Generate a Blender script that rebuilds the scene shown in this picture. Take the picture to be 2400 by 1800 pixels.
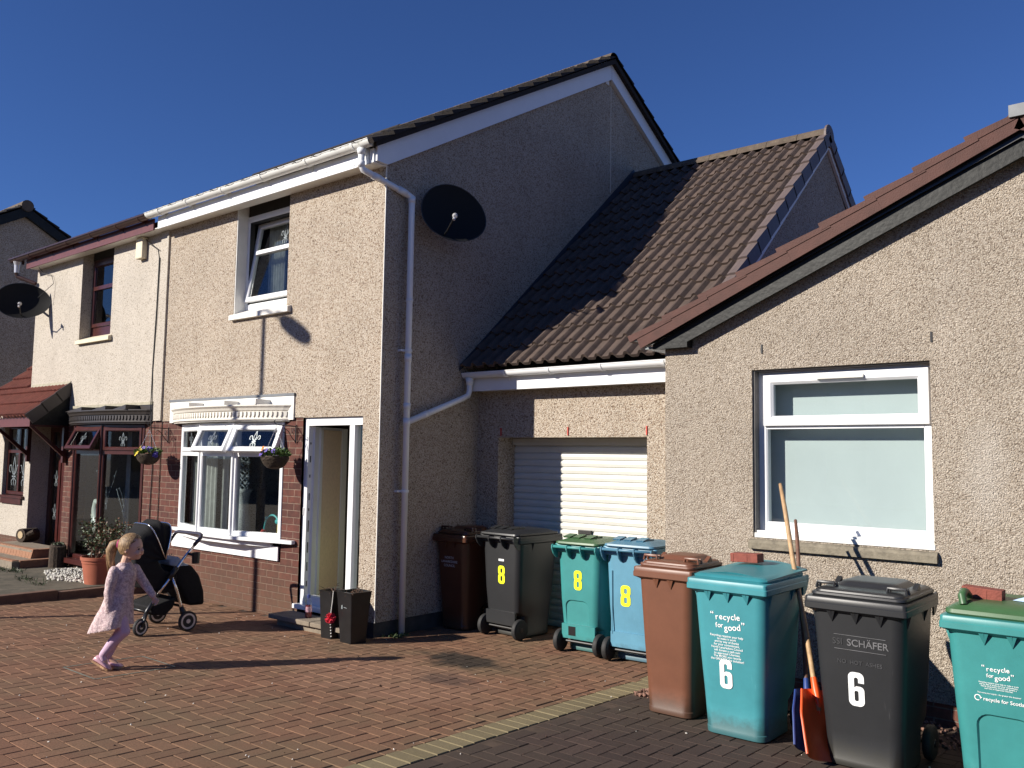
import bpy, bmesh, math, random
from mathutils import Vector, Matrix, noise
random.seed(7)
R = math.radians
for o in list(bpy.data.objects):
    bpy.data.objects.remove(o)
scene = bpy.context.scene
col = scene.collection

# ------------------------------------------------------------------ camera, sky, sun, exposure
cd = bpy.data.cameras.new('camera')
cam = bpy.data.objects.new('camera', cd)
col.objects.link(cam)
cd.sensor_width = 36.0
cd.lens = 2035.3 / 2400 * 36
cd.clip_end = 3000
cr, cu, cf = Vector((0.7690, 0.6392, 0.0141)), Vector((0.0427, -0.0733, 0.9964)), Vector((-0.6383, 0.7652, 0.0834))
cf.normalize(); cr = (cr - cf * cr.dot(cf)).normalized(); cu = cr.cross(cf)
m3 = Matrix((cr, cu, -cf)).transposed()
cam.matrix_world = Matrix.Translation((6.783, -6.012, 1.815)) @ m3.to_4x4()
scene.camera = cam

SUN = Vector((0.55, 1.0, -0.575)).normalized()      # direction the light travels
el = math.asin(-SUN.z)
az = math.atan2(-SUN.x, -SUN.y)                       # compass angle of the sun from +Y towards +X
w = bpy.data.worlds.new("World")
scene.world = w
w.use_nodes = True
wn = w.node_tree.nodes
sky = wn.new('ShaderNodeTexSky')
sky.sky_type = 'NISHITA'
sky.sun_disc = False
sky.sun_elevation = el
sky.sun_rotation = az
sky.altitude = 1500
sky.air_density = 1.0
sky.dust_density = 0.0
sky.ozone_density = 8.0
bg = wn['Background']
bg.inputs['Strength'].default_value = 0.060
tn = wn.new('ShaderNodeMix'); tn.data_type = 'RGBA'; tn.blend_type = 'MULTIPLY'; tn.inputs[0].default_value = 1.0
tn.inputs[7].default_value = (0.85, 0.905, 1.15, 1)
w.node_tree.links.new(sky.outputs[0], tn.inputs[6])
w.node_tree.links.new(tn.outputs[2], bg.inputs['Color'])

sl = bpy.data.lights.new('sun', 'SUN')
sl.energy = 5.0
sl.angle = R(0.55)
sl.color = (1.0, 0.93, 0.83)
so = bpy.data.objects.new('sun', sl)
col.objects.link(so)
so.rotation_euler = SUN.to_track_quat('-Z', 'Y').to_euler()
vs = scene.view_settings
vs.view_transform = 'Standard'
vs.look = 'None'
vs.exposure = 0.58
vs.gamma = 1.0
vs.use_curve_mapping = False

# ------------------------------------------------------------------ helpers
def gz(y):
    return -0.04 if y > 0.33 else -0.03 - 0.03 * y

class MB:
    """collects geometry for ONE mesh object"""
    def __init__(s):
        s.v = []; s.f = []; s.mi = []; s.cur = 0; s.smooth = []; s.sm = False
    def add(s, vs, fs):
        b = len(s.v)
        s.v += [tuple(p) for p in vs]
        for f in fs:
            s.f.append([b + i for i in f]); s.mi.append(s.cur); s.smooth.append(s.sm)
        return s
    def box(s, x0, x1, y0, y1, z0, z1, M=None):
        vs = [Vector((x, y, z)) for z in (z0, z1) for y in (y0, y1) for x in (x0, x1)]
        if M is not None: vs = [M @ p for p in vs]
        return s.add(vs, [(0, 2, 3, 1), (4, 5, 7, 6), (0, 1, 5, 4), (2, 6, 7, 3), (0, 4, 6, 2), (1, 3, 7, 5)])
    def bbox(s, x0, x1, y0, y1, z0, z1, b=0.006, M=None):
        """box with chamfered edges"""
        bm = bmesh.new()
        bmesh.ops.create_cube(bm, size=1.0)
        for v in bm.verts:
            v.co = Vector(((x0 + x1) / 2 + v.co.x * (x1 - x0), (y0 + y1) / 2 + v.co.y * (y1 - y0), (z0 + z1) / 2 + v.co.z * (z1 - z0)))
        bmesh.ops.bevel(bm, geom=list(bm.edges), offset=b, segments=2, profile=0.6, affect='EDGES')
        return s.bm(bm, M)
    def bm(s, bm, M=None):
        bm.verts.index_update()
        s.add([(M @ v.co) if M is not None else v.co.copy() for v in bm.verts], [[v.index for v in f.verts] for f in bm.faces])
        bm.free()
        return s
    def quad(s, a, b, c, d):
        return s.add([a, b, c, d], [(0, 1, 2, 3)])
    def poly(s, pts):
        return s.add(pts, [tuple(range(len(pts)))])
    def prism(s, pts, off):
        """polygon pts swept by the vector off"""
        n = len(pts); off = Vector(off)
        vs = [Vector(p) for p in pts] + [Vector(p) + off for p in pts]
        return s.add(vs, [tuple(range(n))[::-1], tuple(range(n, 2 * n))] + [(i, (i + 1) % n, n + (i + 1) % n, n + i) for i in range(n)])
    def loft(s, loops, cap0=True, cap1=True, closed=True):
        n = len(loops[0]); vs = [p for l in loops for p in l]; fs = []
        for k in range(len(loops) - 1):
            for i in range(n if closed else n - 1):
                j = (i + 1) % n
                fs.append((k * n + i, k * n + j, (k + 1) * n + j, (k + 1) * n + i))
        if cap0: fs.append(tuple(range(n))[::-1])
        if cap1: fs.append(tuple(range((len(loops) - 1) * n, len(loops) * n)))
        return s.add(vs, fs)
    def tube(s, pts, r, n=8, caps=True):
        pts = [Vector(p) for p in pts]
        rs = r if isinstance(r, (list, tuple)) else [r] * len(pts)
        loops = []; up = None
        for i, p in enumerate(pts):
            t = (pts[min(i + 1, len(pts) - 1)] - pts[max(i - 1, 0)]).normalized()
            if up is None:
                up = Vector((0, 0, 1)) if abs(t.z) < 0.9 else Vector((1, 0, 0))
            a = (up - t * up.dot(t)).normalized(); up = a
            b = t.cross(a)
            loops.append([p + (a * math.cos(2 * math.pi * k / n) + b * math.sin(2 * math.pi * k / n)) * rs[i] for k in range(n)])
        return s.loft(loops, caps, caps)
    def lathe(s, prof, c=(0, 0, 0), n=20, M=None):
        c = Vector(c); loops = []
        for (r, z) in prof:
            loops.append([c + Vector((r * math.cos(2 * math.pi * k / n), r * math.sin(2 * math.pi * k / n), z)) for k in range(n)])
        if M is not None: loops = [[M @ p for p in l] for l in loops]
        return s.loft(loops)
    def ball(s, c, r, M=None, sub=2):
        bm = bmesh.new(); bmesh.ops.create_icosphere(bm, subdivisions=sub, radius=1.0)
        r = r if isinstance(r, (tuple, list)) else (r, r, r)
        for v in bm.verts:
            v.co = Vector((v.co.x * r[0], v.co.y * r[1], v.co.z * r[2]))
            if M is not None: v.co = M @ v.co
            v.co += Vector(c)
        return s.bm(bm)
    def build(s, name, mats, parent=None, smooth=None, angle=None):
        me = bpy.data.meshes.new(name)
        me.from_pydata([tuple(p) for p in s.v], [], s.f)
        for m in (mats if isinstance(mats, (list, tuple)) else [mats]): me.materials.append(m)
        me.polygons.foreach_set('material_index', s.mi)
        me.validate(); me.update()
        if smooth is not None or any(s.smooth):
            if smooth: s.smooth = [True] * len(me.polygons)
            if len(s.smooth) == len(me.polygons): me.polygons.foreach_set('use_smooth', s.smooth)
        bm = bmesh.new(); bm.from_mesh(me); bmesh.ops.recalc_face_normals(bm, faces=bm.faces)
        bm.to_mesh(me); bm.free()
        if angle: me.set_sharp_from_angle(angle=R(angle))
        o = bpy.data.objects.new(name, me); col.objects.link(o)
        if parent is not None: attach(o, parent)
        return o

LOCAL = set()
def attach(o, parent):
    o.parent = parent
    M = Matrix.Identity(4); p = parent; chain = []
    while p is not None: chain.append(p); p = p.parent
    if chain[-1].name in LOCAL: return           # this thing is modelled in its own coordinates
    for p in reversed(chain): M = M @ p.matrix_parent_inverse @ p.matrix_basis
    o.matrix_parent_inverse = M.inverted()

def tag(o, label=None, cat=None, group=None, kind=None):
    if label: o['label'] = label
    if cat: o['category'] = cat
    if group: o['group'] = group
    if kind: o['kind'] = kind
    return o

def thing(name, label, cat, loc=(0, 0, 0), rz=0.0, group=None):
    o = bpy.data.objects.new(name, None); col.objects.link(o)
    o.empty_display_size = 0.2
    o.location = loc; o.rotation_euler = (0, 0, rz)
    return tag(o, label, cat, group)

def rrect(w, d, r, z, cx=0, cy=0, n=4):
    pts = []
    for (sx, sy, a0) in ((1, 1, 0), (-1, 1, 90), (-1, -1, 180), (1, -1, 270)):
        for k in range(n + 1):
            a = R(a0 + 90 * k / n)
            pts.append(Vector((cx + sx * (w / 2 - r) + r * math.cos(a), cy + sy * (d / 2 - r) + r * math.sin(a), z)))
    return pts

# ------------------------------------------------------------------ materials
def nodes(name):
    m = bpy.data.materials.new(name); m.use_nodes = True
    nt = m.node_tree; b = nt.nodes['Principled BSDF']
    return m, nt, b
def N(nt, t, **kw):
    n = nt.nodes.new(t)
    for k, v in kw.items():
        if k in n.inputs: n.inputs[k].default_value = v
        else: setattr(n, k, v)
    return n
def ramp(nt, stops, interp='LINEAR'):
    r = nt.nodes.new('ShaderNodeValToRGB'); r.color_ramp.interpolation = interp
    el_ = r.color_ramp.elements
    while len(el_) < len(stops): el_.new(0.5)
    for e, (p, c) in zip(el_, stops):
        e.position = p; e.color = (*c, 1)
    return r
def bump(nt, b, sock, strength, dist=0.01):
    bn = N(nt, 'ShaderNodeBump'); bn.inputs['Strength'].default_value = strength; bn.inputs['Distance'].default_value = dist
    nt.links.new(sock, bn.inputs['Height']); nt.links.new(bn.outputs[0], b.inputs['Normal'])
def mixrgb(nt, fac, a, b, mode='MIX'):
    mx = nt.nodes.new('ShaderNodeMix'); mx.data_type = 'RGBA'; mx.blend_type = mode
    for s, v in ((0, fac), (6, a), (7, b)):
        if hasattr(v, 'is_output'): nt.links.new(v, mx.inputs[s])
        elif isinstance(v, (int, float)): mx.inputs[s].default_value = v
        else: mx.inputs[s].default_value = (*v, 1)
    return mx.outputs[2]
def coord(nt):
    return nt.nodes.new('ShaderNodeTexCoord').outputs['Object']

def mat(name, c, rough=0.5, var=0.15, vscale=6.0, bmp=0.0, bscale=60.0, metal=0.0, spec=None, dirt=None):
    """plain material with a soft tone variation and a fine bump"""
    m, nt, b = nodes(name)
    b.inputs['Roughness'].default_value = rough; b.inputs['Metallic'].default_value = metal
    if spec is not None: b.inputs['Specular IOR Level'].default_value = spec
    tc = coord(nt)
    no = N(nt, 'ShaderNodeTexNoise', Scale=vscale, Detail=5.0, Roughness=0.65); nt.links.new(tc, no.inputs['Vector'])
    lo = [x * (1 - var) for x in c]; hi = [min(1, x * (1 + var)) for x in c]
    rp = ramp(nt, [(0.3, lo), (0.7, hi)]); nt.links.new(no.outputs[0], rp.inputs[0])
    out = rp.outputs[0]
    if dirt:
        n2 = N(nt, 'ShaderNodeTexNoise', Scale=dirt[1], Detail=6.0, Roughness=0.7); nt.links.new(tc, n2.inputs['Vector'])
        r2 = ramp(nt, [(dirt[2], (0, 0, 0)), (dirt[2] + 0.15, (1, 1, 1))]); nt.links.new(n2.outputs[0], r2.inputs[0])
        out = mixrgb(nt, r2.outputs[0], out, dirt[0])
    nt.links.new(out, b.inputs['Base Color'])
    if bmp:
        n3 = N(nt, 'ShaderNodeTexNoise', Scale=bscale, Detail=3.0); nt.links.new(tc, n3.inputs['Vector'])
        bump(nt, b, n3.outputs[0], bmp)
    return m

def dash(name, stops, scale=95, big=0.14, bstr=0.9, stain=(0.2, 0.16, 0.12), blotch=None):
    """stone-chip render: every chip its own tone, rough surface"""
    m, nt, b = nodes(name); b.inputs['Roughness'].default_value = 0.9; b.inputs['Specular IOR Level'].default_value = 0.25
    tc = coord(nt)
    nz = N(nt, 'ShaderNodeTexNoise', Scale=scale * 0.8, Detail=2.0); nt.links.new(tc, nz.inputs['Vector'])
    ad = nt.nodes.new('ShaderNodeVectorMath'); ad.operation = 'MULTIPLY_ADD'
    nt.links.new(nz.outputs['Color'], ad.inputs[0]); ad.inputs[1].default_value = (0.012,) * 3; nt.links.new(tc, ad.inputs[2])
    vo = N(nt, 'ShaderNodeTexVoronoi', Scale=scale); nt.links.new(ad.outputs[0], vo.inputs['Vector'])
    sp = nt.nodes.new('ShaderNodeSeparateColor'); nt.links.new(vo.outputs['Color'], sp.inputs[0])
    rp = ramp(nt, stops); nt.links.new(sp.outputs[0], rp.inputs[0])
    n2 = N(nt, 'ShaderNodeTexNoise', Scale=1.3, Detail=6.0, Roughness=0.6); nt.links.new(tc, n2.inputs['Vector'])
    r2 = ramp(nt, [(0.35, (1 - big,) * 3), (0.68, (1, 1, 1))]); nt.links.new(n2.outputs[0], r2.inputs[0])
    c1 = mixrgb(nt, 1.0, rp.outputs[0], r2.outputs[0], 'MULTIPLY')
    # faint rain streaks
    mps = N(nt, 'ShaderNodeMapping'); mps.inputs['Scale'].default_value = (5.5, 5.5, 0.35); nt.links.new(tc, mps.inputs['Vector'])
    n5 = N(nt, 'ShaderNodeTexNoise', Scale=1.0, Detail=5.0, Roughness=0.6); nt.links.new(mps.outputs[0], n5.inputs['Vector'])
    r5 = ramp(nt, [(0.38, (0.945, 0.94, 0.93)), (0.62, (1, 1, 1))]); nt.links.new(n5.outputs[0], r5.inputs[0])
    c1 = mixrgb(nt, 1.0, c1, r5.outputs[0], 'MULTIPLY')
    if blotch:
        bx, by, bz, rx, rz = blotch
        mpb = N(nt, 'ShaderNodeMapping'); mpb.inputs['Location'].default_value = (-bx / rx, 0, -bz / rz); mpb.inputs['Scale'].default_value = (1 / rx, 0, 1 / rz); nt.links.new(tc, mpb.inputs['Vector'])
        n6 = N(nt, 'ShaderNodeTexNoise', Scale=6.0, Detail=6.0, Roughness=0.7); nt.links.new(tc, n6.inputs['Vector'])
        vb = nt.nodes.new('ShaderNodeVectorMath'); vb.operation = 'MULTIPLY_ADD'; nt.links.new(n6.outputs['Color'], vb.inputs[0]); vb.inputs[1].default_value = (1.6, 0, 1.6); nt.links.new(mpb.outputs[0], vb.inputs[2])
        vc = nt.nodes.new('ShaderNodeVectorMath'); vc.operation = 'SUBTRACT'; nt.links.new(vb.outputs[0], vc.inputs[0]); vc.inputs[1].default_value = (0.8, 0, 0.8)
        ln = nt.nodes.new('ShaderNodeVectorMath'); ln.operation = 'LENGTH'; nt.links.new(vc.outputs[0], ln.inputs[0])
        rb = ramp(nt, [(0.3, (0.42,) * 3), (1.0, (0, 0, 0))]); nt.links.new(ln.outputs['Value'], rb.inputs[0])
        c1 = mixrgb(nt, rb.outputs[0], c1, (0.72, 0.67, 0.60))
    # dirt between the chips
    r3 = ramp(nt, [(0.30, (0, 0, 0)), (0.62, (1, 1, 1))]); nt.links.new(vo.outputs['Distance'], r3.inputs[0])
    sc = nt.nodes.new('ShaderNodeMath'); sc.operation = 'MULTIPLY'; sc.inputs[1].default_value = 0.4; nt.links.new(r3.outputs[0], sc.inputs[0])
    c2 = mixrgb(nt, sc.outputs[0], c1, stain)
    nt.links.new(c2, b.inputs['Base Color'])
    iv = nt.nodes.new('ShaderNodeMath'); iv.operation = 'SUBTRACT'; iv.inputs[0].default_value = 1.0; nt.links.new(vo.outputs['Distance'], iv.inputs[1])
    bump(nt, b, iv.outputs[0], bstr, 0.012)
    return m

DASH_STOPS = [(0.0, (0.10, 0.07, 0.055)), (0.10, (0.30, 0.21, 0.145)), (0.25, (0.50, 0.405, 0.31)), (0.6, (0.61, 0.52, 0.42)), (1.0, (0.74, 0.665, 0.56))]
M = {}
M['dash'] = dash('pebble_dash', DASH_STOPS)
M['dash_cream'] = dash('cream_dash', [(0.0, (0.18, 0.15, 0.12)), (0.08, (0.38, 0.33, 0.27)), (0.22, (0.55, 0.50, 0.43)), (1.0, (0.65, 0.595, 0.52))], stain=(0.38, 0.335, 0.28), bstr=0.6)
M['dash_grey'] = dash('roughcast', [(0.0, (0.20, 0.155, 0.12)), (0.15, (0.38, 0.315, 0.245)), (0.4, (0.53, 0.455, 0.37)), (1.0, (0.70, 0.625, 0.525))], scale=118, blotch=(5.42, 0.82, 1.75, 0.17, 0.5), bstr=1.0, stain=(0.22, 0.175, 0.13))
M['smooth_render'] = mat('smooth_render', (0.62, 0.55, 0.45), 0.9, 0.08, 9, 0.3, 120)

def brick(name, c1, c2, mortar, bw=0.235, bh=0.0783, ms=0.011, lower=None):
    m, nt, b = nodes(name); b.inputs['Roughness'].default_value = 0.85
    tc = coord(nt)
    sep = nt.nodes.new('ShaderNodeSeparateXYZ'); nt.links.new(tc, sep.inputs[0])
    ad = nt.nodes.new('ShaderNodeMath'); ad.operation = 'ADD'; nt.links.new(sep.outputs[0], ad.inputs[0]); nt.links.new(sep.outputs[1], ad.inputs[1])
    cb = nt.nodes.new('ShaderNodeCombineXYZ'); nt.links.new(ad.outputs[0], cb.inputs[0]); nt.links.new(sep.outputs[2], cb.inputs[1])
    br = nt.nodes.new('ShaderNodeTexBrick')
    nt.links.new(cb.outputs[0], br.inputs['Vector'])
    br.inputs['Scale'].default_value = 1.0; br.inputs['Brick Width'].default_value = bw; br.inputs['Row Height'].default_value = bh
    br.inputs['Mortar Size'].default_value = ms / 2; br.inputs['Mortar Smooth'].default_value = 0.3; br.inputs['Bias'].default_value = -0.1
    br.inputs['Color1'].default_value = (*c1, 1); br.inputs['Color2'].default_value = (*c2, 1); br.inputs['Mortar'].default_value = (*mortar, 1)
    no = N(nt, 'ShaderNodeTexNoise', Scale=14.0, Detail=6.0, Roughness=0.7); nt.links.new(tc, no.inputs['Vector'])
    rp = ramp(nt, [(0.3, (0.62,) * 3), (0.7, (1.25,) * 3)]); nt.links.new(no.outputs[0], rp.inputs[0])
    c = mixrgb(nt, 1.0, br.outputs['Color'], rp.outputs[0], 'MULTIPLY')
    if lower:
        n2 = N(nt, 'ShaderNodeTexNoise', Scale=4.0, Detail=5.0); nt.links.new(tc, n2.inputs['Vector'])
        ma = nt.nodes.new('ShaderNodeMath'); ma.operation = 'MULTIPLY_ADD'; nt.links.new(n2.outputs[0], ma.inputs[0]); ma.inputs[1].default_value = 0.5; nt.links.new(sep.outputs[2], ma.inputs[2])
        r2 = ramp(nt, [(0.3, (0.6, 0.6, 0.6)), (0.95, (0, 0, 0))]); nt.links.new(ma.outputs[0], r2.inputs[0])
        c = mixrgb(nt, r2.outputs[0], c, lower)
    nt.links.new(c, b.inputs['Base Color'])
    iv = nt.nodes.new('ShaderNodeMath'); iv.operation = 'MULTIPLY_ADD'; nt.links.new(br.outputs['Fac'], iv.inputs[0]); iv.inputs[1].default_value = -1.0
    s2 = nt.nodes.new('ShaderNodeMath'); s2.operation = 'MULTIPLY'; s2.inputs[1].default_value = 0.35; nt.links.new(no.outputs[0], s2.inputs[0])
    nt.links.new(s2.outputs[0], iv.inputs[2])
    bump(nt, b, iv.outputs[0], 0.9, 0.012)
    return m
M['brick'] = brick('red_brick', (0.105, 0.028, 0.017), (0.062, 0.017, 0.011), (0.20, 0.13, 0.095), lower=(0.11, 0.065, 0.036))
M['brick_plinth'] = brick('plinth_brick', (0.18, 0.07, 0.045), (0.13, 0.05, 0.035), (0.2, 0.15, 0.12))
M['upvc'] = mat('white_upvc', (0.78, 0.79, 0.80), 0.3, 0.03, 5)
M['upvc_old'] = mat('white_plastic_weathered', (0.72, 0.72, 0.68), 0.4, 0.05, 5, dirt=((0.3, 0.31, 0.22), 7.0, 0.62))
M['white_paint'] = mat('white_paint', (0.75, 0.74, 0.70), 0.5, 0.05, 8)
M['cream_canopy'] = mat('cream_canopy', (0.70, 0.67, 0.60), 0.45, 0.04, 8)
M['brown_upvc'] = mat('rosewood_upvc', (0.055, 0.014, 0.012), 0.28, 0.25, 12)
M['brown_gutter'] = mat('brown_gutter', (0.055, 0.028, 0.024), 0.3, 0.15, 12)
M['brown_fascia'] = mat('brown_fascia', (0.12, 0.035, 0.03), 0.4, 0.15, 12)
M['grey_canopy'] = mat('grey_canopy', (0.045, 0.038, 0.036), 0.4, 0.12, 8)
M['lead'] = mat('lead', (0.14, 0.15, 0.16), 0.5, 0.2, 10)
M['lead_dark'] = mat('lead_dark', (0.035, 0.04, 0.055), 0.5, 0.2, 10)
M['mortar'] = mat('mortar_flashing', (0.36, 0.33, 0.25), 0.9, 0.2, 12, 0.4, 60)
M['tile_dark'] = mat('roof_tile_dark', (0.020, 0.015, 0.013), 0.9, 0.4, 9, 0.5, 90, dirt=((0.055, 0.05, 0.035), 14.0, 0.68))
M['tile_brown'] = mat('roof_tile_brown', (0.084, 0.058, 0.046), 0.85, 0.34, 5, 0.5, 110, dirt=((0.13, 0.105, 0.085), 26.0, 0.72))
M['tile_cap'] = mat('verge_cap_mauve', (0.125, 0.095, 0.088), 0.6, 0.12, 8)
M['tile_red'] = mat('roof_tile_red', (0.070, 0.026, 0.019), 0.65, 0.2, 8, 0.25, 90, dirt=((0.13, 0.085, 0.065), 9.0, 0.72), spec=0.3)
M['tile_orange'] = mat('porch_tile_red', (0.20, 0.06, 0.04), 0.8, 0.25, 10, 0.4, 90, dirt=((0.07, 0.05, 0.03), 18.0, 0.62))
M['ridge'] = mat('ridge_tile', (0.10, 0.075, 0.055), 0.9, 0.3, 10, 0.5, 80, dirt=((0.17, 0.15, 0.08), 16.0, 0.58))
M['black_wood'] = mat('black_painted_wood', (0.010, 0.011, 0.0105), 0.5, 0.5, 9, 0.25, 30, spec=0.25, dirt=((0.075, 0.08, 0.075), 38.0, 0.70))
M['stone_sill'] = mat('stone_sill', (0.20, 0.175, 0.13), 0.9, 0.3, 14, 0.5, 60, dirt=((0.07, 0.06, 0.045), 9.0, 0.55))
M['painted_sill'] = mat('painted_sill', (0.7, 0.68, 0.63), 0.8, 0.08, 12, 0.3, 50)
M['cream_sill'] = mat('cream_sill', (0.66, 0.59, 0.44), 0.8, 0.08, 12, 0.3, 50)
M['black_plastic'] = mat('black_plastic', (0.012, 0.012, 0.013), 0.35, 0.2, 8)
M['rubber'] = mat('rubber', (0.018, 0.018, 0.018), 0.7, 0.2, 8, 0.2, 60)
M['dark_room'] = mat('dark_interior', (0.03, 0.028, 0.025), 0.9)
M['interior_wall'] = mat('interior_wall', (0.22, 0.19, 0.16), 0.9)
M['beige_panel'] = mat('beige_door_panel', (0.72, 0.57, 0.43), 0.7, 0.08, 30, 0.1, 120)
M['chrome'] = mat('chrome', (0.75, 0.75, 0.78), 0.12, 0.03, 5, metal=1.0)
M['alu'] = mat('silver_plastic', (0.62, 0.62, 0.64), 0.35, 0.05, 5, metal=0.45)
M['garage_white'] = mat('garage_door_white', (0.60, 0.595, 0.545), 0.4, 0.05, 4, dirt=((0.45, 0.43, 0.37), 5.0, 0.62))
M['slab'] = mat('concrete_slab', (0.22, 0.18, 0.135), 0.9, 0.2, 9, 0.4, 90, dirt=((0.06, 0.055, 0.045), 7.0, 0.6))
M['terracotta'] = mat('terracotta_plastic', (0.34, 0.10, 0.055), 0.6, 0.12, 6, 0.1, 60)
M['soil'] = mat('soil', (0.03, 0.022, 0.016), 0.95, 0.4, 20, 0.8, 60)
M['twig'] = mat('twig', (0.09, 0.05, 0.03), 0.9, 0.3, 20)
M['cable'] = mat('cable', (0.012, 0.012, 0.012), 0.6)
M['iron'] = mat('black_iron', (0.015, 0.014, 0.014), 0.5)
M['wood_handle'] = mat('ash_handle', (0.42, 0.27, 0.14), 0.6, 0.25, 25)
M['wood_dark'] = mat('brown_handle', (0.14, 0.065, 0.04), 0.55, 0.25, 25)
M['orange'] = mat('orange_plastic', (0.80, 0.10, 0.018), 0.38, 0.08, 6)
M['blue_shovel'] = mat('blue_plastic', (0.02, 0.05, 0.20), 0.4, 0.1, 6)
M['loose_brick'] = mat('loose_brick', (0.22, 0.06, 0.042), 0.85, 0.2, 18, 0.5, 90, dirt=((0.36, 0.2, 0.15), 20.0, 0.7))
M['yellow_num'] = mat('yellow_vinyl', (0.80, 0.86, 0.02), 0.45, 0.03)
M['white_num'] = mat('white_vinyl', (0.80, 0.81, 0.80), 0.45, 0.04, 15)
M['grey_print'] = mat('grey_lettering', (0.12, 0.12, 0.125), 0.6, 0.3, 12)
M['faint_print'] = mat('faint_lettering', (0.042, 0.043, 0.046), 0.6, 0.3, 14)
M['frosted'] = mat('window_blind', (0.63, 0.685, 0.685), 0.8, 0.03, 3)
M['curtain'] = mat('net_curtain', (0.42, 0.43, 0.40), 0.9, 0.2, 14)
M['silver'] = mat('silver_ornament', (0.30, 0.34, 0.36), 0.3, 0.35, 60, metal=0.3)
M['pale_stone'] = mat('pale_green_china', (0.50, 0.56, 0.50), 0.35, 0.1, 12)
M['teal_toy'] = mat('teal_toy', (0.03, 0.36, 0.36), 0.5)
M['yellow_toy'] = mat('yellow_toy', (0.7, 0.5, 0.03), 0.5)
M['red_toy'] = mat('red_toy', (0.5, 0.05, 0.03), 0.5)
M['lime'] = mat('lime_plastic', (0.40, 0.75, 0.03), 0.5)
M['brass'] = mat('brass', (0.7, 0.42, 0.06), 0.3, 0.1, 8, metal=0.8)

def binmat(name, c, rough=0.42):
    m, nt, b = nodes(name); b.inputs['Roughness'].default_value = rough
    tc = coord(nt)
    n1 = N(nt, 'ShaderNodeTexNoise', Scale=3.0, Detail=6.0, Roughness=0.7); nt.links.new(tc, n1.inputs['Vector'])
    r1 = ramp(nt, [(0.3, [x * 0.86 for x in c]), (0.72, [min(1, x * 1.1) for x in c])]); nt.links.new(n1.outputs[0], r1.inputs[0])
    # scuffs: stretched vertical noise
    mp = N(nt, 'ShaderNodeMapping'); mp.inputs['Scale'].default_value = (60, 60, 7); nt.links.new(tc, mp.inputs['Vector'])
    n2 = N(nt, 'ShaderNodeTexNoise', Scale=1.0, Detail=4.0, Roughness=0.6); nt.links.new(mp.outputs[0], n2.inputs['Vector'])
    r2 = ramp(nt, [(0.66, (0, 0, 0)), (0.8, (0.35, 0.35, 0.35))]); nt.links.new(n2.outputs[0], r2.inputs[0])
    c1 = mixrgb(nt, r2.outputs[0], r1.outputs[0], [min(1, x * 1.3 + 0.05) for x in c])
    # grime in blotches near the foot of the bin
    sp = nt.nodes.new('ShaderNodeSeparateXYZ'); nt.links.new(tc, sp.inputs[0])
    n3 = N(nt, 'ShaderNodeTexNoise', Scale=16.0, Detail=6.0, Roughness=0.7); nt.links.new(tc, n3.inputs['Vector'])
    ma = nt.nodes.new('ShaderNodeMath'); ma.operation = 'MULTIPLY_ADD'; nt.links.new(n3.outputs[0], ma.inputs[0]); ma.inputs[1].default_value = -0.16; nt.links.new(sp.outputs[2], ma.inputs[2])
    r3 = ramp(nt, [(0.0, (0.55, 0.55, 0.55)), (0.09, (0, 0, 0))]); nt.links.new(ma.outputs[0], r3.inputs[0])
    c2 = mixrgb(nt, r3.outputs[0], c1, (0.03, 0.028, 0.02))
    nt.links.new(c2, b.inputs['Base Color'])
    n4 = N(nt, 'ShaderNodeTexNoise', Scale=420.0, Detail=2.0); nt.links.new(tc, n4.inputs['Vector'])
    bump(nt, b, n4.outputs[0], 0.12, 0.002)
    return m
M['bin_teal'] = binmat('bin_teal', (0.050, 0.25, 0.285))
M['bin_teal2'] = binmat('bin_green_teal', (0.042, 0.235, 0.23))
M['bin_blue'] = binmat('bin_blue', (0.10, 0.265, 0.37))
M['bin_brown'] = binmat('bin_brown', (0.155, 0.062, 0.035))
M['bin_brown_shade'] = binmat('bin_brown_shaded', (0.075, 0.028, 0.014), 0.3)  # bin brown darkened so the colour carries the deep corner shade
M['bin_black'] = binmat('bin_black', (0.022, 0.023, 0.025), 0.4)
M['lid_green'] = binmat('lid_green', (0.045, 0.115, 0.045))
M['lid_teal'] = binmat('lid_teal', (0.03, 0.20, 0.23))
M['lid_blue'] = binmat('lid_blue', (0.07, 0.19, 0.28))

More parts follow.
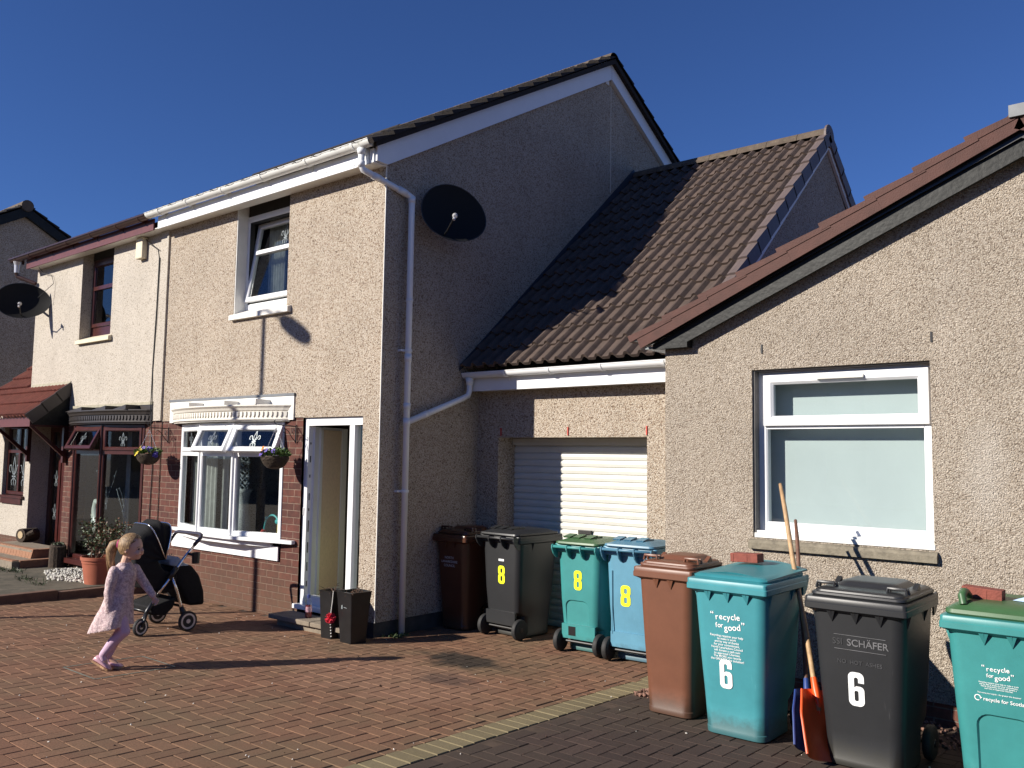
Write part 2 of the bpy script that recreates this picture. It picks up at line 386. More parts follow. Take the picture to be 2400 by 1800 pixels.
def glass(name, tint=(0.75, 0.8, 0.8), refl=1.0):
    m = bpy.data.materials.new(name); m.use_nodes = True
    nt = m.node_tree; nt.nodes.clear()
    out = nt.nodes.new('ShaderNodeOutputMaterial'); mx = nt.nodes.new('ShaderNodeMixShader')
    tr = nt.nodes.new('ShaderNodeBsdfTransparent'); tr.inputs[0].default_value = (*tint, 1)
    gl = nt.nodes.new('ShaderNodeBsdfGlossy'); gl.inputs['Roughness'].default_value = 0.015; gl.inputs[0].default_value = (refl, refl, refl, 1)
    ge = nt.nodes.new('ShaderNodeNewGeometry'); dt = nt.nodes.new('ShaderNodeVectorMath'); dt.operation = 'DOT_PRODUCT'
    nt.links.new(ge.outputs['Incoming'], dt.inputs[0]); nt.links.new(ge.outputs['Normal'], dt.inputs[1])
    def mth(op, a, b_):
        q = nt.nodes.new('ShaderNodeMath'); q.operation = op
        for i_, v_ in enumerate((a, b_)):
            if v_ is None: continue
            if hasattr(v_, 'is_output'): nt.links.new(v_, q.inputs[i_])
            else: q.inputs[i_].default_value = v_
        return q.outputs[0]
    sch = mth('POWER', mth('SUBTRACT', 1.0, mth('ABSOLUTE', dt.outputs['Value'], None)), 5.0)   # works from both sides of the sheet
    frs = mth('MULTIPLY_ADD', sch, 0.90)
    frs.node.inputs[2].default_value = 0.085
    no = N(nt, 'ShaderNodeTexNoise', Scale=2.5, Detail=1.0); tc = coord(nt); nt.links.new(tc, no.inputs['Vector'])
    bn = N(nt, 'ShaderNodeBump'); bn.inputs['Strength'].default_value = 0.03; nt.links.new(no.outputs[0], bn.inputs['Height']); nt.links.new(bn.outputs[0], gl.inputs['Normal'])
    nt.links.new(frs, mx.inputs[0]); nt.links.new(tr.outputs[0], mx.inputs[1]); nt.links.new(gl.outputs[0], mx.inputs[2])
    nt.links.new(mx.outputs[0], out.inputs[0])
    return m
M['glass'] = glass('window_glass')
M['glass_dark'] = glass('window_glass_dim', (0.5, 0.55, 0.55))

# ------------------------------------------------------------------ ground
def paver_mat(name, stops, dirtc, stain=False):
    m, nt, b = nodes(name); b.inputs['Roughness'].default_value = 0.9; b.inputs['Specular IOR Level'].default_value = 0.3
    at = nt.nodes.new('ShaderNodeAttribute'); at.attribute_name = 'tone'
    rp = ramp(nt, stops); nt.links.new(at.outputs['Fac'], rp.inputs[0])
    tc = coord(nt)
    n1 = N(nt, 'ShaderNodeTexNoise', Scale=70.0, Detail=4.0, Roughness=0.7); nt.links.new(tc, n1.inputs['Vector'])
    r1 = ramp(nt, [(0.3, (0.72,) * 3), (0.7, (1.22,) * 3)]); nt.links.new(n1.outputs[0], r1.inputs[0])
    c = mixrgb(nt, 1.0, rp.outputs[0], r1.outputs[0], 'MULTIPLY')
    n2 = N(nt, 'ShaderNodeTexNoise', Scale=0.9, Detail=6.0, Roughness=0.62); nt.links.new(tc, n2.inputs['Vector'])
    r2 = ramp(nt, [(0.40, (0, 0, 0)), (0.66, (0.85, 0.85, 0.85))]); nt.links.new(n2.outputs[0], r2.inputs[0])
    c = mixrgb(nt, r2.outputs[0], c, dirtc)
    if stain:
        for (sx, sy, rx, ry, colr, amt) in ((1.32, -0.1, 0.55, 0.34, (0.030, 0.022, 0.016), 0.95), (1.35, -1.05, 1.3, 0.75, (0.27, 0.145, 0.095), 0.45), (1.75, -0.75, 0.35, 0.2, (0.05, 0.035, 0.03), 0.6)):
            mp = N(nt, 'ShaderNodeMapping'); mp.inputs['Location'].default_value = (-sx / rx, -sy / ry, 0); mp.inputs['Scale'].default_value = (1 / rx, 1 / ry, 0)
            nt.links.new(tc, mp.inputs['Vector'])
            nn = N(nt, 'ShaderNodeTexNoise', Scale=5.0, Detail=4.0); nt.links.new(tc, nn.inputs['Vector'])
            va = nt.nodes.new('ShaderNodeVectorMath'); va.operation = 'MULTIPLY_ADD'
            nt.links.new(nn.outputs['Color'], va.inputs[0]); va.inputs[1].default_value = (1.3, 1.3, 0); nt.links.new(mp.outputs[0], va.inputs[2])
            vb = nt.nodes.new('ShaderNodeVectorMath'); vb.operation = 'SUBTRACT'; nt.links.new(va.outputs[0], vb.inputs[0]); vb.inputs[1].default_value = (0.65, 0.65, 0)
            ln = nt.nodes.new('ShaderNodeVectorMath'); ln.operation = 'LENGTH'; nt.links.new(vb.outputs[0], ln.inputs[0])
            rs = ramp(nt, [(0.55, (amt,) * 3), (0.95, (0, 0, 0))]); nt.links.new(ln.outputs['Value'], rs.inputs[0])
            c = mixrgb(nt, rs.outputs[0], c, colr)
    nt.links.new(c, b.inputs['Base Color'])
    bump(nt, b, n1.outputs[0], 0.35, 0.004)
    return m
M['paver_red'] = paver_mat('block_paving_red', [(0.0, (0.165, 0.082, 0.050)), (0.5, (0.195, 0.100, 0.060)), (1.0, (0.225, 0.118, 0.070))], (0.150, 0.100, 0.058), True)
M['paver_dark'] = paver_mat('block_paving_plum', [(0.0, (0.046, 0.030, 0.025)), (0.5, (0.058, 0.038, 0.031)), (1.0, (0.072, 0.047, 0.038))], (0.062, 0.046, 0.034))
M['paver_buff'] = paver_mat('edging_buff', [(0.0, (0.19, 0.155, 0.085)), (1.0, (0.255, 0.205, 0.115))], (0.16, 0.13, 0.075))
M['joint'] = mat('jointing_sand', (0.07, 0.045, 0.03), 0.95, 0.3, 8)
M['ground'] = mat('ground_bounce', (0.19, 0.165, 0.13), 0.95, 0.2, 3, 0.4, 80)  # unseen sheet, lightened and warmed to bounce light into shaded walls

def slab_sheet(name, x0, x1, y0, y1, dz, m, kind='structure'):
    mb = MB(); ys = [y0, 0.33, y1] if y0 < 0.33 < y1 else [y0, y1]
    for a, b_ in zip(ys[:-1], ys[1:]):
        mb.quad((x0, a, gz(a) + dz), (x1, a, gz(a) + dz), (x1, b_, gz(b_) + dz), (x0, b_, gz(b_) + dz))
    return tag(mb.build(name, m), kind=kind)

g = MB()
for a, b_ in ((-120, -9.0), (-9.0, 0.33), (0.33, 300)):
    za = gz(max(a, -9.0)) - 0.03; zb = gz(max(b_, -9.0)) - 0.03
    g.quad((-300, a, za), (300, a, za), (300, b_, zb), (-300, b_, zb))
tag(g.build('ground', M['ground']), kind='structure')

def herringbone(name, inside, x0, x1, y0, y1, w, m, ox=0.0, oy=0.0, hh=0.0042):
    """one chamfered block after another, 90 degree herringbone"""
    verts = []; faces = []; tones = []
    gap = 0.0035; ch = 0.0045; h = hh
    def block(xa, ya, xb, yb):
        cx, cy = (xa + xb) / 2, (ya + yb) / 2
        if not inside(cx, cy): return
        t = random.random(); dz = random.uniform(-0.0018, 0.0018); tx = random.uniform(-0.006, 0.006); ty = random.uniform(-0.006, 0.006)
        b = len(verts)
        for (g_, zz) in ((gap / 2, -h), (gap / 2 + ch, 0.0)):
            for (px, py) in ((xa + g_, ya + g_), (xb - g_, ya + g_), (xb - g_, yb - g_), (xa + g_, yb - g_)):
                verts.append((px, py, gz(py) + zz + dz + (px - cx) * tx + (py - cy) * ty))
        faces.append((b + 4, b + 5, b + 6, b + 7))
        for i in range(4):
            j = (i + 1) % 4; faces.append((b + i, b + j, b + 4 + j, b + 4 + i))
        tones.extend([t] * 5)
    ni = int((y1 - y0) / w) + 8; nj = int((x1 - x0) / w) + 8
    for r in range(-4, ni):
        for k in range(-4, nj):
            s = (k - r) % 4
            X = x0 + k * w + ox; Y = y0 + r * w + oy
            if s == 0: block(X, Y, X + 2 * w, Y + w)
            elif s == 3: block(X, Y, X + w, Y + 2 * w)
    me = bpy.data.meshes.new(name); me.from_pydata(verts, [], faces); me.materials.append(m)
    a = me.attributes.new('tone', 'FLOAT', 'FACE'); a.data.foreach_set('value', tones)
    me.update()
    o = bpy.data.objects.new(name, me); col.objects.link(o)
    return tag(o, kind='structure')
EDX0, EDX1 = 2.82, 3.04
slab_sheet('driveway_bed', -4.3, 7.6, -9.0, 2.2, -0.006, M['joint'])
def in_drive(x, y):
    if not (-4.28 < x < EDX0 - 0.06 and -8.0 < y < 1.9): return False
    if x < 0.0 and y > -0.02: return False
    return not (x < 0.02 and y > -0.02)
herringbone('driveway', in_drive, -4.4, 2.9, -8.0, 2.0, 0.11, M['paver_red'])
def in_drive6(x, y):
    return EDX1 + 0.06 < x < 7.4 and -8.0 < y < (0.0 if x < 3.4 else 0.3)
herringbone('neighbour_driveway', in_drive6, 2.9, 7.4, -8.0, 0.9, 0.11, M['paver_dark'], 0.05, 0.03, 0.003)
# soldier edging between the two driveways
verts = []; faces = []; tones = []
y = -8.0
while y < 0.80:
    b = len(verts); t = random.random(); dz = random.uniform(-0.002, 0.002); jx = random.uniform(-0.004, 0.004)
    for (g_, zz) in ((0.002, -0.006), (0.007, 0.001)):
        for (px, py) in ((EDX0 + g_, y + g_), (EDX1 - g_, y + g_), (EDX1 - g_, y + 0.11 - g_), (EDX0 + g_, y + 0.11 - g_)):
            verts.append((px + jx, py, gz(py) + zz + dz))
    faces.append((b + 4, b + 5, b + 6, b + 7)); tones.append(t)
    for i in range(4):
        faces.append((b + i, b + (i + 1) % 4, b + 4 + (i + 1) % 4, b + 4 + i)); tones.append(t)
    y += 0.11
me = bpy.data.meshes.new('edging_strip'); me.from_pydata(verts, [], faces); me.materials.append(M['paver_buff'])
at = me.attributes.new('tone', 'FLOAT', 'FACE'); at.data.foreach_set('value', tones)
o = bpy.data.objects.new('edging_strip', me); col.objects.link(o); tag(o, kind='structure')
# cut edge blocks beside the edging (straight fill row)
for nm, xa, xb, mm, ye in (('driveway_border', EDX0 - 0.06, EDX0, M['paver_red'], 1.4),):
    verts = []; faces = []; tones = []; y = -8.0
    while y < ye:
        L = random.choice((0.11, 0.22, 0.11)); b = len(verts); t = random.random()
        for (g_, zz) in ((0.002, -0.007), (0.007, -0.001)):
            for (px, py) in ((xa + g_, y + g_), (xb - g_, y + g_), (xb - g_, y + L - g_), (xa + g_, y + L - g_)):
                verts.append((px, py, gz(py) + zz))
        faces.append((b + 4, b + 5, b + 6, b + 7)); tones.append(t)
        for i in range(4):
            faces.append((b + i, b + (i + 1) % 4, b + 4 + (i + 1) % 4, b + 4 + i)); tones.append(t)
        y += L
    me = bpy.data.meshes.new(nm); me.from_pydata(verts, [], faces); me.materials.append(mm)
    at = me.attributes.new('tone', 'FLOAT', 'FACE'); at.data.foreach_set('value', tones)
    o = bpy.data.objects.new(nm, me); col.objects.link(o); tag(o, kind='structure')
# neighbour terrace, raised, dark slabs
M['terrace'] = mat('terrace_paving', (0.10, 0.085, 0.06), 0.95, 0.3, 5, 0.5, 60, dirt=((0.05, 0.045, 0.03), 3.0, 0.5))
tz = 0.10
mb = MB()
mb.box(-16, -4.42, -9, -0.02, -0.2, tz)
tag(mb.build('terrace', M['terrace']), kind='structure')
# earth and grit crumbs lying on the paving
def scatter(name, pts, m, label, cat, kind='stuff', smin=0.006, smax=0.014, sub=1):
    mb = MB()
    for (x, y, z) in pts:
        s = random.uniform(smin, smax)
        bm = bmesh.new(); bmesh.ops.create_icosphere(bm, subdivisions=sub, radius=s)
        rx = Matrix.Rotation(random.uniform(0, 6.28), 4, Vector((random.random(), random.random(), random.random() + 0.1)).normalized())
        sc = (random.uniform(0.7, 1.4), random.uniform(0.6, 1.1), random.uniform(0.45, 0.8))
        for v in bm.verts:
            v.co = Vector((v.co.x * sc[0] * random.uniform(0.85, 1.15), v.co.y * sc[1] * random.uniform(0.85, 1.15), v.co.z * sc[2]))
            v.co = rx @ v.co + Vector((x, y, z + s * 0.35))
        mb.bm(bm)
    return tag(mb.build(name, m), label, cat, kind=kind)
M['pebble_red'] = mat('red_gravel', (0.20, 0.11, 0.08), 0.9, 0.5, 25)
M['pebble_white'] = mat('white_gravel', (0.6, 0.58, 0.52), 0.85, 0.3, 25)
M['crumb'] = mat('pale_grit', (0.6, 0.56, 0.5), 0.9, 0.3, 25)
pts = [(random.uniform(3.05, 3.5), random.uniform(-0.02, 0.75), -0.04 + random.uniform(-0.005, 0.02)) for _ in range(700)]
pts += [(random.uniform(3.5, 7.2), random.uniform(0.25, 0.8), -0.04 + random.uniform(-0.005, 0.015)) for _ in range(900)]
scatter('red_gravel', pts, M['pebble_red'], 'reddish brown gravel strip along the foot of the roughcast wall', 'gravel', smin=0.010, smax=0.02)
pts = []
while len(pts) < 900:
    x, y_ = random.uniform(-6.3, -4.6), random.uniform(-0.95, -0.06)
    if y_ < -0.95 + 0.35 * (abs(x + 5.4)): continue
    pts.append((x, y_, tz + random.uniform(-0.005, 0.015)))
scatter('white_gravel', pts, M['pebble_white'], 'patch of white pebbles on the ground below the dark bay window', 'gravel', smin=0.012, smax=0.024)
pts = []
for _ in range(230):
    x, y_ = random.uniform(-3.8, 7), random.uniform(-5.6, 0.2)
    if x > -0.05 or y_ < -0.1: pts.append((x, y_, gz(y_)))
scatter('grit_crumbs', pts, M['crumb'], 'scattered pale grit crumbs on the block paving', 'grit', smin=0.0025, smax=0.008)
pts = [(random.uniform(-4, 7), random.uniform(-5.6, 0.1), 0) for _ in range(90)]
pts = [(x, y_, gz(y_)) for x, y_, _ in pts if not (x < 0 and y_ > -0.05)]
M['leaf_litter'] = mat('leaf_litter', (0.06, 0.03, 0.02), 0.9, 0.4, 25)
scatter('leaf_litter', pts, M['leaf_litter'], 'tiny dark leaf bits lying on the block paving', 'leaf litter', smin=0.004, smax=0.011)

# ------------------------------------------------------------------ building parts
def wall_panel(mb, u0, u1, v0, v1, openings, depth, P):
    """flat wall with rectangular openings and their reveals; P(u, v, d) gives the point, d = depth inwards"""
    us = sorted({u0, u1, *[c for o in openings for c in o[:2] if u0 < c < u1]})
    vs_ = sorted({v0, v1, *[c for o in openings for c in o[2:4] if v0 < c < v1]})
    for a, b in zip(us[:-1], us[1:]):
        for c, d in zip(vs_[:-1], vs_[1:]):
            mu, mv = (a + b) / 2, (c + d) / 2
            if any(o[0] < mu < o[1] and o[2] < mv < o[3] for o in openings): continue
            mb.quad(P(a, c, 0), P(b, c, 0), P(b, d, 0), P(a, d, 0))
    for o in openings:
        a, b, c, d = o[:4]; dp = o[4] if len(o) > 4 else depth
        if dp <= 0: continue
        mb.quad(P(a, c, 0), P(a, d, 0), P(a, d, dp), P(a, c, dp)); mb.quad(P(b, c, 0), P(b, c, dp), P(b, d, dp), P(b, d, 0))
        if d < v1: mb.quad(P(a, d, 0), P(b, d, 0), P(b, d, dp), P(a, d, dp))
        if c > v0: mb.quad(P(a, c, 0), P(a, c, dp), P(b, c, dp), P(b, c, 0))

def roof_tiles(mb, O, along, up, W, L, gauge, roll, h=0.026, thick=0.028, samples=8, rollw=0.42, lap=0.05, jitter=0.003):
    """courses of profiled tiles: each course is a corrugated strip whose lower edge rides on the course below"""
    O = Vector(O); along = Vector(along).normalized(); up = Vector(up).normalized(); n = along.cross(up)
    if n.z < 0: n = -n
    def prof(u):
        t = (u / roll) % 1.0
        return h * math.sin(math.pi * t / rollw) ** 0.8 if t < rollw else 0.0
    nu = max(2, int(W / roll * samples)); us = [W * i / nu for i in range(nu + 1)]
    k = 0; v = 0.0
    while v < L - 0.02:
        v2 = min(v + gauge + lap, L)
        row0 = []; row1 = []; rowb = []
        for u in us:
            p = prof(u); j = random.uniform(-jitter, jitter)
            sg = 0.004 * math.sin(u / (roll * 2) * 6.28 + k * 1.7)
            row0.append(O + along * u + up * (v + sg * 0.5) + n * (thick + p + j * 0.3))
            row1.append(O + along * u + up * v2 + n * (0.004 + p))
            rowb.append(O + along * u + up * (v + 0.006 + sg * 0.5) + n * (p - 0.002))
        b = len(mb.v); m_ = nu + 1
        fs = []
        for i in range(nu):
            fs.append((i, i + 1, m_ + i + 1, m_ + i)); fs.append((2 * m_ + i, 2 * m_ + i + 1, i + 1, i))
        fs.append((0, m_, 2 * m_)); fs.append((nu, 2 * m_ + nu, m_ + nu))
        mb.add(row0 + row1 + rowb, fs)
        v += gauge; k += 1
    return k

def gutter(name, x0, x1, y, z, m, parent, r=0.058, brackets=(), cap=True, bm_mat=None):
    """half-round gutter along X, its top edge at z, its centre at y"""
    mb = MB(); n = 10
    def arc(rad, x): return [Vector((x, y - rad * math.cos(math.pi * k / n), z - rad * math.sin(math.pi * k / n))) for k in range(n + 1)]
    o0, o1, i0, i1 = arc(r, x0), arc(r, x1), arc(r - 0.006, x0), arc(r - 0.006, x1)
    mb.sm = True
    mb.loft([o0, o1], False, False, closed=False); mb.loft([i1, i0], False, False, closed=False)
    mb.sm = False
    mb.quad(o0[0], o1[0], i1[0], i0[0]); mb.quad(o0[-1], i0[-1], i1[-1], o1[-1])
    # rolled front lip
    mb.tube([(x0, y - r, z), (x1, y - r, z)], 0.006, 6)
    if cap:
        mb.poly(o0); mb.poly(o1)
    ob = mb.build(name, m, parent)
    for bx in brackets:
        q = MB()
        a, c = arc(r + 0.007, bx - 0.016), arc(r + 0.007, bx + 0.016)
        a2, c2 = arc(r - 0.001, bx - 0.016), arc(r - 0.001, bx + 0.016)
        q.loft([a, c], False, False, closed=False)
        for k in range(n):
            q.quad(a[k], a[k + 1], a2[k + 1], a2[k]); q.quad(c[k], c2[k], c2[k + 1], c[k + 1])
        q.box(bx - 0.012, bx + 0.012, y + r - 0.005, y + r + 0.03, z - 0.10, z - 0.005)
        q.build('gutter_bracket', bm_mat or m, ob)
    return ob

def frame_rect(mb, u0, u1, v0, v1, t, d0, d1, P, bev=0.012):
    """mitred rectangular frame: section t wide, from depth d0 (front) to d1 (back), chamfered inwards"""
    def ring(i, d): return [P(u0 + i, v0 + i, d), P(u1 - i, v0 + i, d), P(u1 - i, v1 - i, d), P(u0 + i, v1 - i, d)]
    loops = [ring(0, d1), ring(0, d0 + 0.004), ring(0.004, d0), ring(t - bev, d0), ring(t, d0 + bev), ring(t, d1)]
    for a, b in zip(loops[:-1], loops[1:]):
        for i in range(4):
            j = (i + 1) % 4; mb.quad(a[i], a[j], b[j], b[i])
    a, b = loops[0], loops[-1]
    for i in range(4):
        j = (i + 1) % 4; mb.quad(b[i], b[j], a[j], a[i])

def pane(mb, u0, u1, v0, v1, d, P):
    mb.quad(P(u0, v0, d), P(u1, v0, d), P(u1, v1, d), P(u0, v1, d))

def front(y0=0.0):
    return lambda u, v, d: Vector((u, y0 + d, v))

# ================================================================== HOUSE with bay window and open door (right half of the pair)
EAVE = 4.95; RY = 4.23; RZ = 7.60; BACK = 8.46; T30 = math.tan(R(30.4))
house = thing('house', 'two-storey pebbledashed house with white gutter, white bay window and open front door', 'house', (-2.2, 0, -0.04))
HW = -4.40
mb = MB()
Pf = front()
wall_panel(mb, HW, 0, 0.115, EAVE, [(HW - .01, -1.285, -0.1, 2.225, 0.012), (-1.285, -0.265, -0.1, 2.22, 0.12), (-2.78, -1.68, 3.52, 4.94, 0.17)], 0.17, Pf)
# gable wall (plane X = 0), back wall and party wall
mb.poly([(0, 0, 0.115), (0, BACK, 0.115), (0, BACK, EAVE), (0, RY, 7.42), (0, 0, EAVE)])
mb.quad((0, BACK, 0), (HW, BACK, 0), (HW, BACK, EAVE), (0, BACK, EAVE))
mb.poly([(HW, 0, 0), (HW, 0, EAVE), (HW, RY, 7.42), (HW, BACK, EAVE), (HW, BACK, 0)])
wall = mb.build('wall', M['dash'], house)
mb = MB()                                                  # plinth course below the render
mb.quad((-0.265, 0.012, -0.2), (-0.02, 0.012, -0.2), (-0.02, 0.012, 0.118), (-0.265, 0.012, 0.118))
mb.quad((-0.012, 0.0, -0.2), (-0.012, BACK, -0.2), (-0.012, BACK, 0.118), (-0.012, 0.0, 0.118))
mb.quad((-0.265, 0.012, 0.114), (-0.012, 0.012, 0.114), (-0.012, 0.0, 0.114), (-0.265, 0.0, 0.114))
M['plinth'] = mat('plinth_cement', (0.06, 0.055, 0.05), 0.9, 0.3, 9, 0.4, 60)
mb.build('plinth', M['plinth'], house)
mb = MB()                                                  # movement joint bead
mb.box(0.0, 0.004, 4.265, 4.280, 5.62, 7.25)
mb.build('joint_bead', M['smooth_render'], house)
mb = MB()                                                  # smooth corner bead along the front corner
mb.box(-0.006, 0.004, -0.004, 0.006, 0.115, 4.86)
mb.build('corner_bead', M['painted_sill'], house)
# party strip between the halves
mb = MB(); mb.box(-4.60, -4.40, -0.028, 0.0, 2.235, 4.86)
mb.build('party_strip', M['dash_cream'], house)
# brick panel
mb = MB()
Pb = front(0.012)
wall_panel(mb, HW, -1.285, -0.2, 2.24, [(-3.88, -1.64, 0.60, 2.2, 0.10)], 0.10, Pb)
mb.quad((-1.285, 0.012, -0.2), (-1.285, 0.12, -0.2), (-1.285, 0.12, 2.22), (-1.285, 0.012, 2.22))
mb.build('brick_panel', M['brick'], house)
# roof
mb = MB()
sl_ = Vector((0, RY + 0.30, RZ - 5.0)).normalized()
Lr = Vector((0, RY + 0.30, RZ - 5.0)).length
roof_tiles(mb, (HW, -0.30, 5.00), (1, 0, 0), sl_, 4.40 + 0.13, Lr, 0.335, 0.168, thick=0.050, lap=0.03, jitter=0.008)
sl2 = Vector((0, -(BACK + 0.3 - RY), RZ - 5.0)).normalized()
roof_tiles(mb, (0.13, BACK + 0.30, 5.00), (-1, 0, 0), sl2, 4.40 + 0.13, Vector((0, BACK + 0.3 - RY, RZ - 5.0)).length, 0.335, 0.168, thick=0.034, lap=0.03)
roof = mb.build('roof', M['tile_dark'], house)
mb = MB()
x = HW
while x < 0.1:
    x2 = min(x + 0.45, 0.145); rr = 0.125
    loops = [[Vector((xx, RY + rr * sc_ * math.cos(a), RZ - 0.055 + rr * sc_ * math.sin(a))) for a in [math.pi * k / 10 for k in range(11)]] for xx, sc_ in ((x, 1.03), (x2 - 0.004, 1.0))]
    mb.loft(loops, True, True, closed=False); mb.poly(loops[0]); mb.poly(loops[1])
    x = x2
mb.build('ridge_tile', M['ridge'], roof)
# dark undercloak below the verge tiles
mb = MB()
for ya, yb, za, zb in ((-0.24, RY, 5.035, RZ - 0.02), (BACK + 0.24, RY, 5.035, RZ - 0.02)):
    mb.prism([(0.03, ya, za), (0.03, yb, zb), (0.03, yb, zb - 0.075), (0.03, ya, za - 0.055)], (0.075, 0, 0))
mb.build('undercloak', M['tile_dark'], roof)
# bargeboards
mb = MB()
mb.prism([(0.012, -0.17, 4.865), (0.012, -0.02, 4.86), (0.012, RY, 7.285), (0.012, RY, 7.585), (0.012, -0.17, 5.03)], (0.03, 0, 0))
mb.prism([(0.014, BACK + 0.17, 4.865), (0.014, BACK + 0.02, 4.86), (0.014, RY + 0.004, 7.287), (0.014, RY + 0.004, 7.587), (0.014, BACK + 0.17, 5.03)], (0.03, 0, 0))
mb.build('bargeboard', M['upvc'], house)
mb = MB(); mb.box(0.0, 0.012, RY - 0.10, RY - 0.02, 7.2, 7.3)
mb.quad((-0.01, BACK, 4.86), (0.045, BACK, 4.86), (0.045, RY, 7.26), (-0.01, RY, 7.26))
mb.build('gable_soffit', M['white_paint'], house)
# fascia, soffit
mb = MB()
mb.box(HW, -0.062, -0.195, -0.17, 4.845, 5.01)
for k in range(9):
    mb.ball((HW + 0.35 + k * 0.47, -0.196, 4.875 + 0.02 * (k % 2)), 0.008, sub=1)
mb.build('fascia', M['upvc'], house)
mb = MB(); mb.box(HW, -0.0, -0.17, 0.0, 4.862, 4.872)
mb.build('soffit', M['white_paint'], house)
mb = MB(); mb.box(-0.055, 0.008, -0.19, -0.165, 4.85, 5.0); mb.box(-0.05, 0.008, -0.165, 0.0, 4.853, 4.861)
mb.build('box_end', M['upvc'], house)
gut = gutter('gutter', HW - 0.14, 0.06, -0.262, 5.055, M['upvc_old'], house, r=0.064, brackets=[-4.2, -3.5, -2.68, -1.85, -1.0, -0.2])
# downpipe with swan neck
mb = MB(); mb.sm = True
pr = 0.034
mb.tube([(-0.10, -0.262, 5.0), (-0.10, -0.262, 4.82), (-0.092, -0.245, 4.775), (-0.04, -0.10, 4.72), (0.065, 0.25, 4.60), (0.08, 0.30, 4.575), (0.08, 0.30, 4.52), (0.08, 0.30, -0.03)], pr, 14)
for z0, z1 in ((4.515, 4.58), (3.44, 3.47), (2.80, 2.88), (2.12, 2.2), (2.30, 2.36)):
    mb.tube([(0.08, 0.30, z0), (0.08, 0.30, z1)], pr + 0.005, 14)
mb.tube([(-0.10, -0.262, 4.99), (-0.10, -0.262, 4.93)], [0.05, pr + 0.006], 14); mb.tube([(-0.10, -0.262, 4.86), (-0.10, -0.262, 4.80)], pr + 0.006, 14)
mb.tube([(-0.055, -0.14, 4.735), (-0.03, -0.06, 4.708)], pr + 0.005, 14); mb.tube([(0.03, 0.14, 4.64), (0.06, 0.24, 4.606)], pr + 0.005, 14)
dp = mb.build('downpipe', M['upvc'], house)
for z in (2.92, 1.44):
    q = MB(); q.tube([(0.08, 0.30, z - 0.014), (0.08, 0.30, z + 0.014)], pr + 0.007, 14); q.box(0.0, 0.045, 0.225, 0.245, z - 0.012, z + 0.012); q.box(0.03, 0.05, 0.22, 0.28, z - 0.012, z + 0.012)
    q.box(0.0, 0.045, 0.355, 0.375, z - 0.012, z + 0.012)
    q.build('pipe_clip', M['upvc'], dp)
# roof space / interior partitions so that windows look into dim rooms
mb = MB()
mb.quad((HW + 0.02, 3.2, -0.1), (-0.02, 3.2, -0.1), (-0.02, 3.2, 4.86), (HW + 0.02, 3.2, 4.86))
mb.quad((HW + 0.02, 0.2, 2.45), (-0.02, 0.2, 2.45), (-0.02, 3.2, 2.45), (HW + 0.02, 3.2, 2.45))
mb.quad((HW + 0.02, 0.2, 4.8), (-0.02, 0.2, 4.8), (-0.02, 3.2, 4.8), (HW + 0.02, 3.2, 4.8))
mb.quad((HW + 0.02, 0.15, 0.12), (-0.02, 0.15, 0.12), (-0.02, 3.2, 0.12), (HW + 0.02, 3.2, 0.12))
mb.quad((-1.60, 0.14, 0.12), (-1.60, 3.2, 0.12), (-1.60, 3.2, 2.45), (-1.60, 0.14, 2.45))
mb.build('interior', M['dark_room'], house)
mb = MB()
mb.quad((-0.02, 0.14, 0.125), (-0.02, 1.6, 0.125), (-0.02, 1.6, 2.45), (-0.02, 0.14, 2.45)); mb.quad((-1.58, 0.15, 0.125), (-0.02, 0.15, 0.125), (-0.02, 1.0, 0.125), (-1.58, 1.0, 0.125))
M['hall'] = mat('hall_wall', (0.7, 0.64, 0.55), 0.8)
mb.build('hall', M['hall'], house)

# --- upper window: frame set back in its reveal, tilted sash
win = MB(); Pw = front(0.17)
frame_rect(win, -2.80, -1.66, 3.60, 4.80, 0.075, -0.02, 0.05, Pw)
uw = win.build('upper_window', M['upvc'], house)
mb = MB(); mb.box(-2.80, -1.66, 0.16, 0.24, 4.80, 4.95); mb.build('head_shadow', M['dark_room'], uw)  # dark board stands in for the shadow in the reveal above the frame
mb = MB(); mb.box(-2.78, -2.70, 0.005, 0.168, 3.53, 4.94); mb.box(-1.70, -1.66, 0.005, 0.168, 3.53, 4.94)
mb = MB()
mb.box(-2.778, -2.766, 0.004, 0.168, 3.525, 4.94); mb.build('reveal_lining', M['white_paint'], uw)
mb = MB()
ya_, yb_ = -0.055, 0.16
mb.prism([(-2.80, ya_, 3.455), (-2.80, ya_, 3.515), (-2.80, yb_, 3.60), (-2.80, yb_, 3.455)], (1.215, 0, 0))
mb.build('window_sill', M['painted_sill'], uw)
tilt = Matrix.Translation((0, 0.13, 3.72)) @ Matrix.Rotation(R(-9.5), 4, 'X') @ Matrix.Translation((0, -0.13, -3.72))
Pt = lambda u, v, d: tilt @ Vector((u, 0.115 + d, v))
mb = MB(); frame_rect(mb, -2.735, -1.70, 3.70, 4.74, 0.062, 0.0, 0.05, Pt)
sash = mb.build('sash', M['upvc'], uw)
mb = MB()
q0, q1 = Pt(-2.68, 4.30, 0.0), Pt(-1.76, 4.345, 0.045)
mb.bbox(-2.68, -1.76, 0.105, 0.165, 4.315, 4.372, 0.01, tilt); mb.build('glazing_bar', M['upvc'], sash)
mb = MB(); pane(mb, -2.68, -1.755, 3.755, 4.685, 0.025, Pt); mb.build('pane', M['glass'], sash)
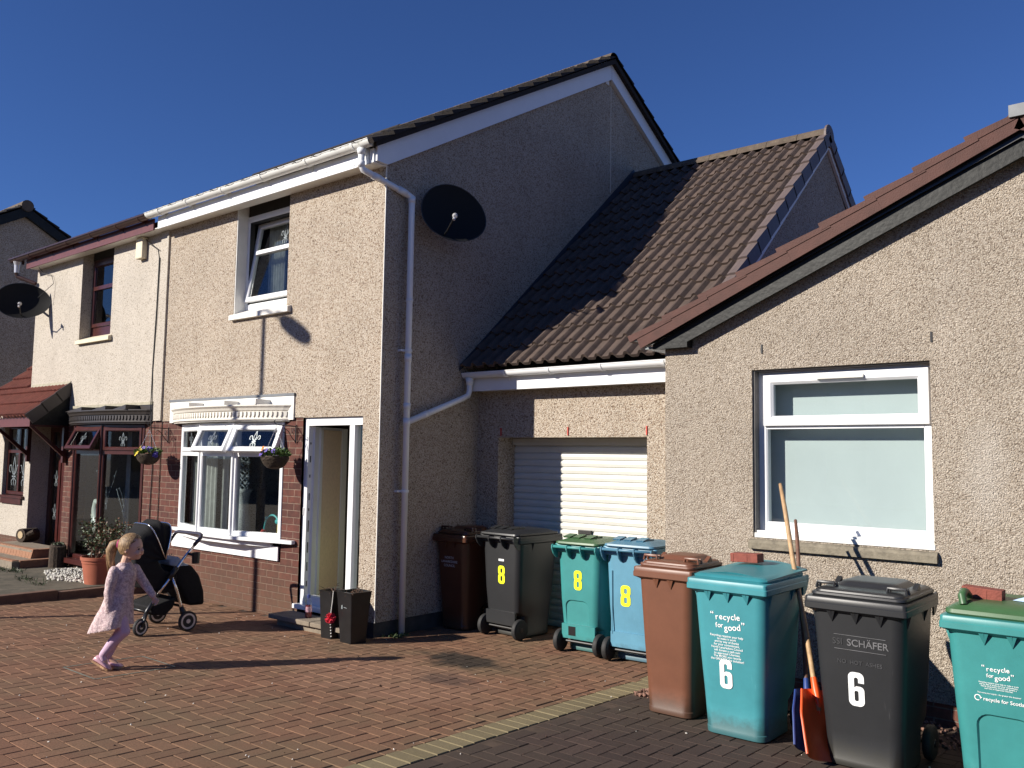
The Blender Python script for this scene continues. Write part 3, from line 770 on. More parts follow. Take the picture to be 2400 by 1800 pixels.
def motif(mb, cx, cz, s, P, d):
    """leaded fleur-de-lis pattern as thin strips"""
    def stroke(pts, wd):
        pts = [Vector((cx + a * s, cz + b_ * s, 0)) for a, b_ in pts]
        for p, q in zip(pts[:-1], pts[1:]):
            t = (q - p).normalized(); nrm = Vector((-t.y, t.x, 0)) * wd * s
            mb.quad(P(*(p + nrm).xy, d), P(*(q + nrm).xy, d), P(*(q - nrm).xy, d), P(*(p - nrm).xy, d))
    stroke([(0, -1), (0, -0.4), (-0.22, 0.25), (0, 1), (0.22, 0.25), (0, -0.4)], 0.032)
    for sg in (-1, 1):
        stroke([(0, -0.35), (sg * 0.35, 0.0), (sg * 0.5, 0.4), (sg * 0.75, 0.35), (sg * 0.8, 0.0), (sg * 0.6, -0.1)], 0.032)
        stroke([(0, -0.45), (sg * 0.4, -0.7), (sg * 0.3, -1.0)], 0.03)
    stroke([(-0.3, -0.38), (0.3, -0.38)], 0.05)
mb = MB(); motif(mb, -2.12, 4.53, 0.12, Pt, 0.021); mb.build('leaded_motif', M['silver'], sash)
mb = MB(); frame_rect(mb, -2.725, -1.735, 3.675, 4.725, 0.012, -0.012, 0.05, Pw, 0.004); mb.build('gasket', M['rubber'], uw)
# curtain in the upper window
def curtain(name, x0, x1, y, z0, z1, m, parent, amp=0.03, waves=7):
    mb = MB(); n = waves * 8; mb.sm = True
    for i in range(n):
        a, b = i / n, (i + 1) / n
        xa, xb = x0 + (x1 - x0) * a, x0 + (x1 - x0) * b
        ya, yb = y + amp * math.sin(a * waves * 6.28), y + amp * math.sin(b * waves * 6.28)
        mb.quad((xa, ya, z0), (xb, yb, z0), (xb, yb, z1), (xa, ya, z1))
    return mb.build(name, m, parent)
curtain('curtain', -2.68, -2.30, 0.42, 3.6, 4.8, M['curtain'], uw)

# --- bow window with canopy
def bow(xc, half, out, n=24, y0=0.0):
    """points of the bow in plan, left to right"""
    return [Vector((xc - half + 2 * half * i / n, y0 - out * (1 - (2 * i / n - 1) ** 2) ** 0.85, 0)) for i in range(n + 1)]
def bow_strip(mb, prof, z_top_cap=False):
    """sweep a profile of (outline, z) rows"""
    loops = []
    for pts, z in prof: loops.append([Vector((p.x, p.y, z)) for p in pts])
    for a, b in zip(loops[:-1], loops[1:]):
        for i in range(len(a) - 1): mb.quad(a[i], a[i + 1], b[i + 1], b[i])
    return loops
def canopy(xc, half, out, z0, z1, m, parent, name='canopy'):
    mb = MB(); n = 28
    O = lambda f: bow(xc, half * (1 + 0.0) + f, out + f, n)
    zz = z0; H = z1 - z0
    prof = [(O(-0.03), z0), (O(-0.03), z0 + H * .03), (O(0.0), z0 + H * .10), (O(0.0), z0 + H * .18), (O(-0.015), z0 + H * .2), (O(-0.015), z0 + H * .62), (O(0.005), z0 + H * .66), (O(0.02), z0 + H * .80), (O(0.05), z0 + H * .92), (O(0.05), z1)]
    loops = bow_strip(mb, prof)
    mb.poly(loops[-1]); mb.poly(loops[0])
    for l in (0, -1):
        pass
    mb.poly([l[0] for l in loops] + [Vector((loops[-1][0].x, 0.0, z1)), Vector((loops[0][0].x, 0.0, z0))])
    ob = mb.build(name, m, parent)
    # dentils: slim rounded tabs on the frieze
    mb = MB(); pts = O(-0.012); L = sum((b - a).length for a, b in zip(pts[:-1], pts[1:])); step = 0.062; s = step
    acc = 0.0
    for a, b in zip(pts[:-1], pts[1:]):
        d = (b - a).length
        while s < acc + d:
            p = a + (b - a) * ((s - acc) / d); t = (b - a).normalized(); nrm = Vector((t.y, -t.x, 0))
            if nrm.y > 0: nrm = -nrm
            hw = 0.019
            za, zb = z0 + H * .24, z0 + H * .58
            q = [p - t * hw, p + t * hw]
            arc = [(hw, za + .03), (hw, zb), (-hw, zb), (-hw, za + .03), (-hw * .6, za + .008), (0, za), (hw * .6, za + .008)]
            mb.prism([Vector((p.x + t.x * u, p.y + t.y * u, z)) for u, z in arc], nrm * 0.011)
            s += step
        acc += d
    mb.build('dentil', m, ob)
    return ob
bayw = MB()
BX0, BX1, BY = -3.88, -1.64, -0.17
bp_ = [Vector((-3.88, 0.0, 0)), Vector((-3.13, -0.17, 0)), Vector((-2.39, -0.17, 0)), Vector((-1.64, 0.0, 0))]
# backing board above and apron below on the wall
mb = MB()
mb.box(-4.17, -1.45, -0.018, 0.0, 2.20, 2.475)
baybox = mb.build('bay_window', M['white_paint'], house)
mb = MB(); mb.box(-4.19, -1.44, -0.026, 0.0, 2.475, 2.505); mb.build('flashing', M['lead'], baybox)
canopy(-2.81, 1.30, 0.30, 2.185, 2.375, M['cream_canopy'], baybox)
mb = MB()                                                  # sheet upstands on the canopy top
for xa, xb in ((-3.75, -3.35), (-3.1, -2.55), (-2.35, -1.9)):
    mb.prism([(xa, -0.02, 2.376), (xb, -0.02, 2.376), (xb, -0.02, 2.44)], (0, -0.2, 0))
mb.build('canopy_rib', M['white_paint'], baybox)
def light(i, a, b, top_open, m, gm, parent, z0, z1, zt, yo=0.0, motifm=None, ft=0.055):
    """one light of a bow window between plan points a and b"""
    t = (b - a).normalized(); n = Vector((t.y, -t.x, 0)); n = n if n.y < 0 else -n
    Lw = (b - a).length
    Pp = lambda u, v, d: a + t * u + Vector((0, 0, v)) - n * d
    mb = MB(); frame_rect(mb, 0.0, Lw, z0, z1, ft, 0.0, 0.07, Pp); mb.box(0, 0, 0, 0, 0, 0) if False else None
    fr = mb.build('frame', m, parent)
    mb = MB()
    tr0, tr1 = zt - 0.03, zt + 0.03
    mb.add([Pp(ft - .01, tr0, 0.004), Pp(Lw - ft + .01, tr0, 0.004), Pp(Lw - ft + .01, tr1, 0.004), Pp(ft - .01, tr1, 0.004), Pp(ft - .01, tr0, 0.06), Pp(Lw - ft + .01, tr0, 0.06), Pp(Lw - ft + .01, tr1, 0.06), Pp(ft - .01, tr1, 0.06)],
           [(0, 1, 2, 3), (4, 7, 6, 5), (0, 4, 5, 1), (3, 2, 6, 7)])
    mb.build('transom', m, fr)
    mb = MB(); pane(mb, ft, Lw - ft, z0 + ft, tr0, 0.035, Pp); mb.build('pane', gm, fr)
    if top_open:
        ang = R(top_open)
        piv = Pp(0, z1 - 0.04, 0.01)
        Rm = Matrix.Translation(piv) @ Matrix.Rotation(-ang, 4, t) @ Matrix.Translation(-piv)
        if (Rm @ Pp(0, zt, 0) - piv).dot(n) < 0:
            Rm = Matrix.Translation(piv) @ Matrix.Rotation(ang, 4, t) @ Matrix.Translation(-piv)
        Ps = lambda u, v, d: Rm @ Pp(u, v, d)
        u0, u1, v0, v1 = 0.012, Lw - 0.012, zt + 0.0, z1 - 0.035
    else:
        Ps = Pp; u0, u1, v0, v1 = ft - 0.008, Lw - ft + 0.008, zt + 0.024, z1 - ft + 0.01
    st = 0.062 if top_open else 0.05
    mb = MB(); frame_rect(mb, u0, u1, v0, v1, st, -0.012, 0.045, Ps)
    sa = mb.build('top_sash', m, fr)
    mb = MB(); pane(mb, u0 + st, u1 - st, v0 + st, v1 - st, 0.015, Ps); mb.build('pane', gm, sa)
    mb = MB(); motif(mb, (u0 + u1) / 2, (v0 + v1) / 2 - 0.005, min(0.10, (v1 - v0) * 0.3), Ps, 0.008); mb.build('leaded_motif', motifm or M['silver'], sa)
    return fr
for i, (a, b) in enumerate(zip(bp_[:-1], bp_[1:])):
    light(i, a, b, (0, 24, 24)[i], M['upvc'], M['glass'], baybox, 0.845, 2.175, 1.80)
for p in bp_[1:3]:                                         # slim mullion covers on the corners
    mb = MB(); mb.tube([(p.x, p.y - 0.002, 0.85), (p.x, p.y - 0.002, 2.17)], 0.018, 8); mb.build('mullion', M['upvc'], baybox)
mb = MB(); mb.box(-2.95, -2.55, -0.19, -0.165, 2.118, 2.14); mb.build('trickle_vent', M['upvc'], baybox)
mb = MB(); outl = [p + Vector((0, -0.035, 0)) for p in bp_]; outl[0] = Vector((-3.95, 0, 0)); outl[-1] = Vector((-1.60, -0.01, 0))
sillpts = [Vector((-3.97, 0.0, 0))] + [Vector((-3.97, -0.03, 0)), Vector((-3.14, -0.235, 0)), Vector((-2.38, -0.235, 0)), Vector((-1.36, -0.05, 0)), Vector((-1.36, 0.0, 0))]
mb.prism([Vector((p.x, p.y, 0.805)) for p in sillpts], (0, 0, 0.038)); mb.build('window_sill', M['upvc'], baybox)
mb = MB(); mb.box(-3.98, -1.655, -0.018, 0.0, 0.595, 0.755)
mb.prism([Vector((p.x, p.y, 0.745)) for p in (Vector((-3.9, 0.0, 0)), Vector((-3.14, -0.17, 0)), Vector((-2.38, -0.17, 0)), Vector((-1.78, -0.03, 0)), Vector((-1.78, 0, 0)))], (0, 0, 0.061))
mb.build('apron', M['upvc'], baybox)
curtain('curtain', -3.82, -3.25, 0.16, 0.85, 2.2, M['curtain'], baybox, 0.02, 6)
curtain('curtain', -3.1, -2.95, 0.14, 0.85, 2.2, M['curtain'], baybox, 0.015, 2)

# --- front door, ajar inwards
mb = MB()
mb.box(-1.285, -1.215, 0.03, 0.12, 0.16, 2.20); mb.box(-0.30, -0.265, 0.03, 0.12, 0.16, 2.20); mb.box(-1.285, -0.265, 0.032, 0.122, 2.13, 2.215)
df = mb.build('door_frame', M['upvc'], house)
mb = MB(); mb.bbox(-0.525, -0.44, 0.04, 0.13, 0.16, 2.13, 0.008); mb.build('mullion', M['upvc'], df)
mb = MB(); mb.quad((-0.44, 0.085, 0.2), (-0.30, 0.085, 0.2), (-0.30, 0.085, 2.12), (-0.44, 0.085, 2.12)); mb.build('side_light', M['glass'], df)
mb = MB(); mb.bbox(-1.32, -0.25, -0.045, 0.13, 0.115, 0.165, 0.008); mb.bbox(-1.15, -0.53, 0.03, 0.12, 0.165, 0.26, 0.006); mb.build('threshold', M['upvc'], df)
mb = MB()
for z0, z1 in ((0.35, .42), (0.52, .66), (0.72, 0.86), (0.95, 1.1), (1.18, 1.22), (1.3, 1.42), (1.55, 1.62), (1.72, 1.8), (1.92, 1.96)):
    mb.box(-1.2155, -1.2125, 0.055, 0.068, z0, z0 + (z1 - z0) * random.uniform(0.35, 1.0))
mb.build('strike_plate', M['black_plastic'], df)
mb = MB(); mb.bbox(-1.272, -1.25, 0.022, 0.034, 1.13, 1.215, 0.004); mb.build('door_bell', M['alu'], df)
hinge = Matrix.Translation((-1.19, 0.10, 0)) @ Matrix.Rotation(R(114), 4, 'Z')
mb = MB(); mb.box(0.0, 0.80, 0.0, 0.05, 0.2, 2.12, hinge)
leaf = mb.build('door', M['upvc'], house)
mb = MB()
mb.box(0.16, 0.62, -0.012, 0.0, 0.27, 2.09, hinge); mb.build('door_panel', M['beige_panel'], leaf)
mb = MB()
for u0, u1 in ((0.10, 0.155), (0.625, 0.70)): mb.box(u0, u1, -0.022, 0.0, 0.24, 2.11, hinge)
mb.build('door_bead', M['upvc'], leaf)

# ================================================================== GARAGE joined to the gable
GY = 1.51; GX = 2.86; GEZ = 2.80; GRY = 4.97; GRZ = 6.02
gar = thing('garage', 'attached pebbledashed garage with steep brown tiled roof and white roller door', 'garage', (1.4, GY, -0.04))
mb = MB()
wall_panel(mb, 0.001, GX, 0.0, 2.70, [(0.32, 2.27, -0.1, 2.03, 0.31)], 0.31, front(GY))
GB = 2 * GRY - 1.2
mb.poly([(GX, GY, 0), (GX, GB - 0.3, 0), (GX, GB - 0.3, 2.7), (GX, GRY, 5.83), (GX, GY, 2.86)])
mb.build('wall', M['dash'], gar)
mb = MB()
for x, z0 in ((0.36, 2.05), (1.30, 2.05), (2.27, 2.05)): mb.box(x - 0.006, x + 0.006, GY - 0.012, GY, z0, z0 + 0.09)
mb.build('weep_vent', M['red_toy'], gar)
mb = MB(); zz = -0.04; sl_h = 0.0762
while zz < 2.0:
    z1 = zz + sl_h
    mb.prism([(0.32, GY + 0.31, zz), (0.32, GY + 0.296, zz + 0.006), (0.32, GY + 0.290, zz + sl_h * .5), (0.32, GY + 0.294, z1 - 0.013), (0.32, GY + 0.309, z1 - 0.009), (0.32, GY + 0.31, z1)], (1.95, 0, 0))
    zz = z1
door = mb.build('roller_door', M['garage_white'], gar)
mb = MB(); mb.box(0.33, 2.26, GY + 0.24, GY + 0.30, 1.955, 2.025); mb.build('door_hood', M['garage_white'], door)
mb = MB(); mb.bbox(1.25, 1.42, GY + 0.262, GY + 0.292, 0.99, 1.035, 0.004); mb.build('door_lock', M['iron'], door)
mb = MB()
gs = Vector((0, GRY - 1.2, GRZ - GEZ)); gl_ = gs.length
roof_tiles(mb, (0.01, 1.20, GEZ), (1, 0, 0), gs, GX + 0.0, gl_, 0.335, 0.168, h=0.044, thick=0.034, lap=0.04, rollw=0.48, samples=10)
roof_tiles(mb, (GX + 0.01, GB, GEZ), (-1, 0, 0), Vector((0, -(GB - GRY), GRZ - GEZ)), GX, gl_, 0.335, 0.168, h=0.030, thick=0.034, lap=0.04)
groof = mb.build('roof', M['tile_brown'], gar)
mb = MB(); x = 0.0; rr = 0.115
while x < GX - 0.02:
    x2 = min(x + 0.42, GX + 0.03)
    loops = [[Vector((xx, GRY + rr * k_ * math.cos(a), GRZ - 0.02 + rr * k_ * math.sin(a))) for a in [math.pi * k / 10 for k in range(11)]] for xx, k_ in ((x, 1.0), (x2 - 0.006, 1.0))]
    mb.loft(loops, False, False, closed=False)
    mb.poly(loops[0]); mb.poly(loops[1]); x = x2
mb.build('ridge_tile', M['ridge'], groof)
mb = MB(); mb.tube([(GX + 0.028, GRY, GRZ - 0.02), (GX + 0.055, GRY, GRZ - 0.02)], 0.15, 18); mb.build('ridge_end', M['tile_cap'], groof)
mb = MB()                                                  # dry verge caps
gu = gs.normalized(); gn = Vector((0, -gu.z, gu.y)); gu2 = Vector((0, -gu.y, gu.z)); gn2 = Vector((0, gu.z, gu.y))
for (O_, U_, N_) in ((Vector((GX, 1.20, GEZ)), gu, gn), (Vector((GX, GB, GEZ)), gu2, gn2)):
    v = 0.0
    while v < gl_ - 0.1:
        a = O_ + U_ * v; b = O_ + U_ * min(v + 0.36, gl_)
        mb.prism([a + N_ * 0.078, b + N_ * 0.05, b - N_ * 0.10, a - N_ * 0.085], (0.062, 0, 0))
        c = a + Vector((-0.045, 0, 0)); d_ = b + Vector((-0.045, 0, 0))
        mb.add([c + N_ * 0.066, a + N_ * 0.079, b + N_ * 0.051, d_ + N_ * 0.045, c + N_ * 0.04, a + N_ * 0.04], [(0, 1, 2, 3), (0, 4, 5, 1)])
        v += 0.335
mb.build('verge_cap', M['tile_cap'], groof)
mb = MB()
mb.prism([(GX + 0.0, 1.25, GEZ - 0.06), (GX, GRY, GRZ - 0.08), (GX, GRY, GRZ - 0.19), (GX, 1.25, GEZ - 0.17)], (0.035, 0, 0))
mb.prism([(GX + 0.002, GB - 0.05, GEZ - 0.06), (GX + 0.002, GRY + 0.003, GRZ - 0.08), (GX + 0.002, GRY + 0.003, GRZ - 0.19), (GX + 0.002, GB - 0.05, GEZ - 0.17)], (0.035, 0, 0))
mb.build('bargeboard', M['white_paint'], gar)
# lead flashing where the roof meets the gable
mb = MB()
mb.prism([Vector((0.004, 1.17, GEZ - 0.02)), Vector((0.004, 1.17, GEZ + 0.04)) , Vector((0.004, 1.17, GEZ + 0.04)) + gs + gn * 0.09, Vector((0.004, 1.17, GEZ - 0.02)) + gs + gu * 0.05], (0.012, 0, 0))
mb.build('lead_flashing', M['lead_dark'], groof)
mb = MB(); mb.box(0.075, GX, 1.325, 1.352, 2.555, 2.735); mb.box(0.075, GX, 1.353, GY, 2.56, 2.57)
for k in range(6): mb.ball((0.62 + k * 0.38, 1.324, 2.59 + 0.015 * (k % 2)), 0.008, sub=1)
mb.build('fascia', M['upvc'], gar)
gutter('gutter', -0.01 + 0.02, GX - 0.02, 1.262, 2.755, M['upvc'], gar, r=0.06, brackets=[0.62, 1.24, 1.9, 2.62])
mb = MB(); mb.sm = True
mb.tube([(0.085, 1.262, 2.72), (0.085, 1.262, 2.56), (0.083, 1.24, 2.50), (0.08, 1.15, 2.46), (0.08, 0.32, 2.165)], pr, 14)
mb.tube([(0.085, 1.262, 2.70), (0.085, 1.262, 2.62)], [0.05, pr + 0.005], 14)
mb.tube([(0.08, 0.60, 2.265), (0.08, 0.53, 2.24)], pr + 0.005, 14)
mb.build('downpipe', M['upvc'], gar)

# ================================================================== NEIGHBOUR BUNGALOW (gable to the street)
NY = 0.825; NX = 2.87; NRX = 5.73; NS = 0.433
bung = thing('bungalow', 'roughcast bungalow gable with red tile verge, black bargeboard and white blinded window', 'house', (NRX, NY, -0.04))
mb = MB()
wall_panel(mb, NX, 2 * NRX - NX, 0.11, 2.80, [(3.69, 5.075, 1.18, 2.565, 0.105)], 0.105, front(NY))
mb.poly([(NX, NY, 2.80), (2 * NRX - NX, NY, 2.80), (NRX, NY, 2.80 + (NRX - NX) * NS)])
mb.quad((NX, NY, 0.0), (NX, 9.0, 0.0), (NX, 9.0, 2.80), (NX, NY, 2.80))
mb.quad((2 * NRX - NX, NY, 0.0), (2 * NRX - NX, 9.0, 0.0), (2 * NRX - NX, 9.0, 2.80), (2 * NRX - NX, NY, 2.80))
mb.build('wall', M['dash_grey'], bung)
mb = MB(); mb.quad((NX + 0.01, NY + 0.012, -0.2), (2 * NRX - NX, NY + 0.012, -0.2), (2 * NRX - NX, NY + 0.012, 0.112), (NX + 0.01, NY + 0.012, 0.112)); mb.build('plinth', M['brick_plinth'], bung)
mb = MB()
for x in (3.78, 5.09): mb.box(x - 0.006, x + 0.006, NY - 0.008, NY, 2.70, 2.775)
mb.build('weep_vent', M['black_plastic'], bung)
# roof slopes along X; eaves at x = 2.66
mb = MB(); ex = 2.68; ez = 2.875; hr = NRX - ex; rz_ = ez + hr * NS
us_ = Vector((hr, 0, hr * NS)); ul = us_.length
roof_tiles(mb, (ex, 1.16, ez), (0, -1, 0), us_, 0.46, ul, 0.381, 0.168, h=0.02, thick=0.03)
f0 = 0.381 * us_.normalized()
roof_tiles(mb, Vector((ex, 9.0, ez)) + f0, (0, -1, 0), us_, 7.84, ul - 0.381, 0.381, 0.3, h=0.02, thick=0.03, samples=4)
roof_tiles(mb, (2 * NRX - ex, 0.72, ez), (0, 1, 0), Vector((-hr, 0, hr * NS)), 8.2, ul, 0.381, 0.3, h=0.02, thick=0.03, samples=4)
nroof = mb.build('roof', M['tile_red'], bung)
mb = MB(); mb.tube([(NRX, 0.74, rz_ + 0.0), (NRX, 9.0, rz_ + 0.0)], 0.10, 12); mb.build('ridge_tile', M['tile_red'], nroof)
mb = MB()
for k in range(1):
    mb.box(NRX - 0.06, NRX + 0.06, 0.63, 0.76, rz_ - 0.0, rz_ + 0.085)
mb.build('lead_cap', M['lead'], nroof)
# stepped red verge units, each overlapping the one below
un = us_.normalized()
for side in (1, -1):
    mb = MB(); v = 0.0
    while v < ul - 0.05:
        O_ = Vector((ex, 0.655, ez))
        Lk = min(0.40, ul - v)
        U2 = Vector((un.x * side, 0, un.z)); Nn = Vector((-un.z * side, 0, un.x))
        O2 = O_ if side == 1 else Vector((2 * NRX - ex, 0.655, ez))
        a = O2 + U2 * v; b = O2 + U2 * (v + min(0.381, Lk)); kk = int(round(v / 0.381)) % 2; yo = Vector((0, -0.006 - 0.002 * kk, 0)); yp = Vector((0, -0.0015 * kk, 0))
        # face plate with a deeper upper cover that oversails the next unit in a step
        mb.prism([a - Nn * 0.085 + yp, b - Nn * 0.085 + yp, b + Nn * 0.030 + yp, a + Nn * 0.030 + yp], (0, 0.014, 0))
        a1 = O2 + U2 * (v - 0.075); b1 = O2 + U2 * (v + Lk - 0.020)
        mb.prism([a1 + Nn * 0.014 + yo, b1 - Nn * 0.002 + yo, b1 + Nn * 0.036 + yo, a1 + Nn * 0.076 + yo], (0, 0.11, 0))
        v += 0.381
    mb.build('verge_unit', M['tile_red'], nroof)
mb = MB()
for side in (1, -1):
    X_ = lambda x: x if side == 1 else 2 * NRX - x
    yb = 0.725 if side == 1 else 0.7265
    mb.prism([(X_(2.80), yb, 2.79), (X_(3.14), yb, 2.79), (X_(3.14), yb, 2.835), (X_(NRX), yb, 3.925 + 0.01), (X_(NRX), yb, 4.085), (X_(2.80), yb, 2.835)], (0, 0.03, 0))
mb.prism([(2.84, 0.756, 2.79), (3.14, 0.756, 2.79), (3.14, 0.756, 2.86), (2.84, 0.756, 2.86)], (0, 0.07, 0))
mb.build('bargeboard', M['black_wood'], bung)
mb = MB()                                                  # black soffit strip behind the verge units
for side in (1, -1):
    X_ = lambda x: x if side == 1 else 2 * NRX - x
    mb.prism([(X_(2.74), 0.70 + (side < 0) * 0.001, 2.815), (X_(NRX), 0.70 + (side < 0) * 0.001, 4.06), (X_(NRX), 0.70 + (side < 0) * 0.001, 4.20), (X_(2.74), 0.70 + (side < 0) * 0.001, 2.90)], (0, 0.022, 0))
mb.build('verge_board', M['black_plastic'], bung)
mb = MB(); n = 10                                          # eaves gutter seen end on
arcs = lambda yy, rr: [Vector((2.645 - rr * math.cos(math.pi * k / n), yy, 2.945 - 0.02 - rr * math.sin(math.pi * k / n))) for k in range(n + 1)]
mb.loft([arcs(0.665, 0.058), arcs(1.15, 0.058)], False, False, closed=False); mb.poly(arcs(0.664, 0.058)); mb.poly(arcs(1.15, 0.058))
mb.box(2.70, 2.86, 0.76, 1.15, 2.80, 2.82)
M['grey_gutter'] = mat('grey_gutter', (0.16, 0.19, 0.2), 0.4, 0.15, 9)
mb.build('gutter', M['grey_gutter'], bung)
# window
mb = MB(); Pn = front(NY + 0.105)
frame_rect(mb, 3.70, 5.07, 1.235, 2.56, 0.075, 0.0, 0.07, Pn)
nw = mb.build('window', M['upvc'], bung)
mb = MB(); mb.box(3.69, 3.705, NY + 0.02, NY + 0.105, 1.19, 2.565); mb.box(3.69, 5.075, NY + 0.03, NY + 0.105, 2.553, 2.566)
M['mastic'] = mat('grey_mastic', (0.16, 0.15, 0.14), 0.8, 0.2, 12)
mb.build('mastic_trim', M['mastic'], nw)
mb = MB(); mb.box(3.77, 5.0, NY + 0.108, NY + 0.17, 2.075, 2.145); mb.build('transom', M['upvc'], nw)
mb = MB(); frame_rect(mb, 3.755, 5.045, 2.10, 2.525, 0.082, -0.03, 0.03, Pn, 0.02); ns = mb.build('top_sash', M['upvc'], nw)
mb = MB(); pane(mb, 3.835, 4.965, 2.18, 2.445, 0.012, Pn); mb.build('pane', M['glass'], ns)
mb = MB(); pane(mb, 3.77, 5.0, 1.305, 2.08, 0.04, Pn); mb.build('pane', M['glass'], nw)
mb = MB(); mb.bbox(4.21, 4.58, NY + 0.05, NY + 0.075, 2.468, 2.495, 0.006); mb.build('trickle_vent', M['painted_sill'], ns)
mb = MB(); mb.quad((3.72, NY + 0.27, 1.2), (5.06, NY + 0.27, 1.2), (5.06, NY + 0.27, 2.56), (3.72, NY + 0.27, 2.56)); mb.build('blind', M['frosted'], nw)
mb = MB(); mb.box(3.705, 5.08, NY - 0.005, NY + 0.10, 1.185, 1.222); mb.box(3.705, 5.08, NY + 0.03, NY + 0.10, 1.222, 1.24); mb.build('inner_sill', M['upvc_old'], nw)
mb = MB(); mb.prism([(3.665, NY - 0.045, 1.095), (3.665, NY - 0.045, 1.145), (3.665, NY - 0.03, 1.165), (3.665, NY + 0.04, 1.183), (3.665, NY + 0.04, 1.095)], (1.435, 0, 0)); mb.build('window_sill', M['stone_sill'], nw)

# ================================================================== LEFT HALF OF THE PAIR (brown trim)
LX = -8.77
lh = thing('house', 'cream rendered house with brown gutter, dark bay window and red tiled entrance porch roof', 'house', (-6.6, 0, -0.04))
mb = MB()
wall_panel(mb, LX, -4.60, 2.235, EAVE, [(-7.07, -6.04, 3.54, 4.94, 0.17)], 0.17, Pf)
mb.quad((LX, 0, 0), (LX, BACK, 0), (LX, BACK, EAVE), (LX, 0, EAVE)); mb.poly([(LX, 0, EAVE), (LX, BACK, EAVE), (LX, RY, 7.42)])
mb.quad((LX, BACK, 0), (HW - .01, BACK, 0), (HW - .01, BACK, EAVE), (LX, BACK, EAVE))
mb.build('wall', M['dash_cream'], lh)
mb = MB()
wall_panel(mb, -7.36, HW, -0.2, 2.24, [(-7.05, -4.86, 0.20, 2.2, 0.10)], 0.10, Pb)
mb.quad((-7.36, 0.012, -0.2), (-7.36, 0.35, -0.2), (-7.36, 0.35, 2.24), (-7.36, 0.012, 2.24))
mb.build('brick_panel', M['brick'], lh)
mb = MB()
roof_tiles(mb, (LX - 0.1, -0.30, 5.00), (1, 0, 0), sl_, HW - LX + 0.1, Lr, 0.335, 0.168, thick=0.034, lap=0.03)
roof_tiles(mb, (HW, BACK + 0.30, 5.00), (-1, 0, 0), sl2, HW - LX + 0.1, Lr, 0.335, 0.168, thick=0.034, lap=0.03)
mb.tube([(LX - 0.1, RY, RZ - 0.03), (HW, RY, RZ - 0.03)], 0.12, 14)
lroof = mb.build('roof', M['tile_dark'], lh)
mb = MB(); mb.box(LX, HW - 0.13, -0.19, -0.17, 4.85, 5.01); mb.build('fascia', M['brown_fascia'], lh)
mb = MB(); mb.box(LX, HW, -0.17, 0.0, 4.864, 4.874); mb.build('soffit', M['white_paint'], lh)
lg = gutter('gutter', LX - 0.40, HW - 0.14, -0.258, 5.05, M['brown_gutter'], lh, r=0.066, brackets=[-8.95, -8.4, -7.75, -7.0, -6.2, -5.4, -4.75])
mb = MB()
mb.tube([(LX - 0.42, -0.258 - 0.035, 5.02), (HW - 0.15, -0.258 - 0.035, 5.02)], 0.011, 6); mb.tube([(LX - 0.42, -0.325, 5.035), (HW - 0.15, -0.325, 5.035)], 0.012, 6)
mb.build('gutter_rib', M['brown_gutter'], lg)
mb = MB()
mb.tube([(-8.98, -0.26, 4.80), (-8.98, -0.24, 4.74), (-8.74, 0.06 - 0.10, 4.62)], 0.034, 10); mb.build('downpipe', M['brown_gutter'], lh)
mb = MB()
mb.tube([(-8.98, -0.26, 4.99), (-8.98, -0.26, 4.93), (-8.98, -0.26, 4.80)], [0.06, 0.042, 0.036], 10); mb.build('pipe_outlet', M['alu'], lh)
mb = MB(); frame_rect(mb, -7.09, -6.02, 3.58, 4.82, 0.07, 0.0, 0.06, Pw); mb.box(-7.06, -6.05, 0.172, 0.22, 3.6, 3.75)
lw = mb.build('upper_window', M['brown_upvc'], lh)
mb = MB(); mb.box(-7.10, -6.02, 0.165, 0.235, 4.82, 4.95); mb.build('head_shadow', M['dark_room'], lw)  # same dark board painting the shadow at the top of this reveal
mb = MB(); frame_rect(mb, -7.03, -6.08, 3.74, 4.76, 0.06, -0.02, 0.04, Pw); mb.box(-6.98, -6.12, 0.145, 0.2, 4.325, 4.385); ls_ = mb.build('sash', M['brown_upvc'], lw)
mb = MB(); pane(mb, -6.98, -6.12, 3.79, 4.71, 0.0, Pw); mb.build('pane', M['glass'], ls_)
mb = MB(); motif(mb, -6.3, 4.56, 0.11, Pw, -0.005); mb.build('leaded_motif', M['silver'], ls_)
mb = MB(); mb.prism([(-7.07, -0.06, 3.46), (-7.07, -0.06, 3.515), (-7.07, 0.165, 3.60), (-7.07, 0.165, 3.46)], (1.10, 0, 0)); mb.build('window_sill', M['cream_sill'], lw)
# dim rooms
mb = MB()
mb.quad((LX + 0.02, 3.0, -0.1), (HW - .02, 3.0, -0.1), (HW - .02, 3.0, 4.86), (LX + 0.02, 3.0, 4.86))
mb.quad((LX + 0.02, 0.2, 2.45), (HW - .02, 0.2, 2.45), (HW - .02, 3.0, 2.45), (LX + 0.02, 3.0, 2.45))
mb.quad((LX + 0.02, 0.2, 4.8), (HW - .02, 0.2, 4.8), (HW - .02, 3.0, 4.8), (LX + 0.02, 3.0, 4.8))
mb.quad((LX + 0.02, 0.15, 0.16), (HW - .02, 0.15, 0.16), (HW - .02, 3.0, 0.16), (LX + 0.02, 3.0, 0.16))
mb.build('interior', M['dark_room'], lh)
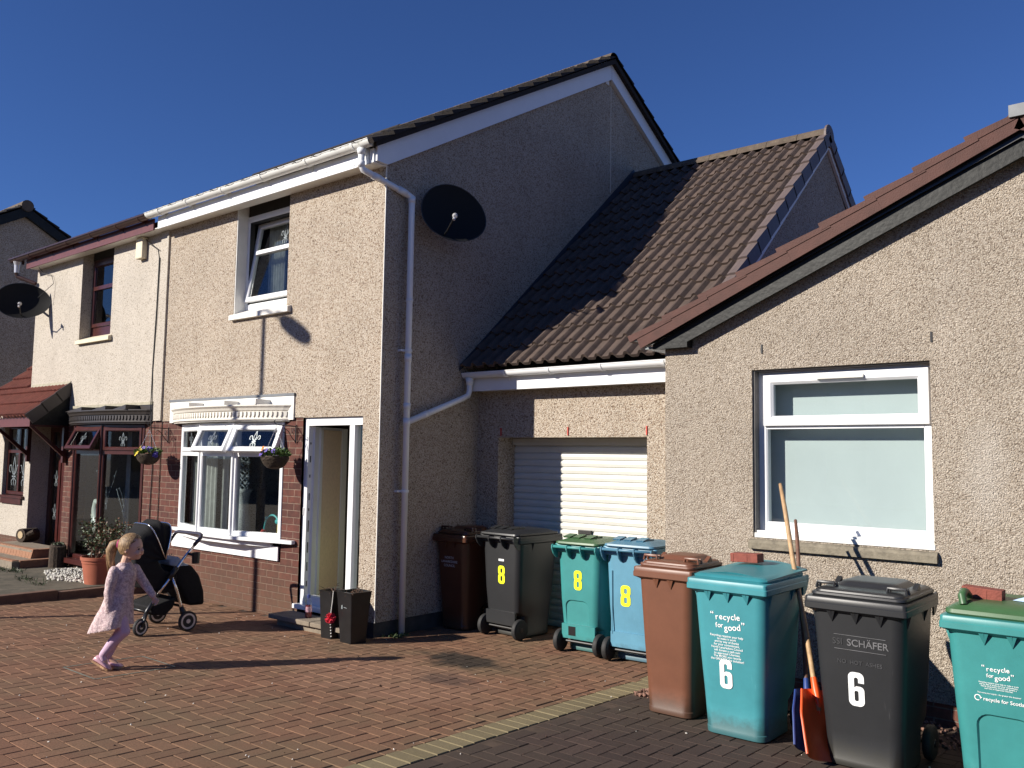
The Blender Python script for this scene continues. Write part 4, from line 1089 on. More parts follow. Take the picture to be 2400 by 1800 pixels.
# bay
mb = MB(); mb.box(-7.12, -4.62, -0.02, 0.0, 2.24, 2.46)
lbay = mb.build('bay_window', M['grey_canopy'], lh)
mb = MB(); mb.box(-7.10, -4.62, -0.03, 0.0, 2.46, 2.50); mb.build('flashing', M['mortar'], lbay)
canopy(-5.93, 1.27, 0.30, 2.20, 2.395, M['grey_canopy'], lbay)
mb = MB()
for xa, xb in ((-6.9, -6.35), (-6.1, -5.6), (-5.4, -5.0)):
    mb.prism([(xa, -0.02, 2.396), (xb, -0.02, 2.396), (xb, -0.02, 2.46)], (0, -0.2, 0))
mb.build('canopy_rib', M['grey_canopy'], lbay)
lp = [Vector((-7.05, 0.0, 0)), Vector((-6.62, -0.17, 0)), Vector((-5.70, -0.20, 0)), Vector((-4.86, 0.0, 0))]
for i, (a, b) in enumerate(zip(lp[:-1], lp[1:])):
    light(i, a, b, (0, 26, 0)[i], M['brown_upvc'], M['glass'], lbay, 0.245, 2.19, 1.80)
for p in lp[1:3]:
    mb = MB(); mb.tube([(p.x, p.y - 0.002, 0.25), (p.x, p.y - 0.002, 2.18)], 0.022, 8); mb.build('mullion', M['brown_upvc'], lbay)
mb = MB(); mb.prism([Vector((x, y, 0.175)) for x, y in ((-7.2, 0.0), (-7.2, -0.05), (-6.63, -0.27), (-5.69, -0.29), (-4.7, -0.05), (-4.7, 0.0))], (0, 0, 0.07)); mb.build('window_sill', M['brown_upvc'], lbay)
mb = MB(); mb.prism([Vector((x, y, -0.1)) for x, y in ((-7.04, 0.0), (-6.62, -0.15), (-5.7, -0.18), (-4.87, 0.0))], (0, 0, 0.274)); mb.build('bay_base', M['brick'], lbay)
curtain('curtain', -5.62, -5.5, 0.15, 0.3, 2.2, M['curtain'], lbay, 0.02, 3)
# entrance recess, door, extension wall with small window
mb = MB()
Pe = front(0.0)
wall_panel(mb, -10.05, -8.62, 0.36, 2.60, [(-9.75, -8.83, 1.02, 2.22, 0.09)], 0.09, Pe)
mb.quad((-8.62, 0, 0.1), (-8.62, 0.32, 0.1), (-8.62, 0.32, 2.6), (-8.62, 0, 2.6))
mb.quad((-10.05, 0, 0.1), (-10.05, 4, 0.1), (-10.05, 4, 2.6), (-10.05, 0, 2.6))
mb.quad((-8.80, 0.0, 0.1), (-8.62, 0.0, 0.1), (-8.62, 0.0, 0.36), (-8.80, 0.0, 0.36))
ext = mb.build('porch_wall', M['dash_cream'], lh)
mb = MB(); mb.quad((-10.05, 0.006, -0.1), (-8.80, 0.006, -0.1), (-8.80, 0.006, 0.36), (-10.05, 0.006, 0.36)); mb.build('porch_plinth', M['brick'], ext)
mb = MB(); Px = front(0.06); frame_rect(mb, -9.75, -8.83, 1.05, 2.22, 0.055, 0.0, 0.05, Px)
mb.box(-9.28, -9.22, 0.062, 0.10, 1.1, 2.17); mb.box(-9.7, -8.88, 0.061, 0.10, 1.76, 1.82)
pw = mb.build('porch_window', M['brown_upvc'], lh)
mb = MB(); pane(mb, -9.70, -8.88, 1.10, 2.17, 0.03, Px); mb.build('pane', M['glass_dark'], pw)
mb = MB(); motif(mb, -9.48, 1.45, 0.25, Px, 0.02); motif(mb, -9.05, 1.45, 0.25, Px, 0.02); motif(mb, -9.48, 1.98, 0.1, Px, 0.02); motif(mb, -9.05, 1.98, 0.1, Px, 0.02); mb.build('leaded_motif', M['silver'], pw)
mb = MB(); mb.box(-9.80, -8.78, -0.05, 0.06, 1.0, 1.04); mb.box(-9.72, -8.86, -0.03, 0.01, 0.90, 1.0); mb.build('window_sill', M['brown_upvc'], pw)
mb = MB()
mb.box(-8.62, -8.50, 0.30, 0.36, 0.24, 2.24); mb.box(-7.45, -7.362, 0.30, 0.36, 0.24, 2.24); mb.box(-8.62, -7.362, 0.301, 0.361, 2.12, 2.24); mb.box(-8.24, -8.16, 0.296, 0.36, 0.24, 2.12)
ld = mb.build('door_frame', M['brown_upvc'], lh)
mb = MB(); mb.quad((-8.5, 0.33, 0.3), (-8.24, 0.33, 0.3), (-8.24, 0.33, 2.12), (-8.5, 0.33, 2.12)); mb.build('side_light', M['glass_dark'], ld)
mb = MB()
Pd2 = front(0.326)
for z in (1.85, 1.35, 0.8): motif(mb, -8.37, z, 0.13, Pd2, 0.0)
mb.build('leaded_motif', M['silver'], ld)
mb = MB(); mb.bbox(-8.16, -7.45, 0.31, 0.35, 0.25, 2.12, 0.01)
ldoor = mb.build('door', M['brown_upvc'], lh)
mb = MB()
loops = []
for (k, d) in ((1.0, 0.309), (0.96, 0.296), (0.86, 0.296), (0.82, 0.308)):
    loops.append([Vector((-7.80 + 0.22 * k * math.cos(a), d, 1.55 + 0.43 * k * math.sin(a))) for a in [2 * math.pi * i / 28 for i in range(28)]])
mb.loft(loops, False, False)
mb.build('door_moulding', M['brown_upvc'], ldoor)
mb = MB(); mb.poly([Vector((-7.80 + 0.185 * math.cos(a), 0.305, 1.55 + 0.36 * math.sin(a))) for a in [2 * math.pi * i / 28 for i in range(28)]]); mb.build('door_light', M['glass_dark'], ldoor)
mb = MB(); Pd3 = front(0.302); motif(mb, -7.80, 1.56, 0.26, Pd3, 0.0); mb.build('leaded_motif', M['silver'], ldoor)
mb = MB(); mb.bbox(-7.92, -7.66, 0.298, 0.309, 0.96, 1.03, 0.004); mb.build('letterbox', M['brass'], ldoor)
mb = MB()
for x in (-7.98, -7.77): mb.bbox(x, x + 0.17, 0.300, 0.311, 0.40, 0.86, 0.008)
mb.build('door_panel', M['brown_upvc'], ldoor)
# porch roof: steep red pantiles over extension and entrance
PZ = 2.30; PY = -0.60; ps = Vector((0, 1.0, 0.86)).normalized()
mb = MB()
roof_tiles(mb, (-10.08, PY, PZ), (1, 0, 0), ps, 2.82, 0.60 / ps.y, 0.30, 0.13, h=0.055, thick=0.04, samples=8, rollw=0.6)
roof_tiles(mb, Vector((-10.08, 0, PZ)) + Vector((0, 0.0, 0.86 * 0.6)) , (1, 0, 0), ps, 1.30, 1.05, 0.30, 0.13, h=0.055, thick=0.04, samples=8, rollw=0.6)
pr_ = mb.build('porch_roof', M['tile_orange'], lh)
mb = MB()
for k in range(3):
    a = Vector((-7.255, PY - 0.01, PZ)) + ps * (0.27 * k); b = a + ps * 0.285; nn = Vector((0, -ps.z, ps.y))
    mb.prism([a + nn * 0.065, b + nn * 0.055, b - nn * 0.12, a - nn * 0.11], (0.03, 0, 0))
mb.build('verge_cap', M['grey_canopy'], pr_)
mb = MB(); mb.prism([(-8.70, -0.02, 2.83), (-8.70, -0.012, 2.90), (-8.70, 0.0, 2.90), (-8.70, 0.0, 2.80), (-8.70, -0.07, 2.79)], (1.45, 0, 0)); mb.build('flashing', M['mortar'], pr_)
mb = MB(); mb.box(-10.05, -7.27, PY + 0.03, PY + 0.06, PZ - 0.13, PZ + 0.01); mb.build('fascia', M['brown_fascia'], pr_)
mb = MB(); mb.quad((-10.05, PY + 0.06, PZ - 0.06), (-7.26, PY + 0.06, PZ - 0.06), (-7.26, 0.0, PZ - 0.04), (-10.05, 0.0, PZ - 0.04))
mb.poly([(-7.262, PY + 0.05, PZ - 0.1), (-7.262, 0.0, PZ - 0.1), (-7.262, 0.0, PZ + 0.46), (-7.262, PY + 0.05, PZ + 0.0)])
mb.build('porch_soffit', M['black_wood'], pr_)
for x in (-8.66, -7.30):
    mb = MB(); mb.box(x - 0.03, x + 0.03, -0.06, 0.0, 1.62, PZ - 0.1); mb.box(x - 0.03, x + 0.03, PY + 0.06, -0.06, PZ - 0.13, PZ - 0.07)
    mb.prism([(x - 0.025, -0.06, 1.72), (x - 0.025, -0.06, 1.80), (x - 0.025, PY + 0.10, PZ - 0.13), (x - 0.025, PY + 0.04, PZ - 0.13)], (0.05, 0, 0))
    mb.build('porch_bracket', M['brown_upvc'], pr_)
# brick entrance steps
steps = MB()
steps.box(-8.85, -6.85, -0.86, -0.03, -0.1, 0.20)
st = steps.build('entrance_steps', M['slab'])
tag(st, 'two low brick edged steps below the dark entrance door', 'steps')
mb = MB(); mb.box(-8.62, -7.36, -0.02, 0.32, 0.0, 0.24); mb.box(-8.7, -7.10, -0.50, -0.03, 0.205, 0.32); mb.build('upper_step', M['slab'], st)
M['brick_edge'] = mat('brick_edging', (0.28, 0.14, 0.08), 0.9, 0.2, 14, 0.4, 60)
mb = MB()
for (xa, xb, yb, z0, z1, right) in ((-8.9, -6.84, -0.87, 0.02, 0.215, True), (-8.75, -7.09, -0.52, 0.20, 0.335, True)):
    x = xa
    while x < xb - 0.05:
        mb.prism([(x + 0.004, yb, z0), (x + 0.004, yb + 0.03, z1), (x + 0.004, yb + 0.11, z1), (x + 0.004, yb + 0.11, z0)], (0.105, 0, 0)); x += 0.112
    mb.box(xb - 0.11, xb + 0.005, yb + 0.115, -0.035, z0, z1 - 0.006)
mb.build('step_edge', M['brick_edge'], st)
# kerb between terrace and driveway
mb = MB(); y = -8.5
while y < -0.05:
    y2 = min(y + 0.9, -0.03); mb.bbox(-4.42, -4.30, y + 0.003, y2, gz(y) - 0.08, gz((y + y2) / 2) + 0.10, 0.012); y = y2 + 0.003
M['kerb'] = mat('kerb', (0.13, 0.07, 0.045), 0.9, 0.25, 9, 0.4, 60)
tag(mb.build('kerb', M['kerb']), kind='structure')

# ================================================================== FAR HOUSE, gable in shade
fh = thing('house', 'distant house at far left, shaded gable with dark roof behind the porch', 'house', (-15.3, 2.15, 0))
FX = -15.3; FY = 2.15; F0, F1 = FY - 4.25, FY + 4.25
mb = MB()
mb.poly([(FX, F0, -0.1), (FX, F1, -0.1), (FX, F1, 5.0), (FX, FY, 7.40), (FX, F0, 5.0)])
mb.quad((FX, F0, -0.1), (FX - 5, F0, -0.1), (FX - 5, F0, 5.0), (FX, F0, 5.0)); mb.quad((FX, F1, -0.1), (FX - 5, F1, -0.1), (FX - 5, F1, 5.0), (FX, F1, 5.0))
mb.poly([(FX - 5, F0, -0.1), (FX - 5, F1, -0.1), (FX - 5, F1, 5.0), (FX - 5, FY, 7.40), (FX - 5, F0, 5.0)])
mb.build('wall', M['dash'], fh)
mb = MB()
fs_ = Vector((0, 4.5, 2.62))
roof_tiles(mb, (FX - 5, FY - 4.5, 5.02), (1, 0, 0), fs_, 5.14, fs_.length, 0.335, 0.168, thick=0.04, samples=5)
roof_tiles(mb, (FX + 0.14, FY + 4.5, 5.02), (-1, 0, 0), Vector((0, -4.5, 2.62)), 5.14, fs_.length, 0.335, 0.168, thick=0.04, samples=5)
fr_ = mb.build('roof', M['tile_dark'], fh)
mb = MB(); mb.tube([(FX - 5, FY, 7.62), (FX + 0.15, FY, 7.62)], 0.14, 14); mb.build('ridge_tile', M['ridge'], fr_)
mb = MB()
mb.prism([(FX + 0.01, FY - 4.4, 4.86), (FX + 0.01, FY, 7.36), (FX + 0.01, FY, 7.60), (FX + 0.01, FY - 4.4, 5.06)], (0.10, 0, 0))
mb.prism([(FX + 0.012, FY + 4.4, 4.86), (FX + 0.012, FY + 0.003, 7.362), (FX + 0.012, FY + 0.003, 7.602), (FX + 0.012, FY + 4.4, 5.06)], (0.10, 0, 0))
mb.build('bargeboard', M['black_wood'], fh)

# ================================================================== satellite dishes
def dish(name, label, c, normal, w, h, roll, arm_root, lit=None):
    t = thing(name, label, 'satellite dish', arm_root, 0, 'satellite dishes on the house walls')
    nrm = Vector(normal).normalized(); side = Vector((0, 0, 1)).cross(nrm).normalized(); upv = nrm.cross(side)
    Rr = Matrix.Rotation(roll, 3, nrm); side = Rr @ side; upv = Rr @ upv
    c = Vector(c); mb = MB(); mb.sm = True; loops = []
    for k in range(9):
        r = 0.02 + 0.98 * k / 8
        loops.append([c + side * (w / 2 * r * math.cos(a)) + upv * (h / 2 * r * math.sin(a) * (1.0 - 0.08 * math.cos(a))) + nrm * (0.075 * r * r - 0.075) for a in [2 * math.pi * i / 40 for i in range(40)]])
    mb.loft(loops, True, False)
    back = [[p - nrm * 0.006 for p in l] for l in loops[::-1]]
    mb.loft(back, False, True)
    mb.loft([loops[-1], back[0]], False, False)
    ds = mb.build('reflector', M['dish'], t, angle=40)
    mb = MB(); rim = loops[-1]
    mb.tube(rim + [rim[0], rim[1]], 0.006, 6, False); mb.build('rim', M['dish_rim'], ds)
    root = c - upv * h * 0.42 - nrm * 0.02; lnb = c - upv * h * 0.16 + nrm * 0.30 - side * 0.0
    lnb = c - upv * h * 0.36 + nrm * 0.34
    mb = MB(); mb.tube([root, c - upv * h * 0.47 + nrm * 0.14, lnb], 0.010, 8); mb.build('arm', M['black_plastic'], t)
    d = (c - lnb).normalized(); mb = MB()
    mb.tube([lnb - d * 0.045, lnb, lnb + d * 0.05], [0.018, 0.022, 0.03], 12); mb.tube([lnb - d * 0.01, lnb - d * 0.03 - upv * 0.045], [0.017, 0.015], 8); mb.build('receiver', M['alu'], t)
    mb = MB(); bk = c - nrm * 0.10; mb.tube([c - nrm * 0.075, bk, Vector(arm_root)], 0.02, 8)
    a = Vector(arm_root); mb.box(a.x - 0.06, a.x + 0.06, a.y - 0.06, a.y + 0.06, a.z - 0.09, a.z + 0.09) if False else None
    mb.build('wall_bracket', M['black_plastic'], t)
    return t
m_, nt_, b_ = nodes('dish_mesh'); b_.inputs['Base Color'].default_value = (0.013, 0.013, 0.013, 1); b_.inputs['Roughness'].default_value = 0.6; b_.inputs['Specular IOR Level'].default_value = 0.15; M['dish'] = m_
M['dish_rim'] = mat('dish_rim', (0.03, 0.032, 0.034), 0.4)
dish('satellite_dish', 'black oval satellite dish on the shaded gable wall beside the white downpipe', (0.33, 0.70, 4.45), (0.85, -0.50, 0.22), 0.74, 0.66, R(-24), (0.0, 0.80, 4.40))
dish('satellite_dish', 'black oval satellite dish at the left corner of the cream rendered house', (-8.34, -0.37, 4.24), (0.86, -0.45, 0.28), 0.80, 0.62, R(0), (-8.55, 0.0, 4.15))

# alarm box and cables
mb = MB(); mb.bbox(-5.22, -5.03, -0.085, 0.0, 4.55, 4.86, 0.02)
tag(mb.build('alarm_box', M['cream_sill']), 'small cream alarm box under the brown eaves', 'alarm box')
mb = MB()
mb.tube([(-5.02, -0.03, 4.82), (-4.85, -0.05, 4.72), (-4.66, -0.035, 4.62), (-4.62, -0.035, 4.5), (-4.63, -0.034, 3.8), (-4.66, -0.034, 3.0), (-4.66, -0.034, 2.4), (-4.63, -0.03, 2.15), (-4.60, -0.0, 1.6), (-4.62, 0.0, 1.0), (-4.62, 0.0, 0.5)], 0.007, 6)
mb.tube([(-4.60, -0.033, 4.5), (-4.605, -0.037, 3.6), (-4.64, -0.037, 2.9), (-4.60, -0.036, 2.25)], 0.005, 6)
tag(mb.build('cable', M['cable']), 'black cables running down the seam between the two front walls', 'cable')
mb = MB(); mb.tube([(-8.5, -0.1, 4.87), (-8.4, -0.05, 4.75), (-8.15, -0.03, 4.7), (-8.05, -0.025, 4.55), (-8.2, -0.2, 4.3)], 0.005, 6)
tag(mb.build('cable', M['cable']), 'thin black aerial cable looping from brown eaves to the left dish', 'cable')

# ================================================================== lettering
def text_mesh(lines, spread=1.0):
    """lines of (string, size, x, y, rotation); returns one bmesh lying in the XY plane"""
    out = bmesh.new()
    for (s, size, x, y, rot) in lines:
        c = bpy.data.curves.new('t', 'FONT'); c.body = s; c.size = size; c.align_x = 'CENTER'; c.align_y = 'CENTER'; c.resolution_u = 3
        c.offset = size * 0.012
        o = bpy.data.objects.new('t', c); col.objects.link(o)
        dg = bpy.context.evaluated_depsgraph_get()
        me = bpy.data.meshes.new_from_object(o.evaluated_get(dg))
        me.transform(Matrix.Translation((x, y, 0)) @ Matrix.Rotation(rot, 4, 'Z'))
        out.from_mesh(me)
        bpy.data.objects.remove(o); bpy.data.curves.remove(c); bpy.data.meshes.remove(me)
    return out
def outline_mesh(polys, thick=0.0):
    c = bpy.data.curves.new('d', 'CURVE'); c.dimensions = '2D'; c.fill_mode = 'BOTH'; c.extrude = thick
    for p in polys:
        sp = c.splines.new('POLY'); sp.points.add(len(p) - 1); sp.use_cyclic_u = True
        for q, (x, y) in zip(sp.points, p): q.co = (x, y, 0, 1)
    o = bpy.data.objects.new('d', c); col.objects.link(o)
    dg = bpy.context.evaluated_depsgraph_get()
    me = bpy.data.meshes.new_from_object(o.evaluated_get(dg))
    bm = bmesh.new(); bm.from_mesh(me)
    bpy.data.objects.remove(o); bpy.data.curves.remove(c); bpy.data.meshes.remove(me)
    return bm
def arcp(cx, cy, r, a0, a1, n=6):
    return [(cx + r * math.cos(R(a0 + (a1 - a0) * k / n)), cy + r * math.sin(R(a0 + (a1 - a0) * k / n))) for k in range(n + 1)]
def rr2(x0, y0, x1, y1, r): return arcp(x1 - r, y1 - r, r, 0, 90) + arcp(x0 + r, y1 - r, r, 90, 180) + arcp(x0 + r, y0 + r, r, 180, 270) + arcp(x1 - r, y0 + r, r, 270, 360)
def digit(ch, w, h):
    k = h / 2.2
    if ch == '8':
        outer = arcp(.64, 1.84, .36, 0, 90) + arcp(.36, 1.84, .36, 90, 180) + [(0, 1.4), (.03, 1.25), (.11, 1.14), (.03, 1.0), (0, .85)] + arcp(.36, .36, .36, 180, 270) + arcp(.64, .36, .36, 270, 360) + [(1, .85), (.97, 1.0), (.89, 1.14), (.97, 1.25), (1, 1.4)]
        polys = [outer, rr2(.35, 1.33, .65, 1.86, .12), rr2(.35, .34, .65, .95, .12)]
    else:
        outer = [(1, 1.52)] + arcp(.66, 1.86, .34, 0, 90) + arcp(.34, 1.86, .34, 90, 180) + arcp(.34, .34, .34, 180, 270) + arcp(.66, .34, .34, 270, 360) + arcp(.72, 1.02, .28, 0, 90) + [(.5, 1.3), (.37, 1.2), (.37, 1.76), (.43, 1.86), (.57, 1.86), (.63, 1.76), (.63, 1.52)]
        polys = [outer, rr2(.37, .33, .63, 1.0, .11)]
    polys = [[((x - .5) * w, (y - 1.1) * k) for x, y in p] for p in polys]
    return outline_mesh(polys)
def recycle_words(s):
    L = []
    for i, ch in enumerate('recycle'): L.append((ch, s, (-0.27 + i * 0.098 + (0.02 if i > 3 else 0)) * s / 0.155 * 0.155 / 0.155 * 1.0, 0, 0))
    out = []
    xs = [0, .105, .27, .43, .585, .73, .80]
    wv = [0.0, 0.06, 0.03, 0.07, 0.14, 0.17, 0.17]
    tot = 0.95
    for ch, u, v in zip('recycle', [0.0, .52, 1.02, 1.52, 2.0, 2.36, 2.72], wv): out.append((ch, s, (u - 1.25) * s, v * s + 0.12 * s, R(6)))
    for ch, u, v in zip('for', [-0.1, .28, .62], [0.0, .02, .03]): out.append((ch, s * .82, (u - 1.25) * s, (v - .86) * s, R(3)))
    for ch, u, v in zip('good', [1.12, 1.66, 2.2, 2.74], [-.14, -.06, .02, .08]): out.append((ch, s * 1.05, (u - 1.25) * s, (v - .95) * s, R(5)))
    out.append(('\u201c', s * 1.1, -1.85 * s, 0.3 * s, 0)); out.append(('\u201d', s * 1.1, 2.05 * s, -.62 * s, 0))
    return out

# ================================================================== WHEELIE BINS
def make_bin(label, loc, rz, W, D, body_m, lid_m, lid='panel', group=None, H=1.0, face='front', wheels=True, marks=(), arch=None, gusset=3, groove=False, rim_m=None, lean=0.0):
    t = thing('wheelie_bin', label, 'wheelie bin', (loc[0], loc[1], gz(loc[1]) + 0.002), rz, group)
    if lean: t.rotation_euler = (lean, 0, rz)
    LOCAL.add(t.name)
    zr = 0.905 * H
    wb, wt = W * 0.745, W * 0.915
    yfb, yft = -D * 0.33, -D * 0.435; yrb, yrt = D * 0.385, D * 0.43
    yf = lambda z: yfb + (yft - yfb) * z / zr
    yr = lambda z: yrb + (yrt - yrb) * z / zr
    wd = lambda z: wb + (wt - wb) * z / zr
    def sec(z, inset=0.0, rear=None, r=0.075):
        y0, y1 = yf(z) + inset, (yr(z) if rear is None else rear) - inset
        return rrect(wd(z) - 2 * inset, y1 - y0, r, z, 0, (y0 + y1) / 2, 6)
    mb = MB(); mb.sm = True
    mb.loft([sec(0.0, 0.02, yrb - 0.11), sec(0.015, 0.0, yrb - 0.10), sec(0.05, 0.0, yrb - 0.10), sec(0.055, 0.003, yrb - 0.10), sec(0.22, 0.003, yrb - 0.10), sec(0.27, 0.003, yrb - 0.0), sec(0.5, 0.0), sec(zr - 0.12, 0.0), sec(zr, 0.0)])
    body = mb.build('body', body_m, t, angle=38)
    # rim collar with gussets
    rm = rim_m or body_m
    y0, y1 = -D * 0.49, D * 0.455
    rc = lambda ins, z, r=0.022: rrect(W - 2 * ins, (y1 - y0) - 2 * ins, r, z, 0, (y0 + y1) / 2, 4)
    mb = MB(); mb.sm = True
    mb.loft([rc(0.05, zr - 0.03), rc(0.022, zr - 0.012), rc(0.004, zr - 0.004), rc(0.0, zr), rc(0.0, zr + 0.032), rc(0.004, zr + 0.036), rc(0.004, zr + 0.062), rc(0.008, zr + 0.068), rc(0.05, zr + 0.070)])
    mb.sm = False
    for i in range(gusset):
        x = (i - (gusset - 1) / 2) * W * 0.235
        mb.prism([(x - 0.003, yf(zr) + 0.01, zr - 0.085), (x - 0.003, yf(zr) + 0.01, zr), (x - 0.003, y0 + 0.008, zr)], (0.006, 0, 0))
        mb.prism([(x - 0.028, y0 + 0.012, zr - 0.002), (x + 0.028, y0 + 0.012, zr - 0.002), (x, yf(zr - .07) - 0.004, zr - 0.075)], (0, 0.006, 0))
    for sx in (-1, 1):
        mb.prism([(sx * wt / 2 * 0.99, yf(zr) + 0.07, zr - 0.08), (sx * wt / 2 * 0.99, yf(zr) + 0.07, zr), (sx * (W / 2 - 0.005), yf(zr) + 0.07, zr)], (0, 0.006, 0))
        mb.prism([(sx * wt / 2 * 0.99, 0.1, zr - 0.08), (sx * wt / 2 * 0.99, 0.1, zr), (sx * (W / 2 - 0.005), 0.1, zr)], (0, 0.006, 0))
    mb.build('rim', rm, t, angle=38)
    # lid
    zt = zr + 0.071
    lw, ly0, ly1 = W - 0.055, y0 + 0.05, y1 + 0.015
    lc = lambda ins, z, r=0.05: rrect(lw - 2 * ins, (ly1 - ly0) - 2 * ins, max(0.012, r), z, 0, (ly0 + ly1) / 2, 5)
    mb = MB(); mb.sm = True
    if lid == 'panel':
        mb.loft([lc(0.0, zt - .003), lc(-0.006, zt + 0.008), lc(-0.004, zt + 0.020), lc(0.010, zt + 0.024), lc(0.014, zt + 0.034), lc(0.03, zt + 0.042), lc(0.06, zt + 0.046)])
        pc = lambda ins, z: rrect(lw * 0.60 - 2 * ins, (ly1 - ly0) * 0.52 - 2 * ins, 0.05, z, 0.0, (ly0 + ly1) / 2 + 0.06, 4)
        mb.loft([pc(-0.035, zt + 0.040), pc(0.0, zt + 0.070), pc(0.012, zt + 0.076), pc(0.05, zt + 0.078)])
        mb.sm = False
        for sx in (-1, 1):
            cx, cy = sx * lw * 0.385, ly0 + 0.085
            mb.tube([(cx - 0.055, cy, zt + 0.035), (cx - 0.05, cy, zt + 0.07), (cx + 0.05, cy, zt + 0.07), (cx + 0.055, cy, zt + 0.035)], 0.011, 8)
            mb.tube([(cx - 0.055, cy + .05, zt + 0.035), (cx - 0.05, cy + .05, zt + 0.064), (cx + 0.05, cy + .05, zt + 0.064), (cx + 0.055, cy + .05, zt + 0.035)], 0.011, 8)
            mb.box(cx - 0.05, cx + 0.05, cy - 0.0, cy + 0.05, zt + 0.060, zt + 0.066)
            mb.prism([(sx * lw * 0.46, 0.02, zt + 0.03), (sx * lw * 0.46, 0.12, zt + 0.03), (sx * lw * 0.46, 0.10, zt + 0.075)], (-sx * 0.03, 0, 0))
    elif lid == 'wave':
        mb.loft([lc(0.0, zt - .003), lc(-0.004, zt + 0.010), lc(0.006, zt + 0.022), lc(0.02, zt + 0.03), lc(0.05, zt + 0.034)])
        nx, ny = 20, 14; top = []; bot = []
        for j in range(ny + 1):
            for i in range(nx + 1):
                u = i / nx * 2 - 1; v = j / ny
                fy = ly0 + 0.045 + 0.035 * math.cos(u * 3.14) * (1 - v) * 0.6
                y = fy + (ly1 + 0.03 - fy) * v; x = u * (lw / 2 + 0.006) * (1 - 0.02 * (1 - v))
                z = zt + 0.030 + 0.026 * (0.5 + 0.5 * math.cos(u * 3.0)) * (0.55 + 0.45 * v) + 0.018 * v - 0.012 * (abs(u) ** 4)
                top.append((x, y, z)); bot.append((x, y + 0.006, z - 0.012))
        fs = []; m_ = nx + 1
        for j in range(ny):
            for i in range(nx):
                a = j * m_ + i; fs.append((a, a + 1, a + m_ + 1, a + m_)); k = len(top); fs.append((k + a, k + a + m_, k + a + m_ + 1, k + a + 1))
        k = len(top)
        for i in range(nx): fs.append((i, k + i, k + i + 1, i + 1)); a = ny * m_ + i; fs.append((a, a + 1, k + a + 1, k + a))
        for j in range(ny): a = j * m_; fs.append((a, a + m_, k + a + m_, k + a)); a = j * m_ + nx; fs.append((a, k + a, k + a + m_, a + m_))
        mb.add(top + bot, fs)
    elif lid == 'dome':
        mb.loft([lc(0.0, zt - .003), lc(-0.010, zt + 0.010), lc(-0.006, zt + 0.03), lc(0.012, zt + 0.038), lc(0.02, zt + 0.045), lc(0.05, zt + 0.06), lc(0.09, zt + 0.068), lc(0.16, zt + 0.070)])
        mb.sm = False
        for sx in (-1, 1):
            cx, cy = sx * (lw / 2 - 0.075), ly0 + 0.10
            mb.sm = True
            mb.tube([(cx - sx * 0.01, cy - 0.06, zt + 0.055), (cx, cy - 0.045, zt + 0.10), (cx, cy, zt + 0.118), (cx - sx * .0, cy + 0.05, zt + 0.112), (cx - sx * 0.01, cy + 0.09, zt + 0.085)], [0.02, 0.022, 0.022, 0.02, 0.018], 10)
    elif lid == 'slope':                                    # long lid falling towards the front, seen from behind
        mb.loft([lc(0.0, zt - .003), lc(-0.008, zt + 0.006), lc(-0.004, zt + 0.022), lc(0.02, zt + 0.026), lc(0.07, zt + 0.048), lc(0.11, zt + 0.055), lc(0.16, zt + 0.058)])
        mb.sm = False
        for x in (-0.11, 0.02, 0.13):
            mb.prism([(x, ly1 - 0.02, zt + 0.02), (x, ly1 - 0.30, zt + 0.05), (x, ly1 - 0.30, zt + 0.07), (x, ly1 - 0.10, zt + 0.065)], (0.012, 0, 0))
            mb.prism([(x, ly1 - 0.10, zt + 0.05), (x + 0.08, ly1 - 0.10, zt + 0.05), (x + 0.08, ly1 - 0.22, zt + 0.072), (x, ly1 - 0.22, zt + 0.072)], (0, 0.01, 0.012))
    lo = mb.build('lid', lid_m, t, angle=38)
    # rear grip bar on lobed brackets
    mb = MB(); yb = D * 0.455 + 0.055; zb = zr + 0.045
    mb.sm = True; mb.tube([(-W * 0.46, yb, zb), (W * 0.46, yb, zb)], 0.0135, 10); mb.sm = False
    for x in (-W * 0.47, -W * 0.16, W * 0.13, W * 0.44):
        mb.prism([(x, yb - 0.085, zb - 0.115), (x, yb - 0.05, zb - 0.105), (x, yb - 0.01, zb - 0.07), (x, yb + 0.018, zb - 0.02), (x, yb + 0.018, zb + 0.012), (x, yb, zb + 0.022), (x, yb - 0.085, zb + 0.01)], (0.012, 0, 0))
    mb.build('handle', lid_m if (lid == 'slope' and not rim_m) else body_m, t)
    # wheels on an axle
    if wheels:
        rw = 0.105
        mb = MB(); mb.tube([(-W * 0.46, yrb - 0.02, rw), (W * 0.46, yrb - 0.02, rw)], 0.011, 8); mb.build('axle', M['iron'], t)
        for sx in (-1, 1):
            Mx = Matrix.Translation((sx * (wb / 2 + 0.022), yrb - 0.02, rw)) @ Matrix.Rotation(R(90) * sx, 4, 'Y')
            mb = MB(); mb.sm = True
            mb.lathe([(0.05, -0.028), (0.088, -0.028), (0.100, -0.022), (rw, -0.012), (rw, 0.012), (0.100, 0.022), (0.088, 0.028), (0.05, 0.028)], n=28, M=Mx)
            wo = mb.build('wheel', M['rubber'], t, angle=35)
            mb = MB(); mb.lathe([(0.0, -0.015), (0.076, -0.02), (0.076, 0.02), (0.06, 0.012), (0.03, 0.014), (0.022, 0.032), (0.0, 0.033)], n=24, M=Mx); mb.build('hub', M['black_plastic'], wo)
